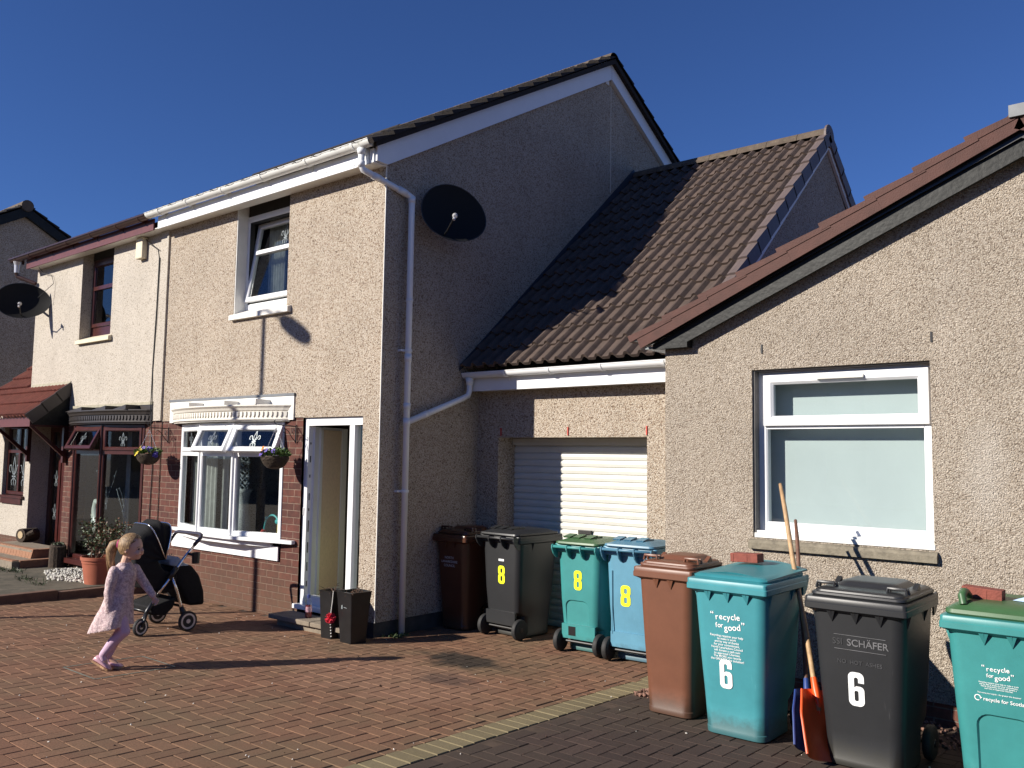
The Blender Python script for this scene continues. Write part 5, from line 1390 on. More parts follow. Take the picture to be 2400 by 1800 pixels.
    # face frame for lettering and mouldings
    def face_M(x, z, which, lift=0.0035):
        if which == 'front':
            s = (yft - yfb) / zr; X = Vector((1, 0, 0)); o = Vector((x, yf(z), z))
        else:
            s = (yrt - yrb) / zr; X = Vector((-1, 0, 0)); o = Vector((-x, yr(z), z))
        Y = Vector((0, s, 1)).normalized(); Z = X.cross(Y)
        m4 = Matrix((X, Y, Z)).transposed().to_4x4(); m4.translation = o + Z * lift
        return m4
    if arch:
        (x0, x1, z0, z1) = arch; c = (x0 + x1) / 2
        FM = face_M(c, (z0 + z1) / 2, face, 0.0)
        hw, hh = (x1 - x0) / 2, (z1 - z0) / 2
        def al(ins, zz):
            p = [(hw - ins, -hh)] + arcp(hw - 0.07, hh - 0.07, 0.07 - ins, 0, 90, 5) + arcp(-hw + 0.07, hh - 0.07, 0.07 - ins, 90, 180, 5) + [(-hw + ins, -hh)]
            return [FM @ Vector((a, b_, zz)) for a, b_ in p]
        cut = MB(); cut.loft([al(0.012, -0.014), al(0.0, 0.0), al(-0.004, 0.02)], True, True); co_ = cut.build('cut', body_m)
        if face == 'front' or True:
            bo_ = body.modifiers.new('b', 'BOOLEAN'); bo_.operation = 'DIFFERENCE'; bo_.solver = 'EXACT'; bo_.object = co_
            mw = body.parent; body.parent = None; t_loc = t.matrix_basis.copy()
            bpy.context.view_layer.update(); dg_ = bpy.context.evaluated_depsgraph_get()
            nm_ = bpy.data.meshes.new_from_object(body.evaluated_get(dg_)); body.modifiers.clear(); body.data = nm_; body.parent = mw
            nm_.set_sharp_from_angle(angle=R(38))
        bpy.data.objects.remove(co_)
        if face == 'rear':
            mb = MB(); q = face_M(c - 0.05, 0.20, 'rear', 0.0065); mb.box(-0.045, 0.035, -0.035, 0.05, 0, 0.002, q); mb.build('hand_slot', M['black_plastic'], body)
    if face == 'rear':
        q = face_M(0, 0.25, 'rear', 0.0)
        mb = MB()
        mb.box(-wb / 2 * 0.93, wb / 2 * 0.93, -0.115, 0.02, -0.02, 0.006, q)
        mb.build('axle_housing', body_m, body)
    if groove:
        mb = MB()
        for x in (-wb * 0.43, wb * 0.43):
            for z0, z1 in ((0.25, 0.82),):
                a = face_M(x, z0, 'rear', 0.0) @ Vector((0, 0, 0)); b_ = face_M(x, z1, 'rear', 0.0) @ Vector((0, 0, 0))
                mb.prism([a + Vector((-0.006, 0.004, 0)), a + Vector((0.006, 0.004, 0)), b_ + Vector((0.006, 0.004, 0)), b_ + Vector((-0.006, 0.004, 0))], (0, 0.006, 0))
        mb.build('rib', body_m, body)
    for (kind, x, z, arg, mm) in marks:
        q = face_M(x, z, face)
        mb = MB()
        if kind == 'digit': mb.bm(digit(arg[0], arg[1], arg[2]), q); mb.build('number', mm, t)
        elif kind == 'text': mb.bm(text_mesh(arg), q); mb.build('lettering', mm, t)
        elif kind == 'bar':
            mb.box(-arg[0] / 2, arg[0] / 2, -arg[1] / 2, arg[1] / 2, 0, 0.001, q); mb.build(arg[2], mm, t)
        elif kind == 'arrow':
            r = arg; p = arcp(0, 0, r, 20, 300, 20) + arcp(0, 0, r * 0.72, 300, 20, 20)
            mb.bm(outline_mesh([p]), q); a = R(20)
            mb.add([q @ Vector(v) for v in ((r * 0.62, 0.35 * r, 0), (r * 1.35, 0.15 * r, 0), (r * 0.75, -0.35 * r, 0))], [(0, 1, 2)])
            mb.build('emblem', mm, t)
    return t
G8 = 'wheelie bins in front of the garage'; G6 = 'wheelie bins along the bungalow wall'
yn, wn_, gp = M['yellow_num'], M['white_num'], M['grey_print']
M['pale_print'] = mat('pale_lettering', (0.45, 0.47, 0.5), 0.6, 0.1)
make_bin('brown wheelie bin with white council lettering in the shaded corner by the downpipe', (0.24, 1.07), R(2), 0.49, 0.56, M['bin_brown_shade'], M['bin_brown_shade'], 'panel', G8, 1.04, wheels=True, gusset=2,
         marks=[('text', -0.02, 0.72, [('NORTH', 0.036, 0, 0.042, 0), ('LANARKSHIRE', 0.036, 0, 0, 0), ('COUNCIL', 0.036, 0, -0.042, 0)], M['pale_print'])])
make_bin('black wheelie bin with yellow 8, seen from its wheeled back in the garage shade', (0.90, 1.22), R(180 - 3), 0.585, 0.74, M['bin_black'], M['bin_black'], 'slope', G8, 1.075, face='rear',
         marks=[('digit', 0.02, 0.64, ('8', 0.092, 0.185), yn), ('bar', 0.02, 0.79, (0.075, 0.022, 'sticker'), wn_), ('text', 0.02, 0.79, [('178074', 0.02, 0, 0, 0)], M['black_plastic'])])
make_bin('teal wheelie bin with green lid and yellow 8, its back to the camera', (1.905, 1.12), R(180 + 2), 0.535, 0.66, M['bin_teal2'], M['lid_green'], 'slope', G8, 1.055, face='rear', rim_m=M['bin_teal2'], arch=(-0.15, 0.12, 0.06, 0.50),
         marks=[('digit', -0.0, 0.69, ('8', 0.088, 0.185), yn)])
make_bin('sky blue wheelie bin with yellow 8, beside the bungalow corner', (2.475, 1.10), R(180 + 4), 0.56, 0.66, M['bin_blue'], M['lid_blue'], 'slope', G8, 1.07, face='rear', groove=True, lean=R(1),
         marks=[('digit', -0.04, 0.60, ('8', 0.10, 0.19), yn)])
make_bin('brown wheelie bin with plain front, leftmost along the roughcast wall', (3.575, -0.19), R(0), 0.49, 0.56, M['bin_brown'], M['bin_brown'], 'panel', G6, 1.085, gusset=2)
verse = ['Recycling requires your help', 'to make it work', 'and by way of thanks', 'for your commitment,', 'North Lanarkshire Council', 'will donate a cash sum', 'to approved Charities.', 'The MORE you recycle', 'the GREATER the donation!']
make_bin('teal wheelie bin with teal lid, white 6 and white recycling verse', (4.155, -0.285), R(0), 0.575, 0.74, M['bin_teal'], M['lid_teal'], 'wave', G6, 1.07,
         marks=[('digit', -0.035, 0.42, ('6', 0.088, 0.19), wn_), ('text', -0.015, 0.785, recycle_words(0.056), wn_), ('text', -0.02, 0.592, [(l, 0.0205, 0, 0.078 - i * 0.0195, 0) for i, l in enumerate(verse)], wn_)])
make_bin('black wheelie bin with white 6 and embossed lettering, between orange shovel and teal bin', (5.0, -0.335), R(0), 0.60, 0.74, M['bin_black'], M['bin_black'], 'panel', G6, 1.045,
         marks=[('digit', -0.015, 0.485, ('6', 0.092, 0.20), wn_), ('text', 0.06, 0.755, [('SCHÄFER', 0.058, 0, 0, 0)], gp), ('text', -0.115, 0.755, [('SSI', 0.052, 0, 0, 0)], M['faint_print']),
                ('bar', 0.015, 0.798, (0.30, 0.003, 'moulded_line'), gp), ('bar', 0.015, 0.713, (0.30, 0.003, 'moulded_line'), gp), ('text', 0.01, 0.64, [('NO  HOT  ASHES', 0.034, 0, 0, 0)], M['faint_print'])])
small = ['Recycling requires your help to make it work', 'and by way of thanks for your commitment,', 'North Lanarkshire Council will donate a', 'cash sum to Approved Charities.']
make_bin('teal wheelie bin with green lid and white recycling logo, cut by the right edge', (5.745, -0.30), R(0), 0.58, 0.74, M['bin_teal2'], M['lid_green'], 'dome', G6, 1.015, rim_m=M['bin_teal2'], arch=(-0.13, 0.15, 0.0, 0.47), gusset=2,
         marks=[('text', -0.015, 0.71, recycle_words(0.036), wn_), ('text', -0.01, 0.625, [(l, 0.0105, 0, 0.016 - i * 0.0105, 0) for i, l in enumerate(small)] + [('The more you recycle - the greater the donation!', 0.0105, 0, -0.042, 0)], wn_),
                ('arrow', -0.115, 0.553, 0.017, wn_), ('text', 0.025, 0.55, [('recycle for Scotland', 0.028, 0, 0, 0)], wn_)])
# loose bricks weighing the lids down
def loose_brick(label, loc, rz, tilt):
    mb = MB(); Mq = Matrix.Translation(loc) @ Matrix.Rotation(rz, 4, 'Z') @ Matrix.Rotation(tilt, 4, 'Y')
    mb.bbox(-0.105, 0.105, -0.05, 0.05, 0.0, 0.062, 0.005, Mq)
    for x in (-0.09, 0.015): mb.box(x, x + 0.012, -0.0525, -0.05, 0.004, 0.058, Mq)
    o = mb.build('brick', M['loose_brick']); tag(o, label, 'brick', 'bricks on the bin lids')
loose_brick('red brick lying on the wavy teal bin lid', (4.075, -0.13, 1.094), R(-3), R(-2))
loose_brick('red brick lying on the green bin lid at right', (5.62, -0.34, 1.038), R(0), R(3))
mb = MB()
for k in range(3):
    a = random.uniform(-0.02, 0.02)
    mb.add([(5.77 + k * .05, -0.34 + a, 1.044), (5.86 + k * .05, -0.36, 1.044 + a * .2), (5.88 + k * .04, -0.30, 1.046), (5.79 + k * .05, -0.29 + a, 1.05), (5.83 + k * .04, -0.32, 1.066)], [(0, 1, 4), (1, 2, 4), (2, 3, 4), (3, 0, 4)])
M['pale_blue'] = mat('pale_blue_bag', (0.45, 0.6, 0.8), 0.4, 0.1)
tag(mb.build('plastic_bag', M['pale_blue']), 'scrap of pale blue plastic lying behind the brick on the green lid', 'plastic bag')

# ================================================================== shovels
def shovel(label, top, joint, u, bw, bh, blade_m, shaft_m, r=0.0165, depth=0.055):
    top, joint, u = Vector(top), Vector(joint), Vector(u).normalized()
    t = thing('shovel', label, 'shovel', (joint.x, joint.y, gz(joint.y)), 0)
    v = (joint - top).normalized(); u = (u - v * u.dot(v)).normalized(); n = u.cross(v)
    if n.y > 0: n = -n
    mb = MB(); mb.sm = True
    pts = [top + (joint - top) * k / 8 + n * (0.006 * math.sin(k * 1.3)) for k in range(9)] + [joint + v * 0.14 - n * 0.004]
    mb.tube(pts, [r * 0.75] + [r] * 7 + [r * 1.02, r * 0.9], 10); mb.build('shaft', shaft_m, t)
    mb = MB(); mb.sm = True; nu, nv = 14, 12; A = []; B = []
    for j in range(nv + 1):
        for i in range(nu + 1):
            s = i / nu * 2 - 1; q = j / nv
            hw = bw / 2 * (0.80 + 0.20 * min(1, q * 2.2)) * (1 - 0.10 * max(0, q - 0.8))
            top_in = 0.05 * (abs(s) ** 2.5) if q < 0.5 else 0
            d = v * (bh * q + top_in * (1 - q * 2 if q < .5 else 0)) + u * (s * hw)
            cv = depth * (abs(s) ** 3) + 0.035 * (1 - q) ** 2 * 0 - 0.045 * (q - 0.5) ** 2
            A.append(joint + d + n * (cv)); B.append(joint + d + n * (cv - 0.006))
    m_ = nu + 1; k = len(A); fs = []
    for j in range(nv):
        for i in range(nu):
            a = j * m_ + i; fs.append((a, a + 1, a + m_ + 1, a + m_)); fs.append((k + a, k + a + m_, k + a + m_ + 1, k + a + 1))
    for i in range(nu): fs.append((i, k + i, k + i + 1, i + 1)); a = nv * m_ + i; fs.append((a, a + 1, k + a + 1, k + a))
    for j in range(nv): a = j * m_; fs.append((a, a + m_, k + a + m_, k + a)); a = j * m_ + nu; fs.append((a, k + a, k + a + m_, a + m_))
    mb.add(A + B, fs)
    # rolled side lips and the socket
    mb.tube([A[j * m_] for j in range(nv + 1)], 0.008, 6); mb.tube([A[j * m_ + nu] for j in range(nv + 1)], 0.008, 6)
    mb.tube([joint - v * 0.07, joint + v * 0.02, joint + v * 0.16], [r + 0.004, r + 0.008, 0.006], 10)
    mb.build('blade', blade_m, t, angle=50)
    return t
shovel('orange plastic snow shovel with pale wooden shaft, leaning between teal and black bins', (4.145, 0.30, 1.64), (4.655, -0.40, 0.37), (0.55, 0.83, 0.10), 0.36, 0.44, M['orange'], M['wood_handle'], depth=0.10)
shovel('dark blue plastic snow shovel with brown shaft, behind the orange shovel', (4.235, 0.36, 1.375), (4.56, -0.30, 0.33), (0.50, 0.86, 0.05), 0.30, 0.40, M['blue_shovel'], M['wood_dark'], 0.0145, 0.07)

# ================================================================== planters, step, bottle and small things by the door
def planter(label, c, rz, w0, w1, h):
    t = thing('planter', label, 'planter', (c[0], c[1], gz(c[1])), rz, 'black planters by the front door'); LOCAL.add(t.name)
    LOCAL.add(t.name)
    mb = MB()
    L = lambda w, z: rrect(w, w, 0.012, z, 0, 0, 2)
    mb.loft([L(w0, 0), L(w0 + (w1 - w0) * .45, h * .5), L(w0 + (w1 - w0) * .8, h * .85), L(w1, h - 0.012), L(w1 + 0.004, h), L(w1 - 0.02, h), L(w1 - 0.035, h - 0.04)], True, False)
    pot = mb.build('pot', M['planter'], t)
    mb = MB(); n = 10; q = (w1 - 0.04) / n
    for i in range(n):
        for j in range(n):
            f = lambda a, b_: ((a - n / 2) * q, (b_ - n / 2) * q, h - 0.035 + 0.02 * noise.noise(Vector((a * .7 + c[0] * 9, b_ * .7, 0))))
            mb.quad(f(i, j), f(i + 1, j), f(i + 1, j + 1), f(i, j + 1))
    mb.build('soil', M['soil'], t)
    mb = MB()
    for _ in range(16):
        x, y_ = random.uniform(-w1 * .4, w1 * .4), random.uniform(-w1 * .4, w1 * .4); p = Vector((x, y_, h - 0.04)); pts = [p.copy()]
        d = Vector((random.uniform(-1, 1), random.uniform(-1, 1), random.uniform(0.4, 1.6))).normalized()
        for k in range(4):
            p = p + d * random.uniform(0.02, 0.04); d = (d + Vector((random.uniform(-.6, .6), random.uniform(-.6, .6), -0.35))).normalized(); pts.append(p.copy())
        mb.tube(pts, [0.004, 0.0035, 0.003, 0.002, 0.0015], 5)
    mb.build('dead_twigs', M['twig'], t)
    return t, pot
M['planter'] = mat('planter_black', (0.011, 0.011, 0.012), 0.32, 0.3, 10, dirt=((0.06, 0.05, 0.04), 30.0, 0.74))
planter('tapering black square planter with dead twigs, left one touching the door step', (-0.30, -0.30), R(2), 0.155, 0.195, 0.47)
p2, pot2 = planter('tapering black square planter with small silver badge and dead twigs, right one', (0.03, -0.30), R(-4), 0.185, 0.25, 0.495)
mb = MB(); mb.add([Vector((-0.045, -0.119, 0.33)), Vector((-0.02, -0.119, 0.33)), Vector((-0.02, -0.122, 0.37)), Vector((-0.035, -0.122, 0.365))], [(0, 1, 2, 3)])
mb.add([Vector((0.0, -0.121, 0.345)), Vector((0.05, -0.121, 0.343)), Vector((0.05, -0.1215, 0.348)), Vector((0.0, -0.1215, 0.352))], [(0, 1, 2, 3)])
o = mb.build('badge', M['silver']); o.parent = p2
mb = MB(); random.seed(3)
for _ in range(90):
    d = Vector((random.gauss(0, 1), random.gauss(0, 1), random.gauss(0, 1))).normalized()
    c_ = Vector((-0.165, -0.43, 0.20)); mb.tube([c_, c_ + d * 0.055], [0.005, 0.003], 4)
pom = mb.build('pompom', M['red_pom'] if 'red_pom' in M else mat('red_pompom', (0.62, 0.02, 0.05), 0.8))
tag(pom, 'red pompom hanging on a white cord between the two black planters', 'pompom')
mb = MB(); mb.tube([(-0.165, -0.43, 0.22), (-0.168, -0.41, 0.35), (-0.18, -0.39, 0.46)], 0.004, 5)
for k in range(5): mb.ball((-0.160 + 0.004 * k, -0.43, 0.14 - k * 0.028), 0.008, sub=1)
mb.build('cord', M['painted_sill'], pom)
# slab step
mb = MB(); mb.bbox(-1.33, -0.62, -0.34, -0.046, 0.045, 0.092, 0.008); mb.bbox(-0.615, -0.13, -0.335, -0.046, 0.045, 0.090, 0.008); mb.box(-1.25, -0.2, -0.28, -0.05, -0.1, 0.046)
tag(mb.build('door_step', M['slab']), 'low concrete slab step below the open front door', 'step')
bt = thing('drink_bottle', 'small plastic drink bottle with red juice and blue cap standing on the door step', 'bottle', (-0.83, -0.19, 0.092))
M['bottle'] = glass('bottle_plastic', (0.93, 0.93, 0.93), 0.8); M['juice'] = mat('red_juice', (0.22, 0.01, 0.02), 0.2)
mb = MB(); mb.sm = True; mb.lathe([(0.033, 0.0), (0.036, 0.01), (0.036, 0.14), (0.030, 0.17), (0.016, 0.20), (0.016, 0.215)], (-0.83, -0.19, 0.092), 18); mb.build('bottle_body', M['bottle'], bt)
mb = MB(); mb.lathe([(0.030, 0.004), (0.033, 0.012), (0.033, 0.13)], (-0.83, -0.19, 0.092), 18); mb.build('juice', M['juice'], bt)
mb = MB(); mb.lathe([(0.036, 0.06), (0.0372, 0.061), (0.0372, 0.115), (0.036, 0.116)], (-0.83, -0.19, 0.092), 18); mb.build('bottle_label', mat('bottle_label', (0.5, 0.3, 0.35), 0.5, 0.4, 40), bt)
mb = MB(); mb.lathe([(0.019, 0.205), (0.019, 0.235), (0.017, 0.238)], (-0.83, -0.19, 0.092), 16); mb.build('cap', mat('blue_cap', (0.03, 0.05, 0.2), 0.4), bt)
# toys in the hall
ty = thing('toy', 'brown toy with lime green hood standing inside the open door', 'toy', (-0.80, 0.9, 0.12))
mb = MB(); mb.lathe([(0.09, 0.0), (0.11, 0.05), (0.10, 0.18), (0.07, 0.24), (0.075, 0.30), (0.05, 0.36)], (-0.72, 0.62, 0.12), 16); mb.build('body', M['wood_dark'], ty)
mb = MB(); mb.sm = True; mb.lathe([(0.115, 0.40), (0.10, 0.46), (0.06, 0.55), (0.015, 0.62)], (-0.70, 0.60, 0.12), 14); mb.build('hood', M['lime'], ty)
mb = MB(); mb.lathe([(0.12, 0.18), (0.125, 0.2), (0.12, 0.235)], (-0.72, 0.62, 0.12), 16); mb.build('belt', M['lime'], ty)
mb = MB(); mb.bbox(-0.82, -0.58, 0.52, 0.56, 0.13, 0.17, 0.008); tag(mb.build('toy_block', M['yellow_toy']), 'flat yellow toy on the hall floor inside the open door', 'toy')

# ================================================================== hanging baskets
def leaf_quad(mb, c, d, L, wd, up=None):
    d = d.normalized(); s = d.cross(Vector((random.uniform(-1, 1), random.uniform(-1, 1), random.uniform(-1, 1)))).normalized(); n = d.cross(s)
    a = c; b = c + d * L * 0.5 + s * wd + n * L * 0.08; e = c + d * L; f = c + d * L * 0.5 - s * wd + n * L * 0.08
    mb.add([a, b, e, f], [(0, 1, 2), (0, 2, 3)])
M['leaf'] = mat('leaf_green', (0.075, 0.14, 0.025), 0.6, 0.5, 40)
M['leaf_dark'] = mat('leaf_dark', (0.045, 0.07, 0.025), 0.55, 0.5, 40)
M['leaf_red'] = mat('leaf_red', (0.13, 0.06, 0.03), 0.55, 0.5, 40)
M['wicker'] = mat('wicker', (0.06, 0.042, 0.028), 0.9, 0.5, 70, 0.8, 90)
M['pansy_orange'] = mat('pansy_orange', (0.75, 0.25, 0.02), 0.6); M['pansy_yellow'] = mat('pansy_yellow', (0.75, 0.55, 0.03), 0.6); M['pansy_violet'] = mat('pansy_violet', (0.11, 0.07, 0.35), 0.6)
def basket(label, x, flowers):
    c = Vector((x, -0.27, 1.765))
    t = thing('hanging_basket', label, 'hanging basket', (x, 0.0, 1.64), 0, 'hanging baskets on the brick panel')
    mb = MB(); mb.sm = True; mb.lathe([(0.02, -0.125), (0.08, -0.11), (0.12, -0.07), (0.142, -0.02), (0.15, 0.02), (0.14, 0.022), (0.13, 0.0)], c, 20); mb.build('bowl', M['wicker'], t)
    mb = MB()
    for k in range(8):                                       # woven strands standing out of the bowl
        zz = -0.10 + k * 0.015; rr = 0.15 * math.sqrt(max(0.05, 1 - ((zz - 0.02) / 0.15) ** 2)) + 0.003
        mb.tube([c + Vector((rr * math.cos(a), rr * math.sin(a), zz + 0.003 * math.sin(a * 16 + k * 3))) for a in [6.2832 * i / 32 for i in range(33)]], 0.0035, 4, False)
    mb.build('weave', M['wicker'], t)
    mb = MB()
    for _ in range(420):
        a = random.uniform(0, 6.28); r = 0.15 * math.sqrt(random.random()); z = 0.02 + 0.085 * random.random() * (1 - (r / 0.19) ** 2)
        d = Vector((math.cos(a), math.sin(a), random.uniform(-0.2, 1.2)))
        leaf_quad(mb, c + Vector((r * math.cos(a), r * math.sin(a), z)), d, random.uniform(0.03, 0.055), random.uniform(0.008, 0.014))
    mb.build('foliage', M['leaf'], t)
    for (mk, n_, zone) in flowers:
        mb = MB()
        for _ in range(n_):
            a = zone + random.uniform(-0.7, 0.7); r = random.uniform(0.10, 0.165); p = c + Vector((r * math.cos(a), r * math.sin(a), random.uniform(0.03, 0.11) - (0.06 if r > 0.15 else 0)))
            nn = Vector((math.cos(a) * .6, -0.8, 0.5)).normalized(); s = nn.cross(Vector((0, 0, 1))).normalized(); v = s.cross(nn)
            for q in range(5):
                b_ = 6.28 * q / 5; e = p + (s * math.cos(b_) + v * math.sin(b_)) * 0.016
                mb.poly([e + (s * math.cos(g_) + v * math.sin(g_)) * 0.013 + nn * 0.004 for g_ in [6.28 * h / 7 for h in range(7)]])
        mb.build('flower', M[mk], t)
    top = Vector((x, -0.27, 2.10)); mb = MB()
    for k in range(3):
        a = 2.1 * k + 0.5; e = c + Vector((0.145 * math.cos(a), 0.145 * math.sin(a), 0.02))
        for j in range(14):
            p = e + (top - e) * (j / 14); q = e + (top - e) * ((j + 0.75) / 14); mb.tube([p, q], 0.003 if j % 2 else 0.0045, 5)
    mb.build('chain', M['alu'], t)
    return t
def bracket(label, x):
    mb = MB(); mb.tube([(x, -0.004, 2.14), (x, -0.004, 1.93)], 0.008, 6); mb.tube([(x, -0.01, 2.12), (x, -0.10, 2.128), (x, -0.24, 2.13), (x, -0.285, 2.145), (x, -0.30, 2.17), (x, -0.28, 2.185)], 0.006, 6)
    mb.tube([(x, -0.01, 1.95), (x, -0.06, 2.0), (x, -0.10, 2.06), (x, -0.16, 2.10), (x, -0.19, 2.07), (x, -0.165, 2.05), (x, -0.15, 2.07)], 0.005, 6)
    mb.tube([(x, -0.03, 2.03), (x, -0.055, 2.06), (x, -0.04, 2.09), (x, -0.02, 2.07)], 0.004, 6); mb.tube([(x, -0.27, 2.13), (x, -0.27, 2.09)], 0.004, 6)
    o = mb.build('basket_bracket', M['iron']); tag(o, label, 'bracket', 'scrolled iron brackets on the brick panel')
random.seed(11)
basket('wicker hanging basket with yellow and violet pansies, beside the dark bay window', -4.21, [('pansy_yellow', 7, 4.2), ('pansy_violet', 8, 5.9)])
basket('wicker hanging basket with orange and violet pansies, between white bay and front door', -1.41, [('pansy_orange', 8, 3.9), ('pansy_violet', 11, 4.1), ('pansy_violet', 6, 5.0)])
bracket('scrolled black iron bracket holding the left basket', -4.21)
bracket('scrolled black iron bracket holding the basket by the front door', -1.41)

# ================================================================== plant pot, logs, window ornaments
pt = thing('potted_shrub', 'leafy rose shrub in a terracotta coloured pot by the kerb', 'potted plant', (-4.68, -0.60, tz))
pc_ = (-4.68, -0.60, 0.03)
mb = MB(); mb.sm = True; mb.lathe([(0.17, 0.0), (0.175, 0.02), (0.222, 0.33), (0.228, 0.335), (0.232, 0.37), (0.245, 0.375), (0.248, 0.415), (0.232, 0.417), (0.224, 0.38)], pc_, 32); mb.build('pot', M['terracotta'], pt, angle=40)
mb = MB(); mb.lathe([(0.222, 0.365), (0.215, 0.38)], pc_, 24); mb.build('soil', M['soil'], pt)
random.seed(21); stems = MB(); lv = MB(); lr = MB()
for k in range(17):
    p = Vector(pc_) + Vector((random.uniform(-.12, .12), random.uniform(-.12, .12), 0.40)); d = Vector((random.uniform(-.9, .9), random.uniform(-.6, .6), 1.0)).normalized(); pts = [p.copy()]
    for j in range(7):
        p = p + d * random.uniform(0.05, 0.085); d = (d + Vector((random.uniform(-.35, .35), random.uniform(-.35, .35), random.uniform(-.15, .2)))).normalized(); pts.append(p.copy())
        if j > 0:
            for _ in range(11):
                dd = Vector((random.gauss(0, 1), random.gauss(0, 1), random.gauss(0.2, .7)))
                leaf_quad(lr if (random.random() < 0.3) else lv, p + dd.normalized() * random.uniform(0, 0.07), dd, random.uniform(0.03, 0.055), random.uniform(0.009, 0.015))
    stems.tube(pts, [0.008 - 0.0009 * i for i in range(len(pts))], 5)
stems.build('stem', M['twig'], pt); lv.build('foliage', M['leaf_dark'], pt); lr.build('young_foliage', M['leaf_red'], pt)
M['bark'] = mat('bark', (0.045, 0.03, 0.02), 0.95, 0.5, 30, 0.9, 40); M['cut_wood'] = mat('cut_wood', (0.45, 0.34, 0.2), 0.8, 0.2, 40)
lg_ = thing('log', 'short log ornament on its side by the entrance door', 'log', (-8.45, -0.10, 0.32))
mb = MB(); mb.tube([(-8.42, -0.16, 0.43), (-8.50, 0.10, 0.43)], 0.11, 14); mb.tube([(-8.36, -0.10, 0.43), (-8.24, -0.02, 0.50)], 0.04, 8); mb.build('trunk', M['bark'], lg_)
mb = MB(); mb.tube([(-8.418, -0.168, 0.44), (-8.42, -0.16, 0.44)], 0.06, 14); mb.build('cut_end', M['cut_wood'], lg_)
lg2 = thing('log', 'upright log stump planter beside the entrance steps', 'log', (-6.72, -0.35, tz))
mb = MB(); mb.tube([(-6.68, -0.30, tz), (-6.68, -0.30, tz + 0.30), (-6.67, -0.30, tz + 0.33)], [0.12, 0.115, 0.09], 14); mb.build('trunk', M['bark'], lg2)
mb = MB()
for _ in range(60): leaf_quad(mb, Vector((-6.68, -0.30, tz + 0.33)) + Vector((random.uniform(-.08, .08), random.uniform(-.08, .08), 0)), Vector((random.gauss(0, 1), random.gauss(0, 1), 0.8)), 0.04, 0.01)
mb.build('foliage', M['leaf_dark'], lg2)
# weeds at the terrace edge
mb = MB(); random.seed(5)
for cx, cy, n_ in ((-6.55, -0.95, 70), (-6.9, -1.0, 40), (-7.6, -0.95, 30), (-5.6, -1.15, 50), (-4.6, -0.55, 40), (-5.0, -1.2, 30)):
    for _ in range(n_): leaf_quad(mb, Vector((cx + random.gauss(0, .12), cy + random.gauss(0, .06), tz)), Vector((random.gauss(0, 1), random.gauss(0, 1), 1.2)), random.uniform(0.03, 0.08), 0.006)
for x, n_ in ((0.11, 60),):
    for _ in range(n_): leaf_quad(mb, Vector((x + random.gauss(0, .05), 0.22 + random.gauss(0, .06), gz(0.2))), Vector((random.gauss(0, 1), random.gauss(0, 1), 0.8)), random.uniform(0.03, 0.07), 0.012)
tag(mb.build('weeds', M['leaf_dark']), 'small weeds growing at paving edges and by the downpipe foot', 'weeds', kind='stuff')
# ornaments seen behind the panes
v_ = thing('vase', 'tall mosaic vase with looped silver branches inside the white bay window', 'vase', (-2.62, 0.16, 0.85))
mb = MB(); mb.sm = True; mb.lathe([(0.10, 0.0), (0.105, 0.05), (0.07, 0.28), (0.065, 0.38), (0.085, 0.48), (0.11, 0.53)], (-2.62, 0.14, 0.84), 18); mb.build('body', mat('mosaic', (0.4, 0.43, 0.42), 0.3, 0.6, 90), v_)
mb = MB()
for k in range(5):
    ph = k * 1.3
    mb.tube([(-2.62 + 0.07 * math.sin(j * 0.9 + ph), 0.14 + 0.05 * math.cos(j * 0.9 + ph), 1.36 + j * 0.042) for j in range(11 + k)], 0.007, 5)
    for j in range(2, 10, 2): mb.ball((-2.62 + 0.07 * math.sin(j * 0.9 + ph), 0.14 + 0.05 * math.cos(j * 0.9 + ph), 1.36 + j * 0.042), 0.022, sub=1)
mb.build('branch', M['silver'], v_)
ta = thing('toy_arch', 'teal baby toy arch standing inside the white bay window', 'toy', (-1.95, 0.2, 0.85))
mb = MB(); mb.tube([(-2.13 + 0.16 * (1 - math.cos(a)), 0.12, 0.87 + 0.22 * math.sin(a) ** 0.8) for a in [math.pi * k / 14 * .999 + 0.0005 for k in range(15)]], 0.012, 8); mb.ball((-1.86, 0.12, 1.02), (0.05, 0.03, 0.035)); mb.ball((-2.08, 0.12, 1.05), (0.03, 0.02, 0.02)); mb.build('arch', M['teal_toy'], ta)
mb = MB(); mb.tube([(-1.85, 0.12, 0.85), (-1.85, 0.12, 1.0)], 0.016, 8); mb.build('post', M['yellow_toy'], ta)
mb = MB(); mb.ball((-2.14, 0.12, 0.88), 0.04); mb.build('foot', M['red_toy'], ta)
hs = thing('horse_ornament', 'pale green china horse ornament inside the dark bay window', 'ornament', (-6.2, 0.15, 0.25))
mb = MB(); mb.sm = True
bx_, by_ = -6.25, 0.10
mb.tube([(bx_ + 0.10, by_, 0.62), (bx_ + 0.0, by_, 0.68), (bx_ - 0.10, by_, 0.78), (bx_ - 0.16, by_, 0.95), (bx_ - 0.14, by_, 1.06), (bx_ - 0.06, by_, 1.04), (bx_ + 0.02, by_, 0.97)], [0.05, 0.09, 0.085, 0.06, 0.05, 0.035, 0.022], 10)
for dx, dz in ((-0.14, 0.0), (-0.05, -0.03)): mb.tube([(bx_ + dx, by_ + dz, 0.80), (bx_ + dx - 0.08, by_ + dz, 0.68), (bx_ + dx - 0.02, by_ + dz, 0.58)], [0.04, 0.028, 0.02], 8)
for dx in (0.04, 0.12): mb.tube([(bx_ + dx, by_, 0.64), (bx_ + dx + 0.05, by_, 0.48), (bx_ + dx + 0.0, by_, 0.32)], [0.055, 0.032, 0.022], 8)
mb.lathe([(0.17, 0.0), (0.18, 0.03), (0.12, 0.07)], (bx_ + 0.08, by_, 0.27), 16); mb.build('body', M['pale_stone'], hs)
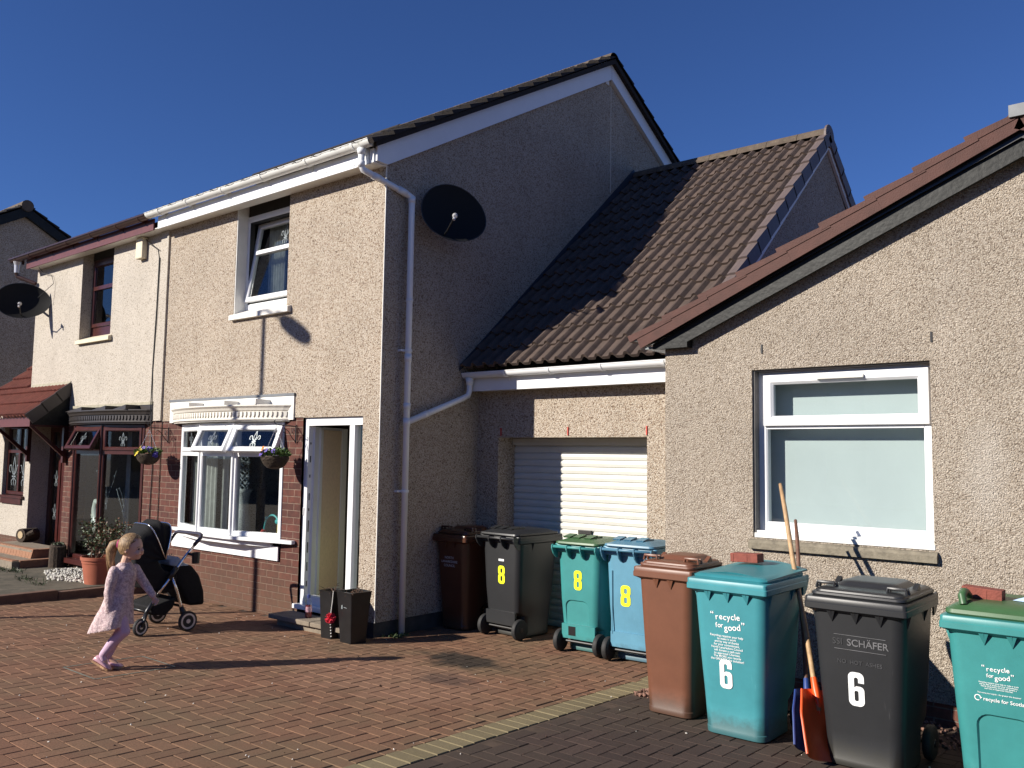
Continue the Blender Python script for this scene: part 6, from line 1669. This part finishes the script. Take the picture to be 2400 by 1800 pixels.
hh_ = thing('horse_ornament', 'second china horse, only its head showing low behind the dark bay window', 'ornament', (-5.15, 0.12, 0.3))
mb = MB(); mb.sm = True; mb.tube([(-5.30, 0.1, 0.35), (-5.24, 0.1, 0.55), (-5.12, 0.1, 0.72), (-5.03, 0.1, 0.80), (-4.99, 0.1, 0.74), (-4.97, 0.1, 0.66)], [0.13, 0.09, 0.065, 0.05, 0.04, 0.025], 10); mb.build('body', M['pale_stone'], hh_)
sb = thing('ornamental_branches', 'silver twig arrangement inside the dark bay window', 'ornament', (-6.1, 0.2, 0.25))
mb = MB(); random.seed(9)
for k in range(16):
    p = Vector((-6.2 + random.uniform(-.05, .05) + (0.62 if k > 9 else 0), 0.14, 0.95 - (0.25 if k > 9 else 0))); d = Vector((random.uniform(-.25, .25), random.uniform(-.1, .1), 1)).normalized(); pts = [p.copy()]
    for j in range(7):
        p = p + d * 0.085; d = (d + Vector((random.uniform(-.3, .3), random.uniform(-.2, .2), 0.1))).normalized(); pts.append(p.copy())
        if random.random() < 0.6: mb.ball(p, 0.014, sub=1)
    mb.tube(pts, 0.005, 4)
mb.build('twig', M['silver'], sb)

# ================================================================== manhole frame, street lamp
mb = MB()
for (x0, x1, y0, y1) in ((-0.64, -0.07, -2.78, -2.765), (-0.64, -0.07, -2.115, -2.10), (-0.64, -0.625, -2.78, -2.10), (-0.085, -0.07, -2.78, -2.10)):
    mb.add([(x0, y0, gz(y0) + 0.004), (x1, y0, gz(y0) + 0.004), (x1, y1, gz(y1) + 0.004), (x0, y1, gz(y1) + 0.004)], [(0, 1, 2, 3)])
M['zinc'] = mat('zinc_edge', (0.22, 0.25, 0.21), 0.6, 0.4, 20, metal=0.3)
tag(mb.build('manhole_cover', M['zinc']), 'square manhole cover rim set in the red block paving at the walking girl\'s feet', 'manhole cover')
lampt = thing('street_lamp', 'tall street lamp out of view at left, casting its shadow on the front wall', 'street lamp', (-4.87, -5.0, 0.1))
M['galv'] = mat('galvanised', (0.35, 0.36, 0.36), 0.5, 0.1, 8, metal=0.6)
mb = MB(); mb.tube([(-4.87, -5, 0.0), (-4.87, -5, 1.2)], 0.075, 12); mb.tube([(-4.87, -5, 1.2), (-4.87, -5, 1.25), (-4.87, -5, 6.4)], [0.075, 0.05, 0.036], 12); mb.build('pole', M['galv'], lampt)
mb = MB(); mb.tube([(-4.87, -5, 6.35), (-4.80, -5.1, 6.42), (-4.66, -5.30, 6.42)], 0.02, 8); mb.build('arm', M['galv'], lampt)
mb = MB(); mb.sm = True; d = Vector((0.42, -0.62, -0.05)).normalized()
c0 = Vector((-4.68, -5.27, 6.42)); s_ = d.cross(Vector((0, 0, 1))).normalized()
loops = []
for k, (u, wd_, hh2) in enumerate(((0.0, 0.05, 0.05), (0.05, 0.10, 0.075), (0.2, 0.14, 0.09), (0.4, 0.14, 0.085), (0.52, 0.11, 0.06), (0.56, 0.05, 0.03))):
    loops.append([c0 + d * u + s_ * (wd_ * math.cos(a)) + Vector((0, 0, hh2 * math.sin(a))) for a in [6.2832 * i / 14 for i in range(14)]])
mb.loft(loops); mb.build('lantern', M['galv'], lampt)

# ================================================================== PUSHCHAIR
pg = gz(-1.4)
pram = thing('pushchair', 'black pushchair with chrome trimmed hood standing in front of the brick panel', 'pushchair', (-1.78, -1.43, pg))
M['fabric'] = mat('pram_fabric', (0.010, 0.010, 0.011), 0.85, 0.3, 30, 0.35, 160, spec=0.25)
M['purple_chrome'] = mat('grip_sheen', (0.05, 0.045, 0.06), 0.2, 0.1)
XN, XF = -1.53, -2.03
mb = MB(); mb.sm = True
for x in (XN, XF):
    mb.tube([(x, -1.10, 0.885), (x, -1.24, 0.735), (x, -1.41, 0.51), (x, -1.50, 0.40)], 0.014, 10)
    mb.tube([(x, -1.36, 0.56), (x, -1.30, 0.42), (x, -1.25, 0.27), (x, -1.235, 0.2)], 0.015, 10)
mb.build('chassis_tube', M['chrome'], pram)
def one_tube(name, pts, r, m):
    q = MB(); q.sm = True; q.tube(pts, r, 10); return q.build(name, m, pram)
for x in (XN, XF):
    one_tube('front_leg', [(x, -1.50, 0.40), (x, -1.60, 0.255), (x, -1.63, 0.19)], [0.018, 0.021, 0.02], M['black_plastic'])
    one_tube('folding_joint', [(x, -1.31, 0.65), (x, -1.39, 0.54)], 0.026, M['black_plastic'])
    one_tube('rear_leg', [(x, -1.245, 0.25), (x, -1.22, 0.19), (x + 0.02, -1.19, 0.13)], [0.02, 0.032, 0.02], M['black_plastic'])
one_tube('cross_bar', [(XN, -1.23, 0.25), (XF, -1.23, 0.25)], 0.013, M['black_plastic']); one_tube('cross_bar', [(XN, -1.60, 0.24), (XF, -1.60, 0.24)], 0.012, M['black_plastic'])
mb = MB(); mb.sm = True
mb.tube([(XN, -1.13, 0.86), (XN, -1.06, 0.93), (XN - 0.015, -1.045, 0.955), (XN - 0.06, -1.04, 0.965), (XF + 0.06, -1.06, 0.965), (XF + 0.015, -1.065, 0.955), (XF, -1.08, 0.93), (XF, -1.13, 0.86)], 0.019, 12)
mb.build('handlebar', M['purple_chrome'], pram)
def pram_wheel(x, y, r, swivel):
    z = gz(y) + r; Mx = Matrix.Translation((x, y, z)) @ Matrix.Rotation(swivel, 4, 'Z') @ Matrix.Rotation(R(90), 4, 'Y')
    mb = MB(); mb.sm = True
    mb.lathe([(r * .74, -0.012), (r * .92, -0.017), (r, -0.008), (r, 0.008), (r * .92, 0.017), (r * .74, 0.012)], n=28, M=Mx); wo = mb.build('wheel', M['rubber'], pram, angle=40)
    mb = MB()
    def ring(r0, r1, t):
        mb.lathe([(r0, -t), (r1, -t), (r1, t), (r0, t), (r0, -t)], n=28, M=Mx)
    ring(r * .60, r * .78, 0.014); mb.lathe([(0.0, -0.018), (r * .22, -0.018), (r * .22, 0.018), (0.0, 0.018)], n=14, M=Mx)
    for k in range(5):
        a = 6.2832 * k / 5; e = Vector((math.cos(a), math.sin(a), 0)); s = Vector((-math.sin(a), math.cos(a), 0))
        mb.prism([Mx @ (e * r * .15 + s * r * .13 + Vector((0, 0, -.009))), Mx @ (e * r * .15 - s * r * .13 + Vector((0, 0, -.009))), Mx @ (e * r * .66 - s * r * .09 + Vector((0, 0, -.009))), Mx @ (e * r * .66 + s * r * .09 + Vector((0, 0, -.009)))], (Mx.to_3x3() @ Vector((0, 0, 0.018))))
    mb.build('rim', M['alu'], wo)
    return wo
for x in (XN + 0.02, XF - 0.02):
    pram_wheel(x, -1.675, 0.085, R(12)); pram_wheel(x + (0.03 if x > -1.8 else -0.03), -1.195, 0.10, 0.0)
mb = MB(); mb.sm = True
for x in (XN + 0.02, XF - 0.02):
    for dx in (-0.024, 0.024): mb.tube([(x, -1.62, 0.23), (x + dx, -1.65, 0.17), (x + dx, -1.675, gz(-1.675) + 0.085)], [0.018, 0.013, 0.012], 8)
mb.build('fork', M['black_plastic'], pram)
# hood
PVT = Vector((0, -1.43, 0.735)); tips = [(-1.355, 1.085), (-1.46, 1.125), (-1.58, 1.085), (-1.695, 0.985), (-1.755, 0.83), (-1.75, 0.70)]
def hoop(ty, tz_, n=26, infl=0.0):
    T = Vector((0, ty, tz_)); d = T - PVT; out = []
    for i in range(n + 1):
        s = i / n; a = math.pi * s
        cx_ = -math.cos(a); ex = 0.30
        xx = (abs(cx_) ** 0.42) * (1 if cx_ > 0 else -1); hh = (math.sin(a) ** 0.55) if 0 < s < 1 else 0.0
        out.append(PVT + d * (hh * (1 + infl)) + Vector(((XN + XF) / 2 - xx * (0.235 + infl * 0.5), 0, 0)))
    return out
mb = MB(); mb.sm = True; loops = []
for k in range(len(tips) - 1):
    for q in range(4):
        f = q / 4; ty = tips[k][0] * (1 - f) + tips[k + 1][0] * f; tz_ = tips[k][1] * (1 - f) + tips[k + 1][1] * f
        L_ = hoop(ty, tz_, infl=-0.028 * math.sin(math.pi * f)); loops.append(L_)
loops.append(hoop(*tips[-1]))
mb.loft(loops, False, False, closed=False); inn = [[p + (PVT + Vector(((XN + XF) / 2, 0, 0.1)) - p) * 0.02 for p in l] for l in loops]; mb.loft(inn[::-1], False, False, closed=False)
hood = mb.build('hood', M['fabric'], pram)
for k in (0, 2):
    mb = MB(); mb.sm = True; mb.tube(hoop(*tips[k], infl=0.012), 0.0065, 8); mb.build('hood_trim', M['chrome'], hood)
# seat shell, footmuff, basket
def soft(name, prof, x0, x1, m, parent, bev=0.03):
    bm = bmesh.new(); a = [bm.verts.new((x0, y, z)) for y, z in prof]; b_ = [bm.verts.new((x1, y, z)) for y, z in prof]; n = len(prof)
    bm.faces.new(a); bm.faces.new(b_[::-1])
    for i in range(n): bm.faces.new((a[i], b_[i], b_[(i + 1) % n], a[(i + 1) % n]))
    bmesh.ops.recalc_face_normals(bm, faces=bm.faces)
    bmesh.ops.bevel(bm, geom=list(bm.edges), offset=bev, segments=3, profile=0.5, affect='EDGES')
    for v in bm.verts: v.co += Vector((noise.noise(v.co * 9), noise.noise(v.co * 9 + Vector((5, 5, 5))), noise.noise(v.co * 9 + Vector((9, 0, 3))))) * 0.008
    mb = MB(); mb.sm = True; mb.bm(bm); return mb.build(name, m, parent, angle=50)
soft('seat', [(-1.75, 0.82), (-1.72, 0.60), (-1.60, 0.46), (-1.40, 0.39), (-1.29, 0.44), (-1.27, 0.58), (-1.42, 0.62), (-1.50, 0.74), (-1.62, 0.86)], XF + 0.03, XN - 0.03, M['fabric'], pram)
soft('footmuff', [(-1.27, 0.655), (-1.10, 0.65), (-1.00, 0.53), (-0.95, 0.36), (-0.935, 0.22), (-1.12, 0.235), (-1.24, 0.44), (-1.33, 0.55)], XF + 0.06, XN - 0.07, M['fabric'], pram, 0.035)
soft('basket', [(-1.575, 0.285), (-1.44, 0.315), (-1.295, 0.355), (-1.33, 0.25), (-1.41, 0.185), (-1.55, 0.20)], XF + 0.02, XN + 0.005, M['fabric'], pram, 0.015)
mb = MB(); mb.lathe([(0.036, -0.06), (0.042, 0.05), (0.04, 0.05), (0.034, -0.055)], (XN + 0.06, -1.14, 0.74), 18); mb.tube([(XN, -1.20, 0.78), (XN + 0.05, -1.15, 0.76)], 0.014, 8); mb.build('cup_holder', M['black_plastic'], pram)
bl = soft('blanket', [(-1.34, 0.665), (-1.33, 0.71), (-1.24, 0.745), (-1.18, 0.68), (-1.07, 0.625), (-1.12, 0.60)], XF + 0.09, XN - 0.09, mat('pale_blue_blanket', (0.35, 0.43, 0.55), 0.9, 0.2, 20, 0.4, 90), None, 0.02)
tag(bl, 'crumpled pale blue blanket tucked into the black pushchair seat', 'blanket')
sh = thing('child_shoe', 'small white soled blue shoe poking out below the pushchair seat', 'shoe', (-1.62, -1.46, 0.38))
def shoe(parent, heel, toe, lat, w, up_m, sole_m, h=0.06, sole=0.014):
    heel, toe, lat = Vector(heel), Vector(toe), Vector(lat).normalized(); f = (toe - heel); L = f.length; f.normalize(); u = f.cross(lat)
    if u.z < 0: u = -u
    def ring(t, wd_, z0, z1):
        c_ = heel + f * (L * t); return [c_ + lat * (wd_ * math.cos(a)) + u * (z0 + (z1 - z0) * (0.5 + 0.5 * math.sin(a))) for a in [6.2832 * i / 14 for i in range(14)]]
    mb = MB(); mb.sm = True
    mb.loft([ring(0.0, w * .30, sole, h * .6), ring(0.05, w * .40, sole, h * .98), ring(0.25, w * .44, sole, h * 1.05), ring(0.45, w * .46, sole, h * .86), ring(0.7, w * .52, sole, h * .66), ring(0.9, w * .44, sole, h * .52), ring(1.0, w * .18, sole, h * .32)])
    a = mb.build('upper', up_m, parent)
    mb = MB(); pl = [(0.0, .2), (0.03, .40), (0.3, .40), (0.5, .42), (0.72, .53), (0.9, .47), (1.0, .2)]
    loop = [heel + f * (L * (t * 1.03 - 0.01)) + lat * (w * q) for t, q in pl] + [heel + f * (L * (t * 1.03 - 0.01)) - lat * (w * q) for t, q in pl[::-1]]
    mb.prism(loop, u * (sole + 0.004)); mb.build('sole', sole_m, parent)
    return a
M['white_rubber'] = mat('white_rubber', (0.7, 0.68, 0.64), 0.6); M['navy'] = mat('navy_fabric', (0.03, 0.05, 0.2), 0.7)
shoe(sh, (-1.60, -1.40, 0.415), (-1.60, -1.50, 0.455), (0.7, 0.3, 0.2), 0.06, M['navy'], M['white_rubber'], 0.05, 0.02)

# ================================================================== GIRL
GO = Vector((-0.33, -2.53, gz(-2.53))); GF = Vector((0.769, 0.639, 0)); GL = Vector((-0.639, 0.769, 0))
def gp_(s, l, z): return GO + GF * s + GL * l + Vector((0, 0, z))
girl = thing('person', 'small girl in a pale pink lace dress and pink tights striding past the pushchair', 'person', GO)
def fuse(name, mb, m, parent, voxel=0.006, smooth_it=3, disp=None):
    """fuses overlapping primitives into one continuous surface"""
    me = bpy.data.meshes.new('f'); me.from_pydata([tuple(p) for p in mb.v], [], mb.f); me.update()
    o = bpy.data.objects.new('f', me); col.objects.link(o)
    r_ = o.modifiers.new('r', 'REMESH'); r_.mode = 'VOXEL'; r_.voxel_size = voxel; r_.use_smooth_shade = True
    s_ = o.modifiers.new('s', 'SMOOTH'); s_.iterations = smooth_it; s_.factor = 0.5
    dg = bpy.context.evaluated_depsgraph_get(); me2 = bpy.data.meshes.new_from_object(o.evaluated_get(dg))
    bpy.data.objects.remove(o)
    if disp:
        ns = [v.normal.copy() for v in me2.vertices]
        for v, n in zip(me2.vertices, ns): v.co += n * disp(v.co)
    me2.materials.clear(); me2.materials.append(m)
    me2.polygons.foreach_set('use_smooth', [True] * len(me2.polygons)); me2.name = name
    o2 = bpy.data.objects.new(name, me2); col.objects.link(o2); attach(o2, parent)
    return o2
def cap(mb, pts, rs, n=10):
    mb.tube(pts, rs, n)
    for p, r in zip(pts, rs): mb.ball(p, r, sub=2)
Rg = Matrix((GF, GL, Vector((0, 0, 1)))).transposed().to_4x4()
def eball(mb, c, r): mb.ball(c, r, M=Rg, sub=3)
M['skin'] = mat('skin', (0.60, 0.36, 0.27), 0.5, 0.06, 10)
M['tights'] = mat('pink_tights', (0.55, 0.38, 0.50), 0.8, 0.1, 14, 0.3, 200)
m_, nt_, b_ = nodes('lace_dress'); b_.inputs['Roughness'].default_value = 0.95; tc_ = coord(nt_)
n_1 = N(nt_, 'ShaderNodeTexVoronoi', Scale=75.0); n_1.feature = 'DISTANCE_TO_EDGE' if False else 'F1'; nt_.links.new(tc_, n_1.inputs['Vector'])
n_2 = N(nt_, 'ShaderNodeTexNoise', Scale=30.0, Detail=4.0); nt_.links.new(tc_, n_2.inputs['Vector'])
r_1 = ramp(nt_, [(0.15, (0.64, 0.51, 0.50)), (0.5, (0.54, 0.41, 0.41)), (0.8, (0.42, 0.30, 0.31))]); nt_.links.new(n_1.outputs['Distance'], r_1.inputs[0])
r_2 = ramp(nt_, [(0.35, (0.8,) * 3), (0.65, (1.15,) * 3)]); nt_.links.new(n_2.outputs[0], r_2.inputs[0])
nt_.links.new(mixrgb(nt_, 1.0, r_1.outputs[0], r_2.outputs[0], 'MULTIPLY'), b_.inputs['Base Color']); bump(nt_, b_, n_1.outputs['Distance'], 0.5, 0.004)
M['lace'] = m_
m_, nt_, b_ = nodes('fair_hair'); b_.inputs['Roughness'].default_value = 0.58; tc_ = coord(nt_)
mp_ = N(nt_, 'ShaderNodeMapping'); mp_.inputs['Scale'].default_value = (150, 150, 26); mp_.inputs['Rotation'].default_value = (0.4, 0.5, 0); nt_.links.new(tc_, mp_.inputs['Vector'])
n_1 = N(nt_, 'ShaderNodeTexNoise', Scale=1.0, Detail=3.0); nt_.links.new(mp_.outputs[0], n_1.inputs['Vector'])
r_1 = ramp(nt_, [(0.3, (0.085, 0.048, 0.022)), (0.5, (0.22, 0.13, 0.06)), (0.72, (0.42, 0.28, 0.145))]); nt_.links.new(n_1.outputs[0], r_1.inputs[0]); nt_.links.new(r_1.outputs[0], b_.inputs['Base Color']); bump(nt_, b_, n_1.outputs[0], 0.6, 0.004)
M['hair'] = m_
body = MB()
eball(body, gp_(0.120, 0, 0.995), (0.090, 0.074, 0.092)); eball(body, gp_(0.142, 0, 0.950), (0.066, 0.058, 0.070)); eball(body, gp_(0.172, 0, 0.908), (0.030, 0.030, 0.024))
eball(body, gp_(0.190, 0.030, 0.94), (0.022, 0.022, 0.025)); eball(body, gp_(0.190, -0.030, 0.94), (0.022, 0.022, 0.025))
body.tube([gp_(0.200, 0, 0.985), gp_(0.213, 0, 0.965), gp_(0.217, 0, 0.955)], [0.007, 0.010, 0.011], 8); eball(body, gp_(0.214, 0, 0.955), (0.012, 0.013, 0.010))
eball(body, gp_(0.200, 0, 0.930), (0.010, 0.019, 0.006)); eball(body, gp_(0.197, 0, 0.921), (0.010, 0.016, 0.006))
for sg in (-1, 1): eball(body, gp_(0.112, sg * 0.074, 0.962), (0.014, 0.007, 0.022))
cap(body, [gp_(0.07, 0, 0.82), gp_(0.10, 0, 0.93)], [0.040, 0.037])
cap(body, [gp_(0.075, 0, 0.78), gp_(0.06, 0, 0.66), gp_(0.045, 0, 0.52)], [0.078, 0.075, 0.08])
hips = gp_(0.045, 0, 0.50)
def hand(mb, wrist, d, palm_n, curl, ls=1.0):
    """palm, four fingers of unequal length and a thumb from its side"""
    d = d.normalized(); palm_n = (palm_n - d * palm_n.dot(d)).normalized(); s = d.cross(palm_n)
    for t in range(5): mb.ball(wrist + d * (0.008 + 0.0075 * t), (0.0135, 0.0135, 0.011), sub=1)
    for k in (-1, 0, 1): cap(mb, [wrist + d * 0.01 + s * 0.006 * k, wrist + d * 0.045 + s * 0.013 * k], [0.010, 0.009], 8)
    for k, L in enumerate((0.036, 0.042, 0.039, 0.030)):
        b0 = wrist + d * 0.046 + s * (0.0125 * (1.5 - k)) * 1.05; q = d.copy(); pts = [b0]
        for j in range(3):
            q = (Matrix.Rotation(curl * (0.8 + 0.25 * j), 3, s) @ q).normalized(); pts.append(pts[-1] + q * L / 3)
        cap(mb, pts, [0.0062, 0.0060, 0.0056, 0.0048], 7)
    th = wrist + d * 0.018 + s * 0.017
    cap(mb, [th, th + (d * 0.6 + s * 0.7 + palm_n * 0.3).normalized() * 0.018, th + (d * 0.85 + s * 0.45 + palm_n * 0.4).normalized() * 0.034], [0.0075, 0.0068, 0.0055], 7)
rs_, re_, rw_ = gp_(0.03, -0.085, 0.80), gp_(0.005, -0.115, 0.635), gp_(0.018, -0.115, 0.475)
ls0, le_, lw_ = gp_(0.125, 0.080, 0.80), gp_(0.205, 0.10, 0.675), gp_(0.292, 0.075, 0.575)
cap(body, [rs_, re_, rw_], [0.035, 0.027, 0.019]); cap(body, [ls0, le_, lw_], [0.035, 0.027, 0.019])
hand(body, rw_, (rw_ - re_), GL, 0.22); hand(body, lw_, (lw_ - le_), -GL + Vector((0, 0, -.3)), 0.35)
rk, ra = gp_(0.118, -0.045, 0.315), gp_(-0.045, -0.048, 0.125)
lk, la = gp_(0.055, 0.045, 0.30), gp_(-0.052, 0.045, 0.085)
cap(body, [gp_(0.05, -0.042, 0.50), rk, ra], [0.062, 0.043, 0.026]); cap(body, [gp_(0.04, 0.042, 0.50), lk, la], [0.062, 0.043, 0.027])
cap(body, [ra, gp_(-0.02, -0.048, 0.055)], [0.026, 0.02]); cap(body, [la, gp_(0.03, 0.045, 0.03)], [0.026, 0.02])
bo = fuse('body', body, M['skin'], girl, 0.0042, 2)
tg = MB()
for (k, a, h_) in ((rk, ra, gp_(0.05, -0.042, 0.50)), (lk, la, gp_(0.04, 0.042, 0.50))):
    mid = k * .55 + a * .45 - GF * 0.012
    cap(tg, [h_, h_ * .4 + k * .6, k, mid, a], [0.068, 0.056, 0.0485, 0.043, 0.031], 14)
cap(tg, [ra, gp_(-0.035, -0.048, 0.09)], [0.031, 0.027]); cap(tg, [la, gp_(-0.03, 0.045, 0.05)], [0.031, 0.027])
fuse('tights', tg, M['tights'], girl, 0.006, 3)
M['shoe_pink'] = mat('pink_shoe', (0.60, 0.36, 0.42), 0.35, 0.1, 20); M['shoe_sole'] = mat('tan_sole', (0.50, 0.30, 0.16), 0.7, 0.1)
sh1 = bpy.data.objects.new('shoe', None); col.objects.link(sh1); sh1.location = gp_(-0.05, -0.048, 0.0); sh1.parent = girl; sh1.matrix_parent_inverse = Matrix.Translation(-GO)
shoe(sh1, gp_(-0.125, -0.048, 0.075), gp_(0.018, -0.048, -0.002), GL, 0.068, M['shoe_pink'], M['shoe_sole'], 0.062, 0.012)
sh2 = bpy.data.objects.new('shoe', None); col.objects.link(sh2); sh2.location = gp_(0, 0.045, 0.0); sh2.parent = girl; sh2.matrix_parent_inverse = Matrix.Translation(-GO)
shoe(sh2, gp_(-0.095, 0.045, 0.004), gp_(0.082, 0.045, 0.002), GL, 0.070, M['shoe_pink'], M['shoe_sole'], 0.062, 0.012)
# dress
dr = MB(); rings = [(0.862, 0.078, 0.046, 0.050, 0), (0.845, 0.076, 0.058, 0.070, 0), (0.815, 0.074, 0.082, 0.100, 0), (0.76, 0.075, 0.090, 0.098, 0), (0.68, 0.066, 0.092, 0.094, 0), (0.60, 0.050, 0.102, 0.104, 0.0), (0.52, 0.030, 0.122, 0.125, 0.01), (0.44, 0.010, 0.142, 0.145, 0.02), (0.37, -0.006, 0.160, 0.160, 0.03), (0.325, -0.014, 0.170, 0.165, 0.036)]
loops = []
for (z, c_, rf, rl, tl) in rings:
    k_ = max(0, (0.62 - z) / 0.30)
    loops.append([gp_(c_ + rf * math.cos(a) * (1 + 0.07 * k_ * math.sin(5 * a + 1)), rl * math.sin(a) * (1 + 0.07 * k_ * math.sin(5 * a + 1)), z + tl * math.cos(a)) for a in [6.2832 * i / 48 for i in range(48)]])
inner = [[p + (gp_(-0.012, 0, p.z - GO.z) - p) * 0.10 + Vector((0, 0, 0.012)) for p in loops[-1]], [gp_(0.0 + 0.05 * math.cos(a), 0.05 * math.sin(a), 0.45) for a in [6.2832 * i / 48 for i in range(48)]]]
dr.loft(loops + inner)
cap(dr, [rs_ + Vector((0, 0, -.005)), rs_ * .5 + re_ * .5 - GL * 0.006, re_, re_ * .5 + rw_ * .5, rw_ + Vector((0, 0, 0.012))], [0.046, 0.041, 0.037, 0.033, 0.028], 14)
cap(dr, [ls0 + Vector((0, 0, -.005)), ls0 * .5 + le_ * .5, le_, le_ * .5 + lw_ * .5, lw_ - (lw_ - le_).normalized() * 0.01], [0.046, 0.041, 0.037, 0.033, 0.028], 14)
def wr(co):
    z = co.z - GO.z; a = noise.noise(co * 22) * 0.0035 + noise.noise(Vector((co.x * 30, co.y * 30, co.z * 7))) * 0.004
    return a
fuse('dress', dr, M['lace'], girl, 0.0062, 2, wr)
# hair cap and pony tail
hb = bmesh.new(); bmesh.ops.create_icosphere(hb, subdivisions=5, radius=1.0)
dele = []
for v in hb.verts:
    x, y_, z = v.co; k_ = 1.0 + 0.02 * noise.noise(Vector((x * 4, y_ * 12, z * 5)))
    if (x > 0.30 + 0.45 * max(0, z) and z < 0.60) or z < -0.72 or (z < -0.25 and x > 0.02) : dele.append(v)
    v.co = Vector((x * 0.101 * k_, y_ * 0.086 * k_, z * 0.102 * k_))
bmesh.ops.delete(hb, geom=dele, context='VERTS')
hm = MB(); hm.sm = True; hm.bm(hb, Matrix.Translation(gp_(0.116, 0, 0.998)) @ Rg)
hm.tube([gp_(0.045, -0.005, 1.00), gp_(0.012, -0.005, 1.012), gp_(-0.018, -0.005, 1.000), gp_(-0.040, -0.005, 0.955), gp_(-0.042, -0.005, 0.895), gp_(-0.034, -0.005, 0.835), gp_(-0.026, -0.005, 0.79)], [0.024, 0.036, 0.044, 0.042, 0.034, 0.022, 0.006], 16)
random.seed(4)
for _ in range(46):                                         # loose strands along head and tail
    l0 = random.uniform(-0.03, 0.03); o_ = random.uniform(-0.012, 0.012)
    hm.tube([gp_(0.05, l0, 1.02 + o_), gp_(0.0 + o_, l0, 1.03 + o_), gp_(-0.045 + o_, l0 * 1.2, 0.98), gp_(-0.062 + o_, l0, 0.90), gp_(-0.045 + o_ * 2, l0 * .7, 0.83), gp_(-0.028 + o_ * 3, l0 * .6, 0.78 + o_)], [0.004, 0.0045, 0.0045, 0.004, 0.003, 0.001], 4)
for _ in range(40):
    l0 = random.choice((-1, 1)) * random.uniform(0.02, 0.084); z0 = 0.99 + 0.09 * math.sqrt(max(0, 1 - (l0 / 0.088) ** 2)) * random.uniform(0.2, 1.0)
    hm.tube([gp_(0.175, l0 * .75, z0 * .2 + 1.02 * .8 + .02), gp_(0.12, l0 * 1.02, z0), gp_(0.05, l0 * .8, z0 * .6 + .4 * 0.99), gp_(0.03, l0 * .2, 0.995)], [0.002, 0.0035, 0.0035, 0.002], 4)
hair = hm.build('hair', M['hair'], girl)
mb = MB(); mb.sm = True
c_ = gp_(0.026, -0.005, 1.006); ax = GF
pts = [c_ + GL * (0.032 * math.cos(a)) + Vector((0, 0, 0.032 * math.sin(a))) for a in [6.2832 * i / 20 for i in range(21)]]
mb.tube(pts, 0.009, 8, False); mb.build('hair_band', mat('magenta_band', (0.45, 0.03, 0.16), 0.6), girl)
mb = MB()
for sg in (-1, 1): eball(mb, gp_(0.197, sg * 0.030, 0.972), (0.008, 0.012, 0.007))
mb.build('eyes', mat('eye', (0.03, 0.02, 0.018), 0.2), girl)
mb = MB()
for sg in (-1, 1): mb.tube([gp_(0.203, sg * 0.016, 0.988), gp_(0.200, sg * 0.032, 0.991), gp_(0.186, sg * 0.046, 0.987)], 0.003, 5)
mb.build('eyebrows', M['hair'], girl)
mb = MB(); eball(mb, gp_(0.2075, 0, 0.9265), (0.004, 0.015, 0.0045)); mb.build('lips', mat('lips', (0.5, 0.16, 0.15), 0.4), girl)

# ================================================================== unseen houses over the road behind the camera, added as dark window reflections
for i, (x0, x1) in enumerate(((-24.0, -13.5), (-11.0, 0.5), (3.0, 14.0))):
    op = thing('house', ('pebbledashed house over the road, farthest left and out of view', 'pebbledashed house over the road, middle one and out of view', 'pebbledashed house over the road, right one and out of view')[i], 'house', ((x0 + x1) / 2, -24, 0), 0, 'houses over the road')
    mb = MB()
    wall_panel(mb, x0, x1, -0.1, 5.0, [(x0 + 1 + k * 2.6, x0 + 2.4 + k * 2.6, z, z + 1.2, 0.15) for k in range(3) for z in (0.9, 3.4)], 0.15, lambda u, v, d: Vector((u, -24 - d, v)))
    mb.poly([(x0, -24, -0.1), (x0, -32, -0.1), (x0, -32, 5.0), (x0, -28, 7.3), (x0, -24, 5.0)]); mb.poly([(x1, -24, -0.1), (x1, -32, -0.1), (x1, -32, 5.0), (x1, -28, 7.3), (x1, -24, 5.0)])
    mb.quad((x0, -32, -0.1), (x1, -32, -0.1), (x1, -32, 5.0), (x0, -32, 5.0))
    mb.build('wall', M['dash'], op)
    mb = MB(); mb.prism([(x0 - .2, -23.7, 4.9), (x0 - .2, -28, 7.4), (x0 - .2, -32.3, 4.9), (x0 - .2, -28, 7.2)], (x1 - x0 + .4, 0, 0)); mb.build('roof', M['tile_dark'], op)
    mb = MB()
    for k in range(3):
        for z in (0.9, 3.4): mb.quad((x0 + 1 + k * 2.6, -24.12, z), (x0 + 2.4 + k * 2.6, -24.12, z), (x0 + 2.4 + k * 2.6, -24.12, z + 1.2), (x0 + 1 + k * 2.6, -24.12, z + 1.2))
    mb.build('window', M['glass_dark'], op)

# ------------------------------------------------------------------ render settings
scene.render.engine = 'CYCLES'
scene.cycles.max_bounces = 6
scene.cycles.transparent_max_bounces = 12
scene.cycles.caustics_reflective = False
scene.cycles.caustics_refractive = False
